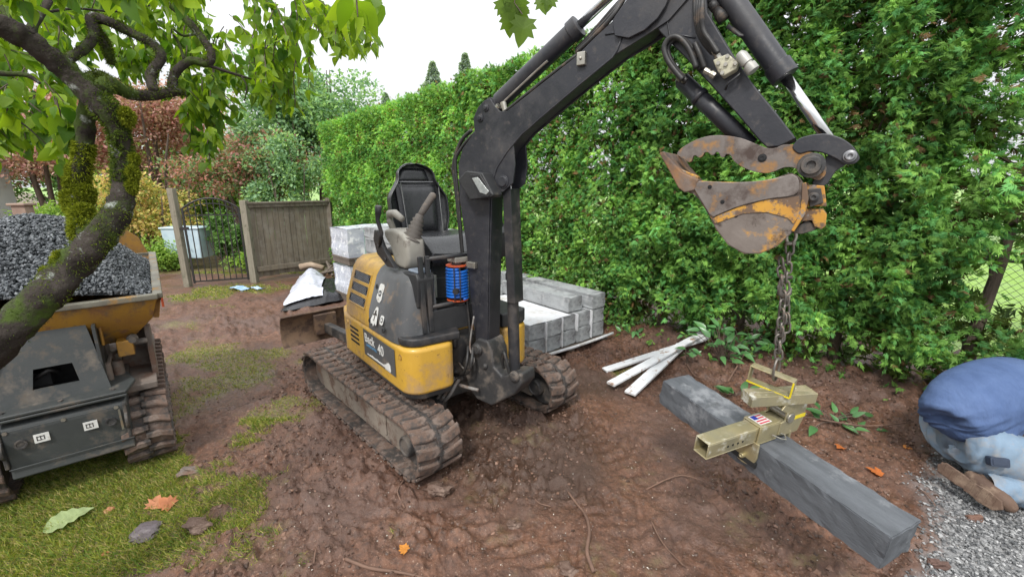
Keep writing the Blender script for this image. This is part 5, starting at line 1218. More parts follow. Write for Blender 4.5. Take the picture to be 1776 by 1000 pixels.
# ================================================================ fence and gate
fencew = mat('weathered_boards', (.18, .15, .11), (.105, .088, .068), 3, .9, dirt=(.2, .18, .15), dscale=7, dth=.58, bump=.003, bscale=14, stretch=(9, 9, .7), dsoft=.12)
postw = mat('weathered_post', (.27, .245, .19), (.19, .17, .13), 4, .9, dirt=(.12, .12, .08), dscale=6, dth=.6, bump=.003, stretch=(8, 8, .7))
ironm = mat('black_iron', (.018, .018, .018), (.03, .026, .024), 12, .5)
P1, P2, P3 = Vector((-5.73, 7.46, 0)), Vector((-4.74, 7.79, 0)), Vector((-3.70, 8.88, 0))
def post(p, h, lab, w_=.1, mt=postw):
    m = MB(); z0 = gz(p.x, p.y) - .1
    m.box((p.x - w_ / 2, p.y - w_ / 2, z0), (p.x + w_ / 2, p.y + w_ / 2, h)); return tag(m.build('fence_post', mt, None, bevel=.006), lab, 'post')
post(P1, 1.70, 'pale square timber post left of the iron gate', .1); post(P2, 1.49, 'darker timber post between the iron gate and the board fence', .11)
fn_t = thing('board_fence', 'weathered grey brown board fence panel between gate and hedge', 'fence', P2)
fd = (P3 - P2); FLn = fd.length; fd.normalize(); fnn = Vector((fd.y, -fd.x, 0)); nb = 15; bw = (FLn - .08) / nb
for i in range(nb):
    a = .06 + i * bw; p = P2 + fd * (a + bw / 2) + fnn * random.uniform(-.004, .004); m = MB(frame(p, fd, fnn))
    m.box((-bw / 2 + .003, -.009, .10 + random.uniform(-.01, .01)), (bw / 2 - .003, .009, 1.42)); m.build('board', fencew, fn_t, bevel=.002)
for z, h in ((.20, .09), (1.36, .07)):
    m = MB(frame(P2, fd, fnn)); m.box((.05, .011, z), (FLn, .045, z + h)); m.build('rail', fencew, fn_t, bevel=.003)
m = MB(frame(P2, fd, fnn)); m.box((.04, -.04, 1.425), (FLn + .03, .07, 1.455)); m.build('cap_rail', fencew, fn_t, bevel=.003)
post(P3, 1.50, 'timber post at the hedge end of the board fence', .1, fencew)
gt = thing('iron_gate', 'black wrought iron garden gate with arched top standing ajar', 'gate', P1)
g0 = P1 + Vector((.12, .0, 0)); g1_ = P2 + Vector((-.1, -.02, 0)); gd = (g1_ - g0); GL = gd.length; gd.normalize(); GF = frame(g0, gd, Vector((-gd.y, gd.x, 0)))
def gtop(x): return 1.36 + .17 * (1 - (2 * x / GL - 1)**2)
m = MB(GF)
for x in (0, GL): m.box((x - .016, -.012, .06), (x + .016, .012, gtop(x) + .01))
m.box((0, -.012, .08), (GL, .012, .105)); m.box((0, -.01, 1.235), (GL, .01, 1.255)); m.tube([(x, 0, gtop(x)) for x in [GL * i / 14 for i in range(15)]], .015, 6); m.tube([(x, 0, gtop(x) - .09 + .02 * abs(2 * x / GL - 1)) for x in [GL * i / 14 for i in range(15)]], .008, 6)
m.build('gate_frame', ironm, gt)
for i in range(1, 9): x = GL * i / 9; m = MB(GF); m.box((x - .007, -.007, .1), (x + .007, .007, gtop(x) - .01)); m.build('bar', ironm, gt)
m = MB(GF); m.box((-.06, -.02, 1.0), (.05, .02, 1.05)); m.build('latch', ironm, gt)
# ================================================================ things lying about at the back
wplas = mat('white_plastic_sheet', (.62, .64, .72), (.5, .52, .6), 3, .25, bump=.01, bscale=7)
bplas = mat('black_plastic_sheet', (.02, .02, .022), (.035, .035, .04), 5, .25, bump=.01, bscale=9)
p = G(540, 530); tp = thing('plastic_sheeting', 'heap of white and black plastic sheeting beside the wrapped pallets', 'plastic sheet', p)
pa, pb, pc, pd, pe = [G(490, 543), G(595, 522), G(600, 500), G(525, 480), G(565, 545)]
def tarp(fx, lift, seed):
    def f(u, v):
        a = (pa * (1 - u) + pb * u) * (1 - v) + (pd * (1 - u) + pc * u) * v; e = math.sin(math.pi * u)**.6 * math.sin(math.pi * min(1, v * 1.0))**.6
        n = float(fbm(a.x * 4, a.y * 4, seed, 4)) - .5
        return (a.x + n * .08, a.y + n * .05, .02 + e * (lift + n * .22) + abs(n) * .04)
    return f
m = MB(); m.grid(tarp(0, .22, 4), 34, 26); m.build('black_sheet', bplas, tp, smooth=True, fix=False)
def tw(u, v):
    x, y, z = tarp(0, .22, 4)(.05 + u * .62, .06 + v * .9); n = float(fbm(x * 5, y * 5, 14, 3)) - .5
    return (x - .02, y - .03, z + .03 + .05 * n + .12 * math.sin(math.pi * u)**2 * v)
m = MB(); m.grid(tw, 28, 24); m.build('white_sheet', wplas, tp, smooth=True, fix=False)
m = MB(); q = G(545, 482); m.tube([q + Vector((-.25, 0, .22)), q + Vector((-.05, .03, .26)), q + Vector((.2, .0, .2))], [.06, .055, .05], 10); tag(m.build('timber_offcut', mat('pale_log', (.42, .33, .24), (.3, .22, .16), 8, .8), None, smooth=True), 'short pale timber offcut on top of the plastic sheeting', 'log')
m = MB(); q = G(560, 487)
for k in range(5): m.tube([q + Vector((-.2 + .1 * k, .1 * (k % 2), .1)), q + Vector((.3 - .07 * k, .05 * k, .22 + .03 * k))], [.03, .02], 7)
tag(m.build('wood_scraps', woodp, None), 'small pile of dark wood scraps by the fence foot', 'wood scraps')
blus = mat('blue_film', (.2, .36, .62), (.45, .58, .75), 9, .3)
for i, (u, v, s_) in enumerate(((418, 503, .16), (447, 504, .09))):
    q = G(u, v); m = MB(); m.grid(lambda a, b: (q.x + (a - .5) * s_ * 2 + .03 * math.sin(9 * b), q.y + (b - .5) * s_ * 1.2, gz(q.x, q.y) + .015 + .05 * float(fbm(a * 4 + i * 7, b * 4, 31, 3)) + .02 * math.sin(6 * a)), 9, 7)
    tag(m.build('plastic_scrap', blus, None, fix=False), ('larger crumpled blue plastic scrap on the grass before the fence', 'smaller crumpled blue plastic scrap nearer the pallets')[i], 'plastic scrap', 'blue plastic scraps')
q = AY(338, 452, 9.2); m = MB(); m.box((q.x - .42, q.y - .2, .25), (q.x + .3, q.y + .2, .86), tx=-.03, ty=-.02); m.box((q.x - .48, q.y - .24, .86), (q.x + .36, q.y + .24, .9)); tag(m.build('storage_tub', mat('pale_blue_plastic', (.5, .62, .68), (.4, .52, .6), 5, .35), None, bevel=.03), 'pale blue plastic tub standing beyond the iron gate', 'tub')
# ================================================================ tracked dumper with a load of gravel
DM = frame(OB, DL, DB)        # local x right, y to the rear, z up  (x: -1.02 .. 0)
dgreen = mat('dark_grey_green_paint', (.05, .055, .055), (.036, .04, .041), 4, .48, dirt=(.14, .12, .1), dscale=4, dth=.6, dirt2=(.1, .085, .07), d2scale=12, d2th=.6, bump=.0008, bscale=90)
tubm = mat('dump_tub_yellow', (.36, .19, .025), (.27, .135, .03), 4, .5, dirt=(.12, .09, .065), dscale=5, dth=.56, dirt2=(.2, .1, .05), d2scale=13, d2th=.6, bump=.001)
rimm = mat('scraped_rim', (.2, .19, .15), (.13, .12, .1), 9, .55, metal=.3, dirt=(.3, .16, .04), dscale=8, dth=.6)
du = thing('tracked_dumper', 'grey and yellow tracked dumper loaded with dark gravel behind the tree', 'dumper', OB + DL * -.5 + DB * .7)
for x0 in (-.245, -.97):
    F_ = Matrix(((DB.x, DL.x, 0, OB.x), (DB.y, DL.y, 0, OB.y), (0, 0, 1, 0), (0, 0, 0, 1)))     # s = rearwards, r = right
    make_track(du, F_, x0, x0 + .235, .19, 1.3, .235, .022, .026, .092, rub, lugw=.05, sag=.02)
    m = MB(F_); m.prism([(.2, .1), (1.3, .1), (1.38, .2), (1.25, .36), (.7, .38), (.25, .36), (.12, .22)], (0, x0 + .05, 0), (1, 0, 0), (0, 0, 1), 0, .13, n=(0, 1, 0)); m.build('track_frame', mudsteel, du, bevel=.01)
    for y in (.19, 1.3): m = MB(F_); m.lathe([(0, .03), (0, .17), (.05, .185), (.12, .185), (.15, .17), (.15, .03)], (y, x0 + .04, .235), (0, 1, 0), 24); m.build('idler_wheel', castm, du)
m = MB(DM)
# bumper beam
bb = [(-.03, .27), (-.05, .20), (.03, .185), (.16, .2), (.16, .50), (.05, .525), (-.03, .50), (-.045, .46)]
m.prism([(y, z) for y, z in bb], (-.70, 0, 0), (0, 1, 0), (0, 0, 1), 0, .51, n=(1, 0, 0)); bmp = m.build('bumper', dgreen, du, bevel=.012)
m = MB(DM); m.box((-.73, -.05, .53), (-.18, .36, .548)); m.prism([(-.73, -.05), (-.18, -.05), (-.14, .12), (-.18, .3), (-.73, .3)], (0, 0, .55), (1, 0, 0), (0, 1, 0), 0, .02); m.build('top_plate', dgreen, du, bevel=.006)
for x in (-.705, -.205): m = MB(DM); m.prism(arc(.0, 0, .055, 0, 360, 18)[:-1], (x, -.03, .38), (0, 1, 0), (0, 0, 1), -.008, .008, n=(1, 0, 0)); m.box((x - .008, -.05, .27), (x + .008, .05, .49)); m.build('bumper_lug', castm, bmp, bevel=.004)
for x in (-.635, -.275):
    m = MB(DM); m.lathe([(-.004, .026), (.006, .026), (.006, .018), (.002, .016)], (x, -.047, .395), (0, -1, 0), 18); m.build('round_port', castm, bmp)
for x in (-.555, -.36):
    m = MB(DM); m.box((x - .03, -.0485, .38), (x + .03, -.046, .43)); lb = m.build('label', white, bmp)
    m = MB(DM)
    for a in (-.02, -.006, .008): m.box((x + a, -.0495, .392), (x + a + .004, -.0487, .418))
    m.box((x - .02, -.0495, .412), (x + .012, -.0487, .417)); m.box((x - .02, -.0495, .392), (x + .004, -.0487, .396)); m.build('label_print', black, lb)
for x in (-.68, -.46, -.24):
    m = MB(DM); m.lathe([(0, .011), (.006, .011), (.006, .006)], (x, -.042, .475), (0, -1, 0), 6); m.build('bolt', steel, bmp)
    m = MB(DM); m.lathe([(0, .012), (.007, .012), (.007, .006)], (x, .0, .571), (0, 0, 1), 6); m.build('bolt', castm, bmp)
m = MB(DM); m.tube([(-.7, -.038, .478), (-.19, -.038, .478)], .003, 5); m.build('weld_seam', dgreen, bmp)
m = MB(DM); m.tube([(-.7, -.046, .262), (-.19, -.046, .262)], .0035, 5); m.build('weld_seam', dgreen, bmp)
m = MB(DM); m.box((-.235, -.05, .33), (-.225, -.045, .46)); m.build('scratch_mark', rimm, bmp)
# cowl with a rectangular opening
m = MB(DM)
y0 = .06; zb, zt = .57, .98; x0, x1 = -.70, -.25; ox0, ox1, oz0, oz1 = -.575, -.365, .64, .75; dy = .16
def cp(x, z, o=0.): return (x + (.06 if x < -.5 else -.06) * (z - zb) / .4, y0 + (z - zb) * .25 + o, z)
P_ = {}
for (a, b, c, d) in ((x0, ox0, zb, zt), (ox1, x1, zb, zt), (ox0, ox1, zb, oz0), (ox0, ox1, oz1, zt)):
    v = [cp(a, c), cp(b, c), cp(b, d), cp(a, d)] + [cp(a, c, .015), cp(b, c, .015), cp(b, d, .015), cp(a, d, .015)]
    m.add(v, [(0, 1, 2, 3), (7, 6, 5, 4), (0, 4, 5, 1), (1, 5, 6, 2), (2, 6, 7, 3), (3, 7, 4, 0)])
m.box((x0 + .01, .10, zb), (x0 + .025, .6, .95)); m.box((x1 - .03, .10, zb), (x1 - .015, .6, .95)); m.build('engine_cowl', dgreen, du)
m = MB(DM); m.box((-.74, .3, .5), (-.32, 1.2, .85)); m.box((-.62, .18, .62), (-.5, .3, .70)); m.build('engine_block', void, du)
m = MB(DM); m.tube([cp(-.6, .66, .1), cp(-.52, .72, .05), cp(-.45, .69, .1)], .012, 8); m.build('cable', hosem, du, smooth=True)
m = MB(DM); m.box((-.30, .12, .5), (-.18, .9, .56)); m.cyl((-.26, .2, .56), (-.26, .2, .68), .02); m.cyl((-.22, .28, .56), (-.22, .28, .66), .03); m.lathe([(0, .03), (.04, .03), (.04, .018), (.1, .018)], (-.25, .42, .56), (0, 0, 1), 12); m.tube([(-.28, .15, .6), (-.24, .3, .7), (-.2, .5, .66)], .012, 8); m.build('valve_bank', mudsteel, du, bevel=.004)
m = MB(DM); m.box((-.98, .1, .49), (-.04, 1.3, .53)); m.build('deck_plate', mudsteel, du, bevel=.004)
m = MB(DM); m.prism([(.28, .50), (.5, .50), (.56, .8), (.3, .86)], (-.06, 0, 0), (0, 1, 0), (0, 0, 1), 0, .03, n=(1, 0, 0)); m.prism([(-.22, .0), (-.04, .0), (-.04, .34), (-.18, .34)], (0, .5, .5), (1, 0, 0), (0, 0, 1), 0, .02, n=(0, 1, 0)); m.build('mud_guard', mudsteel, du, bevel=.006)
# tub: loft bottom to rim
bot = [(-.92, .34), (-.14, .34), (-.14, 1.35), (-.92, 1.35)]; mid = [(-1.03, .16), (.0, .16), (.0, 1.5), (-1.03, 1.5)]; rim = [(-1.07, .12), (.045, .12), (.05, 1.55), (-1.08, 1.55)]
zz = [(.76, .76, .76, .76), (.93, .93, .99, .99), (1.075, 1.075, 1.17, 1.17)]
m = MB(DM); rings = [bot, mid, rim]; vs = []
for rg_, z4 in zip(rings, zz): vs += [(x, y, z) for (x, y), z in zip(rg_, z4)]
fs = [(0, 1, 2, 3)] + [(i * 4 + j, i * 4 + (j + 1) % 4, (i + 1) * 4 + (j + 1) % 4, (i + 1) * 4 + j) for i in range(2) for j in range(4)]
t_ = .022
inn = [(x + (t_ if x < -.5 else -t_), y + (t_ if y < .8 else -t_), z + (.0 if k > 3 else .02)) for k, (x, y, z) in enumerate(vs)]
n = len(vs); fs2 = [tuple(n + i for i in f)[::-1] for f in fs] + [(8 + j, 8 + (j + 1) % 4, n + 8 + (j + 1) % 4, n + 8 + j) for j in range(4)]
m.add(vs + inn, fs + fs2); tub = m.build('dump_tub', tubm, du, bevel=.006)
m = MB(DM)
R4 = [Vector((x, y, z)) for (x, y), z in zip(rim, zz[2])]
for j in range(4): m.bar(R4[j], R4[(j + 1) % 4], .05, .035)
m.build('tub_rim', rimm, tub, bevel=.006)
for y in (.3, .55, .8, 1.05, 1.3):
    m = MB(DM); m.bar((.015, y, .90), (.056, y, 1.08 + .07 * (y - .1)), .035, .03, up=(1, 0, 0)); m.build('side_rib', tubm, tub, bevel=.004)
m = MB(DM); m.bar((.062, .14, 1.02), (.068, 1.52, 1.12), .012, .05); m.build('red_reflector', orng, tub)
m = MB(DM); m.prism([(-.9, .98), (-.02, .98), (.03, 1.17), (-.02, 1.32), (-.12, 1.42), (-.3, 1.30), (-.75, 1.30), (-.93, 1.42), (-1.04, 1.30), (-1.08, 1.17)], (0, 1.53, 0), (1, 0, 0), (0, 0, 1), 0, .02, n=(0, 1, 0)); m.build('rear_flap', tubm, tub, bevel=.005)
m = MB(DM); m.box((-.70, .24, .93 - .12), (-.3, .62, .76)); m.box((-.2, .2, .70), (-.12, .9, .80)); m.box((-.95, .2, .70), (-.87, .9, .80)); m.box((-.26, .17, .80), (-.245, .2, .92)); m.build('tub_bracket', tubm, tub, bevel=.006)
m = MB(DM); m.lathe([(0, .03), (.03, .03), (.03, .02), (.05, .02)], (-.12, .24, .80), (0, -1, 0), 14); m.cyl((-.2, .24, .77), (-.05, .24, .77), .02); m.build('hinge_pin', castm, tub)
# gravel load: a mound of stones on a solid core
def mound(x, y):
    fx = np.clip((x + 1.06) / 1.09, 0, 1); fy = np.clip((y - .14) / 1.38, 0, 1)
    return 1.05 + .09 * fy + .46 * np.sin(np.pi * fx)**.85 * np.sin(np.pi * np.clip(fy * .9 + .08, 0, 1))**1.0 + (fbm(x * 4, y * 4, 61, 3) - .5) * .06
darkst = (.035, .04, .048)
m = MB(DM); m.grid(lambda u, v: (-1.04 + 1.06 * u, .15 + 1.37 * v, float(mound(-1.04 + 1.06 * u, .15 + 1.37 * v)) - .02), 26, 30)
core = m.build('mound_core', mat('dark_gravel_core', (.03, .034, .04), None, 40, .8, bump=.01), None, fix=False)
n = 20000; x = rng.uniform(-1.045, .025, n); y = rng.uniform(.145, 1.52, n); z = mound(x, y) + rng.uniform(-.015, .008, n)
Pw = np.array(OB)[None] + x[:, None] * np.array(DL)[None] + y[:, None] * np.array(DB)[None]; Pw[:, 2] = z
q = merge(stones(Pw, .006, .0135, (.04, .046, .054), (.2, .215, .235), 40, 1.0))
core.name = 'gravel_load'; core['label'] = 'heap of dark blue grey gravel filling the dumper tub'; core['category'] = 'gravel'; core['kind'] = 'stuff'
WLD['gravel_load'] = Matrix.Identity(4)
st_ = link('gravel_stones', fastmesh('gravel_stones', q[0], q[1], stonem, q[2]), core, Matrix.Identity(4)); st_['kind'] = 'stuff'
# ================================================================ leaves
def leaf_tpl(w_=.5, curl=.25, fold=.16, n=5, tip=1.0):
    V = []; F = []
    for i in range(n + 1):
        t = i / n; wd = w_ * .5 * math.sin(math.pi * t**.72)**.85 * (1 - .25 * t) if 0 < i < n else (.012 if i == 0 else .004)
        zc = -curl * t * t
        V += [(-wd, t, zc + fold * wd * 1.6), (0, t, zc), (wd, t, zc + fold * wd * 1.6)]
        if i: b = (i - 1) * 3; F += [(b, b + 1, b + 4, b + 3), (b + 1, b + 2, b + 5, b + 4)]
    return np.array(V), np.array(F)
LT = [leaf_tpl(.72, .2, .2), leaf_tpl(.64, .4, .12), leaf_tpl(.76, .15, .3), leaf_tpl(.6, .6, .25)]
leafm = leafmat('broad_leaf', .58, .42, .09, (1.3, 1.3, .5))
leafbg = leafmat('garden_leaf', .4, .5, .06, (1.1, 1.15, .7))
mossm = leafmat('moss', .25, .9, .02)
def mossy_bark():
    m = mat('mossy_bark', (.028, .023, .02), (.055, .046, .04), 9, .9, dirt=(.05, .075, .016), dscale=6, dth=.54, dirt2=(.3, .32, .29), d2scale=13, d2th=.63, bump=.02, bscale=17, dsoft=.045, spec=.15)
    return m
mb = mossy_bark()
def knobby(m, pts, seed, seg=6, n=18, lump=.17):
    """tapered limb through (point, radius) list, surface displaced by noise"""
    P = [Vector(p) for p, r in pts]; Rr = [r for p, r in pts]; Q = []; q = []
    for i in range(len(P) - 1):
        p0, p1, p2, p3 = P[max(i - 1, 0)], P[i], P[i + 1], P[min(i + 2, len(P) - 1)]
        for j in range(seg):
            t = j / seg; Q.append(.5 * ((2 * p1) + (-p0 + p2) * t + (2 * p0 - 5 * p1 + 4 * p2 - p3) * t * t + (-p0 + 3 * p1 - 3 * p2 + p3) * t**3)); q.append(Rr[i] + (Rr[i + 1] - Rr[i]) * t)
    Q.append(P[-1]); q.append(Rr[-1]); b = len(m.v); m.tube(Q, q, n)
    k = 0
    for i, c in enumerate(Q):
        for j in range(n):
            v = m.v[b + k]; d = v - c; f = 1 + lump * 2 * (float(vnoise(i * .45 + seed, j * 6.28 / n * 1.3, seed)) - .5) + lump * (float(vnoise(i * 1.3 + seed, math.sin(j * math.tau / n) * 2 + 3, seed + 3)) - .5)
            m.v[b + k] = c + d * f; k += 1
    return Q, q
TRK = [(-120, 700, 1.40, 66), (-60, 640, 1.45, 58), (0, 590, 1.5, 50), (45, 545, 1.53, 46), (88, 503, 1.56, 45), (122, 465, 1.6, 43), (155, 430, 1.62, 40), (185, 395, 1.65, 37), (209, 355, 1.68, 31), (214, 320, 1.7, 27), (215, 290, 1.7, 26), (210, 255, 1.68, 24), (203, 222, 1.65, 25), (184, 190, 1.62, 35), (152, 160, 1.6, 33), (120, 128, 1.57, 30), (85, 97, 1.52, 30), (45, 68, 1.47, 31), (0, 45, 1.42, 33), (-60, 20, 1.38, 33)]
ST2 = [(166, 440, 1.66, 24), (148, 398, 1.70, 28), (138, 355, 1.74, 27), (136, 315, 1.74, 22), (144, 280, 1.72, 21), (147, 240, 1.7, 21), (150, 205, 1.68, 22), (160, 170, 1.65, 24)]
LM = [[(175, 160, 1.62, 26), (190, 145, 1.66, 22), (225, 163, 1.72, 17), (262, 166, 1.78, 15), (300, 160, 1.82, 13), (322, 162, 1.84, 6)],
      [(150, 150, 1.62, 22), (163, 135, 1.66, 20), (185, 140, 1.68, 15), (205, 160, 1.7, 13)],
      [(268, 160, 1.78, 14), (262, 130, 1.8, 14), (280, 98, 1.84, 14), (264, 76, 1.84, 13), (228, 58, 1.82, 13), (190, 38, 1.78, 14), (160, 32, 1.76, 15), (163, 58, 1.74, 13), (150, 82, 1.7, 12), (128, 96, 1.66, 14), (108, 112, 1.6, 15)],
      [(163, 50, 1.76, 13), (182, 75, 1.78, 12), (194, 112, 1.8, 7)],
      [(300, 158, 1.82, 13), (303, 128, 1.84, 13), (330, 106, 1.86, 11), (360, 110, 1.88, 12), (366, 90, 1.88, 11), (343, 57, 1.86, 10), (316, 27, 1.84, 11), (282, -6, 1.82, 12), (250, -40, 1.8, 13)],
      [(362, 114, 1.88, 5), (418, 132, 1.95, 4), (448, 141, 2.0, 3), (470, 155, 2.0, 2)], [(418, 132, 1.95, 3), (428, 150, 1.96, 2.5), (424, 175, 1.96, 2)],
      [(50, 62, 1.47, 18), (60, 40, 1.5, 12), (74, 20, 1.55, 10), (92, -12, 1.6, 9)], [(30, 75, 1.46, 12), (10, 25, 1.5, 9), (-20, -10, 1.5, 8)],
      [(343, 57, 1.86, 5), (318, 62, 1.84, 4), (300, 50, 1.8, 4)], [(320, 104, 1.85, 5), (310, 75, 1.84, 4), (300, 60, 1.82, 3)],
      [(-30, 125, 1.6, 9), (10, 128, 1.62, 8), (45, 130, 1.64, 7), (70, 145, 1.66, 4)], [(66, 25, 1.55, 4), (130, 15, 1.7, 3.5), (200, 20, 1.9, 3), (260, 10, 2.0, 2)],
      [(-10, 190, 1.7, 3), (40, 215, 1.75, 2.5), (90, 260, 1.8, 2)]]
def px2(pts): return [(AD(u, v, d), r * d / FOC * .57) for u, v, d, r in pts]
foot = AD(-120, 700, 1.40)
tree = thing('garden_tree', 'gnarled moss covered tree with bright green leaves leaning over the dumper', 'tree', (foot.x - .25, foot.y - .1, 0))
m = MB(); pts = [((foot.x - .28, foot.y - .12, -.15), .15), ((foot.x - .22, foot.y - .1, .12), .12), ((foot.x - .1, foot.y - .05, .38), .10)] + px2(TRK)
Qs = []; Qs.append(knobby(m, pts, 3, 6, 26)); m.build('trunk', mb, tree, smooth=True)
m = MB(); Qs.append(knobby(m, px2(ST2), 9, 6, 22)); m.build('stem', mb, tree, smooth=True)
for i, L_ in enumerate(LM):
    m = MB(); qq = knobby(m, px2(L_), 20 + i, 5, 12 if L_[0][3] > 8 else 7, .12); Qs.append(qq); m.build('branch', mb, tree, smooth=True)
# moss cushions: short tufts on the wood
def tufts(Q, n, rad, L0, L1, upbias, seed, col0=(.07, .12, .018), col1=(.22, .3, .04)):
    C_, R_ = Q; k = len(C_); i = rng.integers(0, k - 1, n); f = rng.random(n)
    Ca = np.array([tuple(c) for c in C_]); Ra = np.array(R_); c = Ca[i] + (Ca[i + 1] - Ca[i]) * f[:, None]; d = nrm(Ca[i + 1] - Ca[i]); r = Ra[i] * 1.02
    o = randdir(n); o = nrm(o - d * (o * d).sum(1)[:, None]); keep = rng.random(n) < np.clip(.35 + upbias * o[:, 2] + .5 * (fbm(c[:, 0] * 14 + c[:, 2] * 9, c[:, 1] * 14 + o[:, 0] * 1.5, seed, 3) - .42) * 4, 0, 1)
    c, o, r, d = c[keep], o[keep], r[keep], d[keep]; n = len(c)
    p = c + o * r[:, None] * rng.uniform(.92, 1.06, n)[:, None]; dd = nrm(o + rng.normal(0, .5, (n, 3)) + np.array([0, 0, -.25])); TV = np.array([[-.5, 0, 0], [.5, 0, 0], [.3, .6, 0], [0, 1, -.1]]); TF = np.array([[0, 1, 2, 3]])
    M = bases(dd, rng.normal(0, 1, (n, 3))); L = rng.uniform(L0, L1, n); M = M * np.stack([L * .3, L, L], -1)[:, None, :]
    t_ = rng.random((n, 1)); cc = np.array(col0) + (np.array(col1) - col0) * t_
    return scatter(TV, TF, p, M, cc)
T1 = (Qs[0][0][18:66], Qs[0][1][18:66]); T2 = (Qs[1][0][5:26], Qs[1][1][5:26])
tp_ = [tufts(Qs[0], 12000, 0, .004, .010, .3, 5, (.03, .05, .012), (.1, .14, .03)), tufts((Qs[1][0][6:30], Qs[1][1][6:30]), 12000, 0, .008, .018, .2, 6, (.09, .12, .012), (.3, .34, .03)), tufts((Qs[0][0][40:66], Qs[0][1][40:66]), 3000, 0, .006, .012, .1, 7, (.07, .1, .014), (.2, .25, .03)), tufts((Qs[0][0][72:100], Qs[0][1][72:100]), 8000, 0, .008, .02, .5, 8, (.04, .07, .014), (.14, .19, .03))]
for q_ in Qs[2:7]: tp_.append(tufts(q_, 2000, 0, .006, .014, .5, 8, (.04, .06, .014), (.13, .17, .03)))
# bright cushions where the photo's limbs carry them
def cushion(u, v, d, r, n, sq=1.4):
    c = np.array(AD(u, v, d)); o = randdir(n); p = c + o * np.array([r, r, r * sq]) * rng.uniform(.45, 1.0, (n, 1)) * (1 + .5 * (fbm(o[:, 0] * 2 + u, o[:, 2] * 2 + o[:, 1], 3, 3) - .5))[:, None]; dd = nrm(o + rng.normal(0, .5, (n, 3)) + np.array([0, 0, -.3]))
    TV = np.array([[-.5, 0, 0], [.5, 0, 0], [.3, .6, 0], [0, 1, -.1]]); TF = np.array([[0, 1, 2, 3]]); M = bases(dd, rng.normal(0, 1, (n, 3))); L = rng.uniform(.006, .014, n); M = M * np.stack([L * .35, L, L], -1)[:, None, :]
    return scatter(TV, TF, p, M, np.array([.07, .1, .012]) + (np.array([.3, .33, .03]) - [.07, .1, .012]) * rng.random((n, 1)))
for a in ((230, 300, 1.69, .022, 2600), (218, 203, 1.64, .028, 3000), (126, 318, 1.73, .03, 4000), (130, 348, 1.74, .044, 6500), (150, 335, 1.74, .03, 3500), (138, 400, 1.69, .036, 4500), (108, 452, 1.59, .028, 4500), (128, 298, 1.73, .024, 4000), (146, 372, 1.71, .035, 6000), (232, 275, 1.69, .016, 2000), (228, 325, 1.69, .018, 2500), (85, 478, 1.57, .024, 3500)): tp_.append(cushion(*a))
q = merge(tp_); o = link('moss', fastmesh('moss', q[0], q[1], mossm, q[2]), tree, Matrix.Identity(4)); o['kind'] = 'stuff'
# foliage on hanging twigs -------------------------------------------
LP = []; LD = []; LN = []; LS = []; tw_ = MB()
def sprigs(n, box, dr, tl, ls, dirv=(0, 0, -1), nl=8, seed=0, sd=.5):
    r = np.random.default_rng(seed)
    for _ in range(n):
        u = r.uniform(box[0], box[2]); v = r.uniform(box[1], box[3]); d = r.uniform(*dr); p = AD(u, v, d)
        dv = Vector(dirv) + Vector(r.normal(0, sd, 3)); dv.normalize(); L = tl * r.uniform(.6, 1.25); k = max(3, int(nl * r.uniform(.7, 1.3))); pts = [p]
        for i in range(k):
            dv = (dv + Vector((0, 0, -.12)) + Vector(r.normal(0, .1, 3))).normalized(); pts.append(pts[-1] + dv * (L / k))
            for sg in (-1, 1):
                if r.random() < .12: continue
                side = dv.cross(Vector(r.normal(0, 1, 3))).normalized()
                ld = (side * .75 + dv * .35 + Vector((0, 0, -.75)) + Vector(r.normal(0, .25, 3))).normalized()
                LP.append(pts[-1] + side * .008); LD.append(ld); LN.append(Vector(r.normal(0, .8, 3)) + side * .6 + Vector((0, -.3, .6))); LS.append(ls * r.uniform(.65, 1.25))
        tw_.tube(pts, [.0022] * (len(pts) - 1) + [.001], 4, caps=False)
sprigs(105, (-80, -120, 330, 0), (1.9, 3.2), .22, .068, seed=1)
sprigs(30, (60, -20, 340, 55), (2.0, 2.9), .2, .068, seed=2)
sprigs(14, (190, 60, 330, 90), (2.1, 2.9), .15, .062, seed=22)
sprigs(20, (-60, -120, 330, -60), (1.2, 1.7), .12, .07, seed=21)
sprigs(34, (-60, 30, 105, 150), (1.8, 2.6), .24, .07, seed=3)
sprigs(24, (-60, 150, 110, 215), (1.6, 2.2), .18, .072, seed=33)
sprigs(12, (290, 20, 400, 80), (2.0, 2.5), .2, .062, seed=4)
sprigs(24, (300, 110, 500, 140), (1.9, 2.4), .13, .058, seed=5)
sprigs(9, (300, 150, 390, 190), (1.9, 2.3), .16, .058, seed=6)
sprigs(7, (330, 195, 375, 235), (1.9, 2.2), .12, .058, seed=7)
sprigs(28, (425, -40, 545, 80), (1.7, 2.3), .24, .056, seed=8)
sprigs(10, (440, 80, 520, 130), (1.8, 2.2), .13, .055, seed=88)
sprigs(13, (520, -20, 600, 50), (1.5, 1.9), .17, .048, (.7, 0, -.6), seed=9, sd=.25)
sprigs(3, (585, 35, 620, 65), (1.5, 1.7), .10, .044, (.7, 0, -.5), seed=10, sd=.2)
sprigs(3, (605, -30, 645, -15), (.95, 1.05), .05, .066, (0, 0, -1), 2, seed=12, sd=.15)
tw_.build('twigs', barkm, tree, fix=False)['kind'] = 'stuff'
LP = np.array([tuple(p) for p in LP]); LD = np.array([tuple(p) for p in LD]); LN = np.array([tuple(p) for p in LN]); LS = np.array(LS); n = len(LP)
lc = np.array([.13, .24, .02]) + (np.array([.3, .44, .035]) - [.13, .24, .02]) * rng.random((n, 1)); lc *= rng.uniform(.8, 1.15, (n, 1)); dk = rng.random(n) < .3; lc[dk] *= np.array([.5, .65, .9])
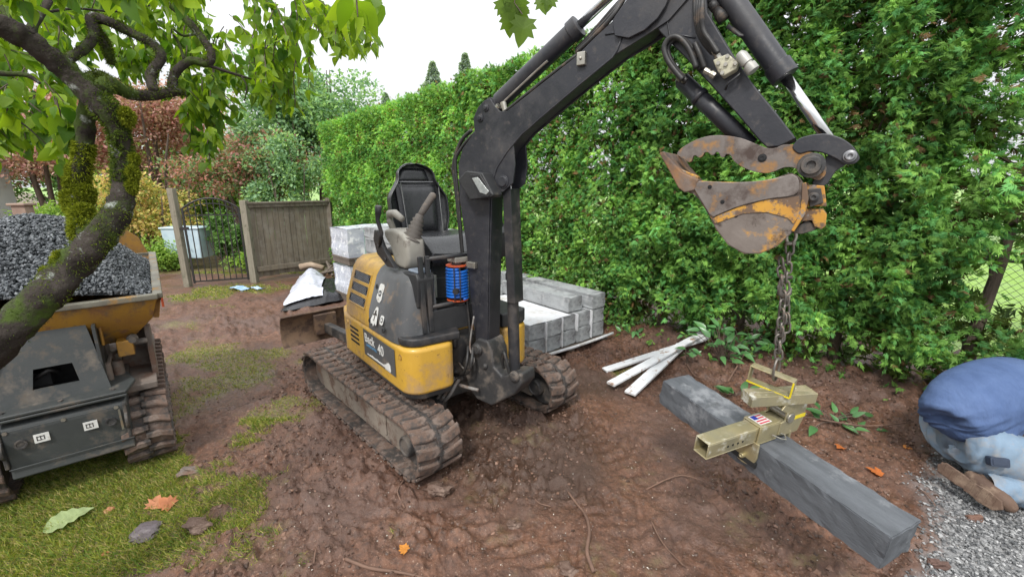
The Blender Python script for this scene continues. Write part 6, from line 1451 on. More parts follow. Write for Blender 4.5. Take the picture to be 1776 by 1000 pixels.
M = bases(LD, LN) * LS[:, None, None]; M = M * np.stack([rng.uniform(.85, 1.15, n), np.ones(n), np.ones(n)], -1)[:, None, :]
camd = np.linalg.norm(LP - np.array([0, 0, CAM_H]), axis=1); uu = 888 + FOC * LP[:, 0] / (LP[:, 1] * _c - (LP[:, 2] - CAM_H) * _s)
order = np.argsort(camd - (uu > 420) * .5 + (uu < -20) * 5); near_i = order[:296]; rest = order[296:]
single = []
for k in range(4):
    for j in range(3): single.append(fastmesh('leaf', LT[k][0], LT[k][1], leafm, np.tile(np.array([(.14, .25, .02), (.21, .34, .028), (.28, .41, .034)][j]), (len(LT[k][0]), 1)), True))
for i in near_i:
    R3 = M[i]; mw = Matrix(((R3[0, 0], R3[0, 1], R3[0, 2], LP[i, 0]), (R3[1, 0], R3[1, 1], R3[1, 2], LP[i, 1]), (R3[2, 0], R3[2, 1], R3[2, 2], LP[i, 2]), (0, 0, 0, 1)))
    link('leaf', single[rng.integers(0, 12)], tree, mw)
pt_ = []
ix = rng.integers(0, 4, n)
for k in range(4):
    s_ = rest[ix[rest] == k]; pt_.append(scatter(*LT[k], LP[s_], M[s_], lc[s_]))
q = merge(pt_); o = link('foliage', fastmesh('foliage', q[0], q[1], leafm, q[2], True), tree, Matrix.Identity(4)); o['kind'] = 'stuff'
# lobed leaves hanging in at the top, from a tree behind the camera
def lobed():
    pts = [(0, 0), (.16, .02), (.42, .0), (.34, .16), (.52, .3), (.34, .36), (.5, .62), (.26, .6), (.16, .8), (0, 1.0)]
    R_ = pts; L_ = [(-x, y) for x, y in pts[1:-1]][::-1]; P = R_ + L_; n = len(P); V = [(x, y, -.2 * y * y + .12 * abs(x)) for x, y in P] + [(0, .4, -.03)]
    return np.array(V), [(i, (i + 1) % n, n) for i in range(n)]
lv, lf = lobed(); ml_ = fastmesh('leaf', lv, np.array(lf), leafm, np.tile([.12, .2, .03], (len(lv), 1)))
sg = thing('maple_sprig', 'sprig of lobed green leaves hanging into the top of the picture', 'sprig', AD(905, -60, .95))
for u, v, s_, a in ((868, 6, .045, 2.6), (888, 12, .05, 3.3), (880, 30, .05, 2.9), (912, 38, .062, 3.5), (899, 2, .05, 3.0), (938, 2, .04, 2.8), (955, -2, .04, 3.4), (905, 20, .04, 3.2), (875, -8, .05, 2.2)):
    p = AD(u, v - 8, .95); d = Vector((math.sin(a) * .8, random.uniform(-.4, .4), math.cos(a))).normalized(); nn = Vector((random.uniform(-.3, .3), -1, .4)); x = d.cross(nn).normalized(); z = x.cross(d)
    link('leaf', ml_, sg, Matrix(((x.x, d.x, z.x, p.x), (x.y, d.y, z.y, p.y), (x.z, d.z, z.z, p.z), (0, 0, 0, 1))) @ Matrix.Scale(s_, 4))
m = MB(); m.tube([AD(905, -60, .95), AD(898, -20, .95), AD(892, 5, .95), AD(906, 25, .95)], .0012, 5); m.tube([AD(905, -60, .95), AD(940, -20, .95), AD(950, -5, .95)], .0012, 5); m.build('stalk', barkm, sg)
# ================================================================ garden beyond the fence
def crown(name, c, rad, n, ls, pal, seed, clumps=14, flat=.0, droop=0., parent=None, shell=.5):
    n = int(n * .8); r = np.random.default_rng(seed); cc = randdir(clumps) * r.uniform(.15, .82, (clumps, 1)) * np.array(rad); cr = np.array(rad).mean() * r.uniform(.25, .5, clumps)
    k = r.integers(0, clumps, n); o = nrm(r.normal(0, 1, (n, 3))); rr = r.random(n)**.45
    p = np.array(c) + cc[k] + o * (cr[k] * rr)[:, None] * np.array([1.15, 1.15, .8 - flat * .5])
    keep = r.random(n) < np.clip(fbm(p[:, 0] * 1.3 / max(rad[0], .5) * 3 + seed, p[:, 2] * 3 / max(rad[2], .5) + p[:, 1], seed, 3) * 3 - .75, 0, 1); p = p[keep]; o = o[keep]; n = len(p)
    d = nrm(o * .6 + r.normal(0, .6, (n, 3)) + np.array([0, 0, -droop])); N_ = r.normal(0, .7, (n, 3)) + np.array([0, -.3, .9])
    TV = np.array([[0, 0, 0], [.3, .45, .04], [0, 1, -.12], [-.3, .45, .04]]); TF = np.array([[0, 1, 2, 3]])
    M = bases(d, N_) * (ls * r.uniform(.6, 1.4, n))[:, None, None]; tone = np.clip(.5 + .5 * (o[:, 2]) + r.normal(0, .25, n), 0, 1)[:, None]
    pal = np.minimum(np.array(pal) * 1.25, .75); pi = r.integers(0, len(pal), n); col = pal[pi] * (.75 + .5 * r.random((n, 1)))
    q = scatter(TV, TF, p, M, col); o_ = link(name, fastmesh(name, q[0], q[1], leafbg, q[2]), parent, Matrix.Identity(4)); return o_
def stems(base, tops, r0, parent, name='trunk', mt=barkm, bend=.15, seed=0):
    rr = random.Random(seed); base = Vector(base)
    for i, t in enumerate(tops):
        t = Vector(t); m = MB(); mid = base.lerp(t, .45) + Vector((rr.uniform(-bend, bend), rr.uniform(-bend, bend), 0)); m.tube([base, base.lerp(mid, .5), mid, mid.lerp(t, .55) + Vector((rr.uniform(-bend, bend) * .5, 0, 0)), t], [r0, r0 * .85, r0 * .65, r0 * .4, r0 * .15], 7); m.build(name if i == 0 else 'limb', mt, parent, smooth=True)
def bush(name, cat, lab, c, rad, n, ls, pal, seed, grp=None, base=None, ns=5, r0=.04, **kw):
    b = base or (c[0], c[1], 0); t = thing(name, lab, cat, b, grp); crown('crown', c, rad, n, ls, pal, seed, parent=t, **kw)
    rr = random.Random(seed); stems(b, [(c[0] + rr.uniform(-.7, .7) * rad[0], c[1] + rr.uniform(-.6, .6) * rad[1], c[2] + rr.uniform(-.2, .7) * rad[2]) for _ in range(ns)], r0, t, seed=seed)
    return t
RED = [(.4, .21, .19), (.31, .14, .12), (.5, .32, .28), (.3, .23, .14)]; GRN = [(.06, .13, .035), (.1, .19, .05), (.14, .25, .07)]; YEL = [(.52, .42, .14), (.42, .4, .12), (.5, .34, .15), (.28, .34, .1)]; LGR = [(.2, .32, .05), (.28, .4, .08), (.15, .26, .05)]
BGR = [(.13, .24, .13), (.19, .31, .17), (.25, .38, .2), (.26, .4, .14)]; MIX = [(.12, .2, .09), (.17, .25, .1), (.4, .18, .13), (.22, .18, .1)]
c = AY(250, 215, 12.5); bush('red_maple', 'maple tree', 'feathery pink red maple behind the mossy tree trunk', c, (2.6, 2.0, 2.1), 26000, .09, RED, 1, ns=7, r0=.09, clumps=26, flat=.5)
c = AY(60, 235, 11.5); bush('red_maple', 'maple tree', 'dusty red maple at the far left behind the hanging leaves', c, (2.4, 1.8, 1.8), 20000, .09, RED, 2, ns=6, r0=.09, clumps=22, flat=.5)
c = AY(430, 285, 11.0); bush('lace_leaf_maple', 'maple tree', 'low spreading green and red maple over the iron gate', c, (2.2, 1.5, 1.05), 24000, .085, MIX + RED[:1], 3, ns=8, r0=.06, clumps=26, flat=.7)
c = AY(268, 360, 9.8); bush('golden_shrub', 'shrub', 'golden yellow leaved shrub left of the pale gate post', c, (1.05, .9, 1.1), 22000, .075, YEL, 4, ns=12, r0=.025, clumps=24)
c = AY(285, 440, 9.0); bush('grassy_shrub', 'shrub', 'low green shrub at the foot of the golden shrub', (c[0], c[1], .3), (.8, .5, .35), 5000, .06, LGR, 5, ns=5, r0=.02)
c = AY(540, 215, 12.0); bush('tall_green_tree', 'tree', 'tall airy blue green tree rising behind the board fence', (c[0], c[1], 3.3), (1.8, 1.5, 2.3), 42000, .1, BGR, 6, ns=10, r0=.07, clumps=34)
c = AY(500, 300, 10.2); bush('green_shrub', 'shrub', 'many stemmed green shrub directly behind the fence boards', (c[0], c[1], 1.9), (1.2, .8, 1.0), 14000, .08, BGR, 7, ns=10, r0=.035, clumps=22)
c = AY(610, 190, 14.0); bush('tall_green_tree', 'tree', 'pale green tree top against the sky beside the hedge end', (c[0], c[1], 3.2), (1.5, 1.3, 1.4), 12000, .1, [(.13, .22, .12), (.18, .28, .16)], 8, ns=6, r0=.06, clumps=20)
c = AY(395, 410, 9.3); bush('rhododendron', 'shrub', 'dark green rhododendron seen through the iron gate', (c[0], c[1], .75), (.55, .5, .45), 5000, .09, GRN, 9, ns=6, r0=.02)
c = AY(430, 455, 8.9); bush('grassy_shrub', 'shrub', 'bright green tuft behind the lower gate bars', (c[0], c[1], .25), (.45, .3, .28), 3000, .07, LGR, 10, ns=4, r0=.015)
c = AY(85, 365, 9.5); bush('lime_shrub', 'shrub', 'lime green rounded shrub behind the gravel heap', (c[0], c[1], .95), (1.6, .9, .75), 14000, .07, LGR, 11, ns=8, r0=.03)
for i, (u, Y, z, rx, rz, pal, lab) in enumerate(((130, 19, 2.4, 3.2, 2.4, GRN, 'dark green garden tree far behind the red maples'), (330, 18, 2.2, 3., 2.2, GRN, 'mid green garden tree far behind the gate'), (480, 20, 2.6, 3.2, 2.6, BGR, 'blue green garden tree far behind the board fence'), (-60, 17, 2.5, 3, 2.6, GRN, 'green garden tree far off at the left edge'), (240, 15, 1.4, 2.6, 1.4, LGR, 'light green garden tree behind the golden shrub'), (400, 14.5, 1.2, 2.2, 1.2, LGR, 'light green low tree behind the iron gate'))):
    c = AY(u, 330, Y); bush('garden_tree', 'tree', lab, (c[0], c[1], z), (rx, 1.8, rz), 15000, .15, pal, 30 + i, ns=5, r0=.09, clumps=24)
# conifers above the hedge
firm = leafmat('fir_needles', .3, .7, .03)
def fir(u, vtop, Y, lab, seed, wd=.4):
    top = AY(u, vtop, Y); H = top.z + 1.5; t = thing('fir_tree', lab, 'fir tree', (top.x, top.y, -1.5), 'far fir trees above the hedge'); m = MB(); m.tube([(top.x, top.y, -1.5), (top.x, top.y, top.z)], [.25, .02], 7); m.build('trunk', barkm, t)
    r = np.random.default_rng(seed); n = 26000; f = 1 - .55 * r.random(n)**1.1; lay = np.floor(f * 60) / 60 + r.normal(0, .006, n); a = r.uniform(0, 2 * np.pi, n); q = r.random(n)**.6
    ang = np.floor(a * 1.4 + lay * 37) / 1.4 + r.normal(0, .12, n); R_ = (1 - lay) * H * wd * (.45 + 1.1 * vnoise(np.floor(lay * 60) * 3.7, ang, seed)) + .03
    p = np.stack([top.x + np.cos(ang) * R_ * q, top.y + np.sin(ang) * R_ * q, -1.5 + lay * H - R_ * q * .32 + r.normal(0, .03, n)], -1)
    d = nrm(np.stack([np.cos(ang), np.sin(ang), np.full(n, -.35)], -1) + r.normal(0, .35, (n, 3))); TV = np.array([[0, 0, 0], [.22, .4, 0], [0, 1, -.15], [-.22, .4, 0]]); TF = np.array([[0, 1, 2, 3]])
    M = bases(d, np.array([[0, 0, 1.]]) + r.normal(0, .3, (n, 3))) * (H * .016 * r.uniform(.6, 1.4, n))[:, None, None]
    col = np.array([.34, .42, .37]) * r.uniform(.7, 1.4, (n, 1)); qd = scatter(TV, TF, p, M, col); link('crown', fastmesh('crown', qd[0], qd[1], firm, qd[2]), t, Matrix.Identity(4))  # needle colour paled to stand in for distance haze
fir(750, 106, 46, 'pointed fir standing left of the other above the hedge top', 1); fir(806, 91, 52, 'pointed fir standing right, nearest the digger boom', 2, .32); fir(668, 160, 40, 'low fir tip beside the green tree top', 3)
# house glimpsed at the far left
hw = mat('white_house_paint', (.72, .73, .74), (.66, .67, .68), 4, .6); hg = mat('house_window_glass', (.12, .15, .18), (.2, .24, .28), 3, .08, spec=.9)
hb = AY(-40, 340, 10.5); ho = thing('house', 'white house corner with tall window at the far left', 'house', (hb.x, hb.y, 0))
m = MB(); m.box((hb.x - 5, hb.y + .2, 0), (hb.x + .12, hb.y + .7, 4.6)); m.build('wall', mat('pale_siding', (.6, .64, .66), (.54, .58, .6), 5, .7), ho)
m = MB(); m.box((hb.x - .75, hb.y + .1, .2), (hb.x + .1, hb.y + .198, 2.6)); wf = m.build('window_frame', hw, ho, bevel=.01)
for k in range(2): m = MB(); m.box((hb.x - .68 + k * .47, hb.y + .085, .9), (hb.x - .28 + k * .47, hb.y + .099, 2.5)); m.build('pane', hg, wf)
m = MB(); m.prism([(-5.3, 4.6), (.3, 4.6), (-2.3, 6.6)], (hb.x, hb.y, 0), (1, 0, 0), (0, 0, 1), 0, .9, n=(0, 1, 0)); m.build('roof', mat('dark_shingle', (.08, .075, .07), None, 6, .9), ho)
m = MB(); p = AY(38, 370, 7.2); m.box((p.x - .16, p.y, .2), (p.x + .07, p.y + .14, 1.42)); m.box((p.x - .2, p.y - .03, 1.42), (p.x + .1, p.y + .17, 1.46)); tag(m.build('planter_box', mat('brown_box', (.3, .22, .17), (.22, .15, .12), 5, .8), None, bevel=.01), 'tall brown and tan box standing by the white house', 'box')
m = MB(); p = AY(4, 392, 7.0); m.prism(arc(0, 0, .12, 0, 180, 8), (p.x, p.y, p.z - .1), (1, 0, 0), (0, 0, 1), 0, .3, n=(0, 1, 0)); m.box((p.x - .03, p.y + .1, 0), (p.x + .03, p.y + .16, p.z - .102)); tag(m.build('marker_cap', orng, None), 'orange cap showing over the gravel heap at the left edge', 'cap')
# chain link fence and lawn behind the hedge
lwn = mat('sunlit_lawn', (.16, .27, .05), (.22, .33, .07), 3, .9, bump=.01, bscale=60)
cf = thing('chain_link_fence', 'galvanised chain link fence with top rail behind the hedge', 'fence', (4.0, 4.4, 0)); galv = mat('galvanised_wire', (.25, .26, .26), (.17, .17, .17), 20, .5, metal=.6)
hd3 = Vector((HD[0], HD[1], 0)); hb3 = Vector((-HN[0], -HN[1], 0)); c0_ = Vector((HP[0], HP[1], 0)) + hb3 * 1.15 - hd3 * 4.2; CFm_ = frame(c0_, hd3, hb3); FLc = 12.5; zr = 1.12
m = MB(CFm_); m.tube([(0, 0, zr), (FLc, 0, zr)], .02, 8); m.build('top_rail', galv, cf)
for k in range(6): m = MB(CFm_); x = k * 2.5; m.tube([(x, 0.03, -.1), (x, 0.03, zr + .05)], .028, 8); m.build('post', galv, cf)
m = MB(CFm_); st__ = .065; k = 0
x = 0.
while x < 6.5:
    for sg in (1, -1): m.bar((x, sg * .002, .03), (x + sg * (zr - .03), sg * .002, zr - .01), .003, .003)
    x += st__
m.build('wire_mesh', galv, cf, fix=False)
for i, (a, b, z, rx, rz, pal) in enumerate(((-1, 16, 3, 4, 3, GRN), (5, 20, 3.5, 4, 3.2, BGR), (-9, 18, 3, 4, 3, GRN), (11, 22, 3, 4, 3, GRN))):
    p = c0_ + hd3 * a + hb3 * b; bush('park_tree', 'tree', ('green tree far across the lawn, right of the rest', 'blue green tree across the lawn behind the hedge middle', 'green tree far off past the right edge of the hedge', 'green tree far behind the hedge near the board fence')[i], (p.x, p.y, z), (rx, 2, rz), 9000, .22, pal, 60 + i, 'trees across the lawn', ns=4, r0=.15, clumps=22)

# ================================================================ small things on the ground
def spread(name, lab, cat, grp, u, v, ls, cols, seed, n=9):
    pass
plm = leafmat('glossy_leaf', .2, .3, .15); LO = leaf_tpl(.46, .25, .2, 5)
def leafy(u, v, n, ls, h, lab, seed, dd=.16):
    p = G(u, v); p.z = gz(p.x, p.y); r = np.random.default_rng(seed); t = thing('leafy_plant', lab, 'plant', p, 'broad leaved plants at the hedge foot'); me_ = [fastmesh('leaf', LO[0], LO[1], plm, np.tile(c_, (len(LO[0]), 1)), True) for c_ in ((.08, .2, .07), (.11, .26, .09), (.06, .15, .05))]
    m = MB()
    for i in range(n):
        a = r.uniform(0, math.tau); q = p + Vector((math.cos(a) * dd * r.random(), math.sin(a) * dd * r.random() * .6, h * r.uniform(.15, 1))); d = Vector((math.cos(a) * .7, math.sin(a) * .7, r.uniform(-.25, .8))).normalized(); nn = Vector((r.normal(0, .3), -.6 + r.normal(0, .3), 1)); x = d.cross(nn).normalized(); z = x.cross(d)
        s_ = ls * r.uniform(.7, 1.2); link('leaf', me_[i % 3], t, Matrix(((x.x, d.x, z.x, q.x), (x.y, d.y, z.y, q.y), (x.z, d.z, z.z, q.z), (0, 0, 0, 1))) @ Matrix.Scale(s_, 4)); m.tube([p + Vector((0, 0, .0)), p.lerp(q, .5) + Vector((0, 0, .02)), q], .003, 5)
    m.build('stem', barkm, t)
leafy(1250, 640, 34, .135, .34, 'broad leaved green plant with the most leaves, between boards and clamp', 1, .26); leafy(1200, 612, 16, .12, .24, 'broad leaved plant beside the ends of the white boards', 2, .2); leafy(1190, 640, 7, .11, .2, 'small leafy shoot standing beside the far end of the hanging stone', 3, .06)
leafy(1285, 632, 16, .125, .26, 'broad leaved plant nearest the chain under the hedge', 4, .2); leafy(1275, 690, 9, .12, .06, 'flat leafy plant on the soil just left of the clamp', 5, .12); leafy(1100, 595, 7, .1, .06, 'low leafy plant between the block stack and the boards', 6, .2); leafy(1440, 735, 12, .12, .07, 'low leafy plant on the soil right of the clamp', 7, .3); leafy(1480, 745, 6, .09, .03, 'flat leafy plant on bare soil nearest the kneeling person', 8, .2)
# fallen leaves
dm_ = leafmat('dry_leaf', .3, .6, .05)
def fallen(u, v, s_, colr, lab, rz, tilt=.2, tpl=None, grp='fallen autumn leaves', on=None):
    p = G(u, v) if on is None else Vector(on); z = gz(p.x, p.y) + .012 if on is None else p.z; V_, F_ = tpl if tpl else (lv * np.array([1.1, 1, 1]) + rng.normal(0, .03, lv.shape), np.array(lf)); me_ = fastmesh('fallen_leaf', V_, F_, dm_, np.tile(colr, (len(V_), 1)) * rng.uniform(.8, 1.2, (len(V_), 1)))
    o = bpy.data.objects.new('fallen_leaf', me_); COL.objects.link(o); o.location = (p.x, p.y, z); o.scale = (s_,) * 3; o.rotation_euler = (tilt, random.uniform(-.2, .2), rz); return tag(o, lab, 'leaf', grp)
ORG = (.55, .17, .05); 
fallen(1530, 826, .085, ORG, 'orange fallen leaf on the soil above the stone beam near the gravel', .6, .3); fallen(1458, 783, .06, ORG, 'small orange fallen leaf on the soil right of the clamp', 2., .3); fallen(1565, 778, .05, (.5, .2, .06), 'small orange fallen leaf left of the kneeling person', 4.)
fallen(706, 962, .05, (.6, .25, .05), 'small orange leaf on wet mud at the bottom of the picture', 1., .5); fallen(300, 880, .085, (.5, .2, .1), 'right one of two curled salmon brown leaves on the grass edge', 1.4, .7); fallen(265, 885, .085, (.5, .22, .12), 'left one of two curled salmon brown leaves on the grass edge', .2, .6); fallen(185, 965, .03, (.35, .14, .06), 'small brown leaf on grass below the big pale leaf', 1.)
big = leaf_tpl(.85, .12, .12, 10); bv = big[0].copy(); bv[:, 0] *= 1 + .16 * np.sin(bv[:, 1] * 34)
fallen(75, 925, .20, (.34, .42, .2), 'large pale green leaf lying on the grass under the tree', -.75, .25, (bv, big[1]), 'large pale leaf on the grass')
def lump(name, lab, cat, u, v, r_, colm, sq=(1, 1, .8), seed=0):
    p = G(u, v); import bmesh; b = bmesh.new(); bmesh.ops.create_icosphere(b, subdivisions=3, radius=1); 
    for vt in b.verts: f = 1 + 1.5 * (float(fbm(vt.co.x * 1.7 + seed, vt.co.y * 1.7 + vt.co.z * 1.7, seed, 4)) - .5); vt.co = Vector((vt.co.x * sq[0] * f, vt.co.y * sq[1] * f, vt.co.z * sq[2] * f)) * r_
    me_ = bpy.data.meshes.new(name); b.to_mesh(me_); b.free(); me_.materials.append(colm); o = bpy.data.objects.new(name, me_); COL.objects.link(o); o.location = (p.x, p.y, gz(p.x, p.y) + r_ * sq[2] * .5); return tag(o, lab, cat)
lump('windfall_fruit', 'rotting orange brown fruit on the grass beside the big leaf', 'fruit', 190, 888, .024, mat('rotten_fruit', (.42, .19, .09), (.3, .13, .07), 14, .5))
lump('flat_stone', 'flat violet grey stone half buried at the grass edge', 'stone', 252, 930, .085, mat('violet_stone', (.12, .1, .11), (.08, .065, .065), 6, .5, bump=.003), (.75, .9, .28), 4)
lump('muddy_rock', 'muddy rock beside the right dumper track foot', 'stone', 330, 820, .05, mudsteel, (1.3, .8, .5), 6)
mudclod = mat('mud_clod', (.13, .08, .058), (.09, .055, .042), 8, .7, dirt=(.2, .14, .11), dscale=14, dth=.56, bump=.006, bscale=30)
rootm = mat('root_brown', (.17, .1, .07), (.12, .07, .05), 12, .8, bump=.002)
def root(pts, r_, lab, cat='root', grp='roots and twigs in the mud', mt=rootm):
    P = []
    for u, v, dz in pts: p = G(u, v); P.append(Vector((p.x, p.y, gz(p.x, p.y) + dz)))
    m = MB(); knobby(m, [(p, r_ * (1 - .5 * i / len(P))) for i, p in enumerate(P)], random.randrange(99), 5, 7, .15); return tag(m.build('root' if cat == 'root' else 'twig', mt, None, smooth=True), lab, cat, grp)
root([(1030, 990, .005), (1018, 960, .015), (1022, 925, .02), (1015, 895, .012), (1000, 872, .01), (985, 850, .0)], .011, 'thick forked root standing proud of the mud at bottom centre')
root([(600, 975, .0), (640, 990, .008), (700, 995, .008), (745, 1002, .0)], .009, 'long reddish root lying along the bottom edge of the picture')
root([(925, 862, .01), (935, 875, .015), (955, 880, .01)], .005, 'thin curved root just right of bottom centre'); root([(545, 985, .0), (548, 965, .02), (552, 950, .015)], .004, 'short upright twig in wet mud at the bottom', 'twig')
root([(1190, 640, .0), (1205, 655, .03), (1225, 672, .05), (1240, 690, .02)], .006, 'thin brown twig by the leafy plants at the far stone end', 'twig'); root([(1262, 668, .0), (1285, 648, .06), (1298, 626, .12)], .008, 'bare brown branch stub rising beside the clamp', 'twig')
root([(1590, 845, .01), (1608, 862, .02), (1622, 878, .015)], .004, 'pale twig across the gravel edge near the boot', 'twig'); root([(1130, 905, .0), (1150, 940, .01), (1185, 985, .012)], .005, 'thin root slanting across the mud below the beam'); root([(1120, 850, .0), (1180, 835, .02), (1240, 850, .01)], .005, 'thin root under the hanging beam')
root([(1240, 700, .02), (1290, 718, .03), (1350, 760, .01)], .006, 'root along the bank under the clamp'); root([(1420, 735, .02), (1500, 752, .04), (1580, 748, .02)], .007, 'long root along the bank under the hedge'); root([(700, 835, .01), (690, 860, .02), (702, 880, .01)], .006, 'splintered root under the nose of the left track')
lump('mud_clod', 'large mud clod stuck under the front of the left track', 'clod', 760, 850, .06, mudclod, (1.2, .9, .5), 8); lump('mud_clod', 'grey clod in the wet mud right of the grass', 'clod', 345, 925, .05, mudclod, (1.3, .8, .5), 9); lump('mud_clod', 'rounded clod beside the root at bottom centre', 'clod', 985, 985, .04, mudclod, (1.2, .9, .6), 10); lump('mud_clod', 'flat clod half way between track and root', 'clod', 890, 905, .035, mudclod, (1.2, .9, .5), 12)
lump('brick_piece', 'broken brown brick on the gravel under the boot', 'brick', 1690, 900, .035, mat('brown_brick', (.16, .085, .06), None, 9, .8, bump=.002), (1.3, .6, .5), 11); lump('brick_piece', 'flat brown brick piece at the bottom right on the gravel edge', 'brick', 1625, 978, .04, mat('brown_brick', (.13, .075, .06), None, 9, .8, bump=.002), (1.3, .7, .45), 12)
# ================================================================ kneeling person
def skin(name, V_, E_, R_, mt, parent, root=0, sub=2, disp=None):
    me = bpy.data.meshes.new(name); T = wm(parent).inverted(); me.from_pydata([tuple(T @ Vector(v)) for v in V_], E_, []); me.materials.append(mt)
    o = link(name, me, parent, wm(parent)); sk = o.modifiers.new('skin', 'SKIN'); sk.use_smooth_shade = True; sk.branch_smoothing = .4
    lay = me.skin_vertices[0].data
    for i, r in enumerate(R_): lay[i].radius = (r, r) if not isinstance(r, tuple) else r
    lay[root].use_root = True
    s_ = o.modifiers.new('sub', 'SUBSURF'); s_.levels = sub; s_.render_levels = sub
    if disp:
        tx = bpy.data.textures.new(name + '_folds', 'CLOUDS'); tx.noise_scale = disp[0]; d = o.modifiers.new('folds', 'DISPLACE'); d.texture = tx; d.strength = disp[1]; d.mid_level = .5; d.texture_coords = 'LOCAL'
    return o
def folds(o, fn, amp):
    """bake the skinned garment and press cloth folds into it along the normals"""
    dg = bpy.context.evaluated_depsgraph_get(); ev = o.evaluated_get(dg); me = bpy.data.meshes.new_from_object(ev); n = len(me.vertices)
    co = np.empty(n * 3); me.vertices.foreach_get('co', co); co = co.reshape(-1, 3); no = np.array([tuple(v.normal) for v in me.vertices]); w_ = co + np.array(o.parent.location)
    co = co + no * (fn(w_) * amp)[:, None]; me.vertices.foreach_set('co', co.ravel()); me.polygons.foreach_set('use_smooth', [True] * len(me.polygons)); me.update(); o.modifiers.clear(); o.data = me
skinm = mat('skin', (.45, .26, .18), (.4, .22, .15), 12, .5)
shirtm = mat('blue_cotton', (.068, .115, .245), (.048, .085, .19), 3, .85, dirt=(.1, .155, .3), dscale=3, dth=.6, bump=.012, bscale=7, stretch=(3.2, 1.2, 1.), dsoft=.15)
jeanm = mat('faded_denim', (.2, .28, .37), (.13, .19, .27), 4, .85, dirt=(.3, .27, .24), dscale=7, dth=.58, bump=.007, bscale=9, dsoft=.12)
bootm = mat('muddy_boot', (.13, .08, .055), (.09, .055, .04), 7, .8, dirt=(.2, .14, .1), dscale=12, dth=.55, bump=.003)
pe = thing('person', 'person in blue shirt and faded jeans kneeling bent over on the gravel', 'person', (2.75, 2.3, 0))
pel = (2.66, 2.35, .36)
V_ = [pel, (2.80, 2.39, .47), (3.0, 2.45, .52), (3.2, 2.5, .47), (3.33, 2.53, .42), (3.40, 2.545, .37), (3.50, 2.57, .31), (3.55, 2.58, .25),
      (3.2, 2.32, .46), (3.2, 2.2, .44), (3.24, 2.11, .25), (3.40, 2.14, .10), (3.19, 2.66, .46), (3.2, 2.77, .43), (3.3, 2.82, .25), (3.46, 2.72, .10),
      (2.69, 2.27, .30), (2.87, 2.13, .21), (3.05, 1.97, .10), (2.84, 2.02, .095), (2.64, 2.09, .105), (2.70, 2.44, .30), (2.9, 2.5, .20), (3.1, 2.52, .10), (2.95, 2.5, .085), (2.84, 2.48, .085)]
E_ = [(0, 1), (1, 2), (2, 3), (3, 4), (4, 5), (5, 6), (6, 7), (3, 8), (8, 9), (9, 10), (10, 11), (3, 12), (12, 13), (13, 14), (14, 15), (0, 16), (16, 17), (17, 18), (18, 19), (19, 20), (0, 21), (21, 22), (22, 23), (23, 24), (24, 25)]
R_ = [.09, .11, .12, .11, .055, .055, .085, .075, .07, .052, .04, .027, .07, .052, .04, .027, .06, .06, .045, .045, .034, .06, .06, .045, .045, .034]
skin('body', V_, E_, R_, skinm, pe, 0, 2)
# shirt, jeans
def loft(st, nu, nv):
    """st: (centre, half height, half width); sections square to the spine"""
    C_ = [Vector(a[0]) for a in st]; k = len(C_); m = MB(); cr = lambda p0, p1, p2, p3, t: .5 * ((2 * p1) + (-p0 + p2) * t + (2 * p0 - 5 * p1 + 4 * p2 - p3) * t * t + (-p0 + 3 * p1 - 3 * p2 + p3) * t**3)
    def at(f):
        x = min(f * (k - 1), k - 1.0001); i = int(x); t = x - i; I = [max(i - 1, 0), i, i + 1, min(i + 2, k - 1)]
        return cr(*[C_[j] for j in I], t), cr(*[st[j][1] for j in I], t), cr(*[st[j][2] for j in I], t)
    def f(u, v):
        c, h, w_ = at(v); c2 = at(min(v + .02, 1))[0]; c1 = at(max(v - .02, 0))[0]; d = (c2 - c1).normalized(); side = d.cross(Vector((0, 0, 1))).normalized(); up = side.cross(d); a = u * math.tau
        ca, sa = math.cos(a), math.sin(a); e = .86; return c + side * (w_ * math.copysign(abs(ca)**e, ca)) + up * (h * math.copysign(abs(sa)**e, sa) * (1 if sa > 0 else .8))
    m.grid(f, nu, nv); return m
SHT = [((2.54, 2.285, .358), .002, .002), ((2.548, 2.287, .361), .115, .125), ((2.58, 2.30, .385), .165, .165), ((2.65, 2.325, .42), .198, .195), ((2.77, 2.365, .46), .218, .21), ((2.90, 2.40, .495), .222, .21), ((3.03, 2.44, .50), .212, .21), ((3.17, 2.48, .48), .19, .225), ((3.28, 2.51, .45), .13, .17), ((3.34, 2.53, .42), .07, .08)]
sh_ = loft(SHT, 120, 90).build('shirt', shirtm, pe, smooth=True)
for pts_, rr_ in (([(3.16, 2.34, .47), (3.2, 2.22, .44), (3.23, 2.13, .30)], [.10, .088, .075]), ([(3.16, 2.62, .47), (3.2, 2.74, .44), (3.26, 2.8, .32)], [.10, .088, .075])):
    m = MB(); m.tube([pts_[0], Vector(pts_[0]).lerp(Vector(pts_[1]), .5), pts_[1], Vector(pts_[1]).lerp(Vector(pts_[2]), .5), pts_[2]], [rr_[0], .096, rr_[1], .08, rr_[2]], 20); m.build('sleeve', shirtm, pe, smooth=True)
m = MB()
def thick(pts, rr, n=36):
    P = [Vector(p) for p in pts]; Q = []; R2 = []
    for i in range(len(P) - 1):
        p0, p1, p2, p3 = P[max(i - 1, 0)], P[i], P[i + 1], P[min(i + 2, len(P) - 1)]
        for j in range(12):
            t = j / 12; Q.append(.5 * ((2 * p1) + (-p0 + p2) * t + (2 * p0 - 5 * p1 + 4 * p2 - p3) * t * t + (-p0 + 3 * p1 - 3 * p2 + p3) * t**3)); R2.append(rr[i] + (rr[i + 1] - rr[i]) * (t * t * (3 - 2 * t)))
    m.tube(Q + [P[-1]], R2 + [rr[-1]], n)
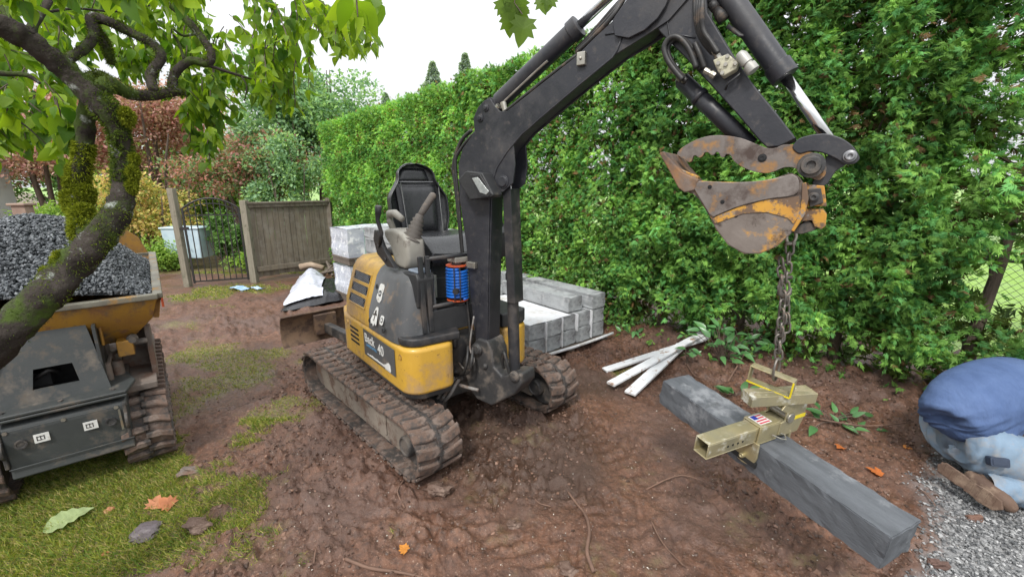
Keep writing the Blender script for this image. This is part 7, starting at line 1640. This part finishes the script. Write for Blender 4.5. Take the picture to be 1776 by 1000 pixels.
thick([(2.585, 2.24, .29), (2.60, 2.235, .288), (2.66, 2.22, .275), (2.78, 2.165, .235), (2.92, 2.07, .18), (3.06, 1.96, .13), (3.12, 1.93, .12)], [.05, .125, .155, .135, .115, .088, .04])
thick([(2.62, 2.42, .29), (2.64, 2.42, .288), (2.70, 2.43, .275), (2.84, 2.47, .22), (3.0, 2.5, .16), (3.12, 2.52, .12), (3.16, 2.52, .12)], [.05, .13, .15, .13, .11, .085, .04])
thick([(2.60, 2.33, .27), (2.63, 2.33, .27), (2.74, 2.35, .27), (2.86, 2.38, .3)], [.08, .15, .15, .1])
thick([(3.10, 1.96, .10), (3.02, 1.97, .098), (2.86, 2.015, .098), (2.70, 2.065, .102), (2.615, 2.095, .105)], [.05, .086, .08, .074, .07])
thick([(3.14, 2.52, .10), (3.1, 2.52, .1), (2.98, 2.5, .098), (2.88, 2.49, .098)], [.05, .084, .078, .07])
je_ = m.build('jeans', jeanm, pe, smooth=True)
def rid(x, y, sd, o=3): return (1 - np.abs(2 * fbm(x, y, sd, o) - 1))**2
def shirtfold(p):
    u = (p[:, 0] - 2.6) * .9 + p[:, 2] * .6; v = p[:, 2] * 1.0 - (p[:, 0] - 2.6) * .35 + p[:, 1] * .4
    low = sstep(.60, .36, p[:, 2]); back = 1 - low; return (rid(u * 5, v * 17, 5) - .5) * (.12 + .9 * low) + (rid(u * 9, v * 30, 8) - .5) * .35 * low + (fbm(u * 3, v * 3 + p[:, 1] * 3, 9, 2) - .5)
def jeanfold(p):
    u = p[:, 0] + p[:, 1] * .5; v = p[:, 2] * 1.5 + p[:, 1]; return (rid(u * 14, v * 6, 15) - .5) * .8 + (rid(u * 30, v * 12, 18) - .5) * .4 + (fbm(u * 5, v * 5, 19, 2) - .5)
folds(sh_, shirtfold, .026); folds(je_, jeanfold, .022)
def boot_(ax, toe, heel, sgn):
    a = Vector(ax); t_ = Vector(toe); h = Vector(heel)
    b = skin('boot', [a + Vector((.05, 0, .0)), a.lerp(h, .55), h.lerp(t_, .35) + Vector((.03, 0, .02)), h.lerp(t_, .7) + Vector((.025, 0, .015)), t_ + Vector((.01, .01, .01))], [(0, 1), (1, 2), (2, 3), (3, 4)], [.052, .048, .046, .048, .034], bootm, pe, 0, 2)
    d = (t_ - h).normalized(); m = MB(); side = Vector((-.93, -.25, .26)).normalized(); up = d.cross(side).normalized(); sh = [(-.02, .0), (.0, .036), (.09, .038), (.13, .03), (.2, .044), (.26, .036), (.285, .0), (.26, -.036), (.2, -.044), (.13, -.03), (.09, -.038), (.0, -.036)]
    o_ = h + side * .048 - d * .02; m.prism(sh, o_, d, up, 0, .016, n=side); so_ = m.build('sole', bootm, b, bevel=.004)
    for k in range(8):
        if k == 3: continue
        m = MB(); x = .01 + k * .033; w_ = .03 if k < 4 else .034; m.bar(o_ + d * x + up * w_ + side * .017, o_ + d * (x - .01) - up * w_ + side * .017, .022, .004, up=side); m.build('tread', bootm, so_)
boot_((2.62, 2.10, .10), (2.625, 1.93, .045), (2.525, 2.20, .125), 1); boot_((2.94, 2.50, .09), (2.90, 2.37, .05), (2.87, 2.6, .1), 1)
m = MB(); c = PL(1720, 804, (2.70, 2.045, .27), (-.25, -.9, .35)); x = Vector((.96, -.27, .03)).normalized(); z = Vector((-.25, -.9, .35)).normalized(); y = z.cross(x).normalized()
m.prism(rnd(0, 0, .085, .05, .01), c, x, y, -.02, .018, n=z); m.prism(rnd(0, 0, .066, .034, .006), c, x, y, .0182, .021, n=z); m.build('belt_pouch', mat('dark_blue_pouch', (.03, .045, .08), None, 12, .5), pe, bevel=.003)
# head: hair, face turned to the ground
hc = Vector((3.53, 2.575, .28)); m = MB(); fd_ = Vector((.35, .06, -.93)).normalized(); tp__ = Vector((.93, .16, .35)).normalized(); sd__ = fd_.cross(tp__).normalized()
def hd(u, v):
    a = v * math.pi; b = u * math.tau; x, y, z = math.sin(a) * math.cos(b), math.sin(a) * math.sin(b), math.cos(a); return hc + fd_ * (.098 * x * (1.0 if x < 0 else .95)) + sd__ * (.078 * y) + tp__ * (.118 * z * (1 if z > 0 else 1.05))
m.grid(hd, 24, 18); he = m.build('head', skinm, pe, smooth=True)
m = MB(); m.grid(lambda u, v: hc + (Vector(hd(.2 + u * .6, v * .62)) - hc) * 1.07, 22, 14); m.build('hair', mat('brown_hair', (.04, .025, .018), None, 30, .7, bump=.002), he, smooth=True, fix=False)
m = MB(); m.prism([(0, .03), (.022, -.012), (0, -.018)], hc + fd_ * .09, fd_, tp__, -.011, .011, n=sd__); m.build('nose', skinm, he, bevel=.004)
for sg_ in (-1, 1):
    m = MB(); m.lathe([(0, .012), (.003, .01), (.005, .002)], hc + fd_ * .085 + sd__ * (.03 * sg_) + tp__ * .02, fd_, 10); m.build('eye', mat('eye', (.6, .6, .6), None, 5, .2), he); m = MB(); m.prism(arc(0, 0, .026, 0, 360, 12)[:-1], hc + sd__ * (.078 * sg_) - fd_ * .01, fd_, tp__, -.006, .006, n=sd__); m.build('ear', skinm, he, bevel=.003)
m = MB(); m.bar(hc + fd_ * .09 - tp__ * .05 - sd__ * .022, hc + fd_ * .09 - tp__ * .05 + sd__ * .022, .008, .006); m.build('mouth', mat('lips', (.4, .16, .13), None, 5, .5), he)
for wx, wy, sg_ in ((3.40, 2.14, 1), (3.46, 2.72, -1)):
    w0 = Vector((wx, wy, .10)); f = Vector((.8, .1 * sg_, -.45)).normalized(); l_ = Vector((.1, 1, 0)).normalized() * sg_; P_ = [w0, w0 + f * .05]; E2 = [(0, 1)]; R2 = [.026, .03]
    for k in range(4):
        off = l_ * ((k - 1.5) * .021); L = (.072, .084, .08, .064)[k]; b = len(P_); P_ += [w0 + f * .085 + off, w0 + f * (.085 + L * .5) + off + Vector((0, 0, -.006)), w0 + f * (.085 + L * .75) + off + Vector((0, 0, -.022))]; E2 += [(1, b), (b, b + 1), (b + 1, b + 2)]; R2 += [.0115, .009, .0075]
    b = len(P_); P_ += [w0 + f * .04 + l_ * .038, w0 + f * .075 + l_ * .055 + Vector((0, 0, -.01))]; E2 += [(0, b), (b, b + 1)]; R2 += [.012, .009]
    skin('hand', P_, E2, R2, skinm, pe, 0, 2)
pe.location.x += .055; pe.location.y += .02
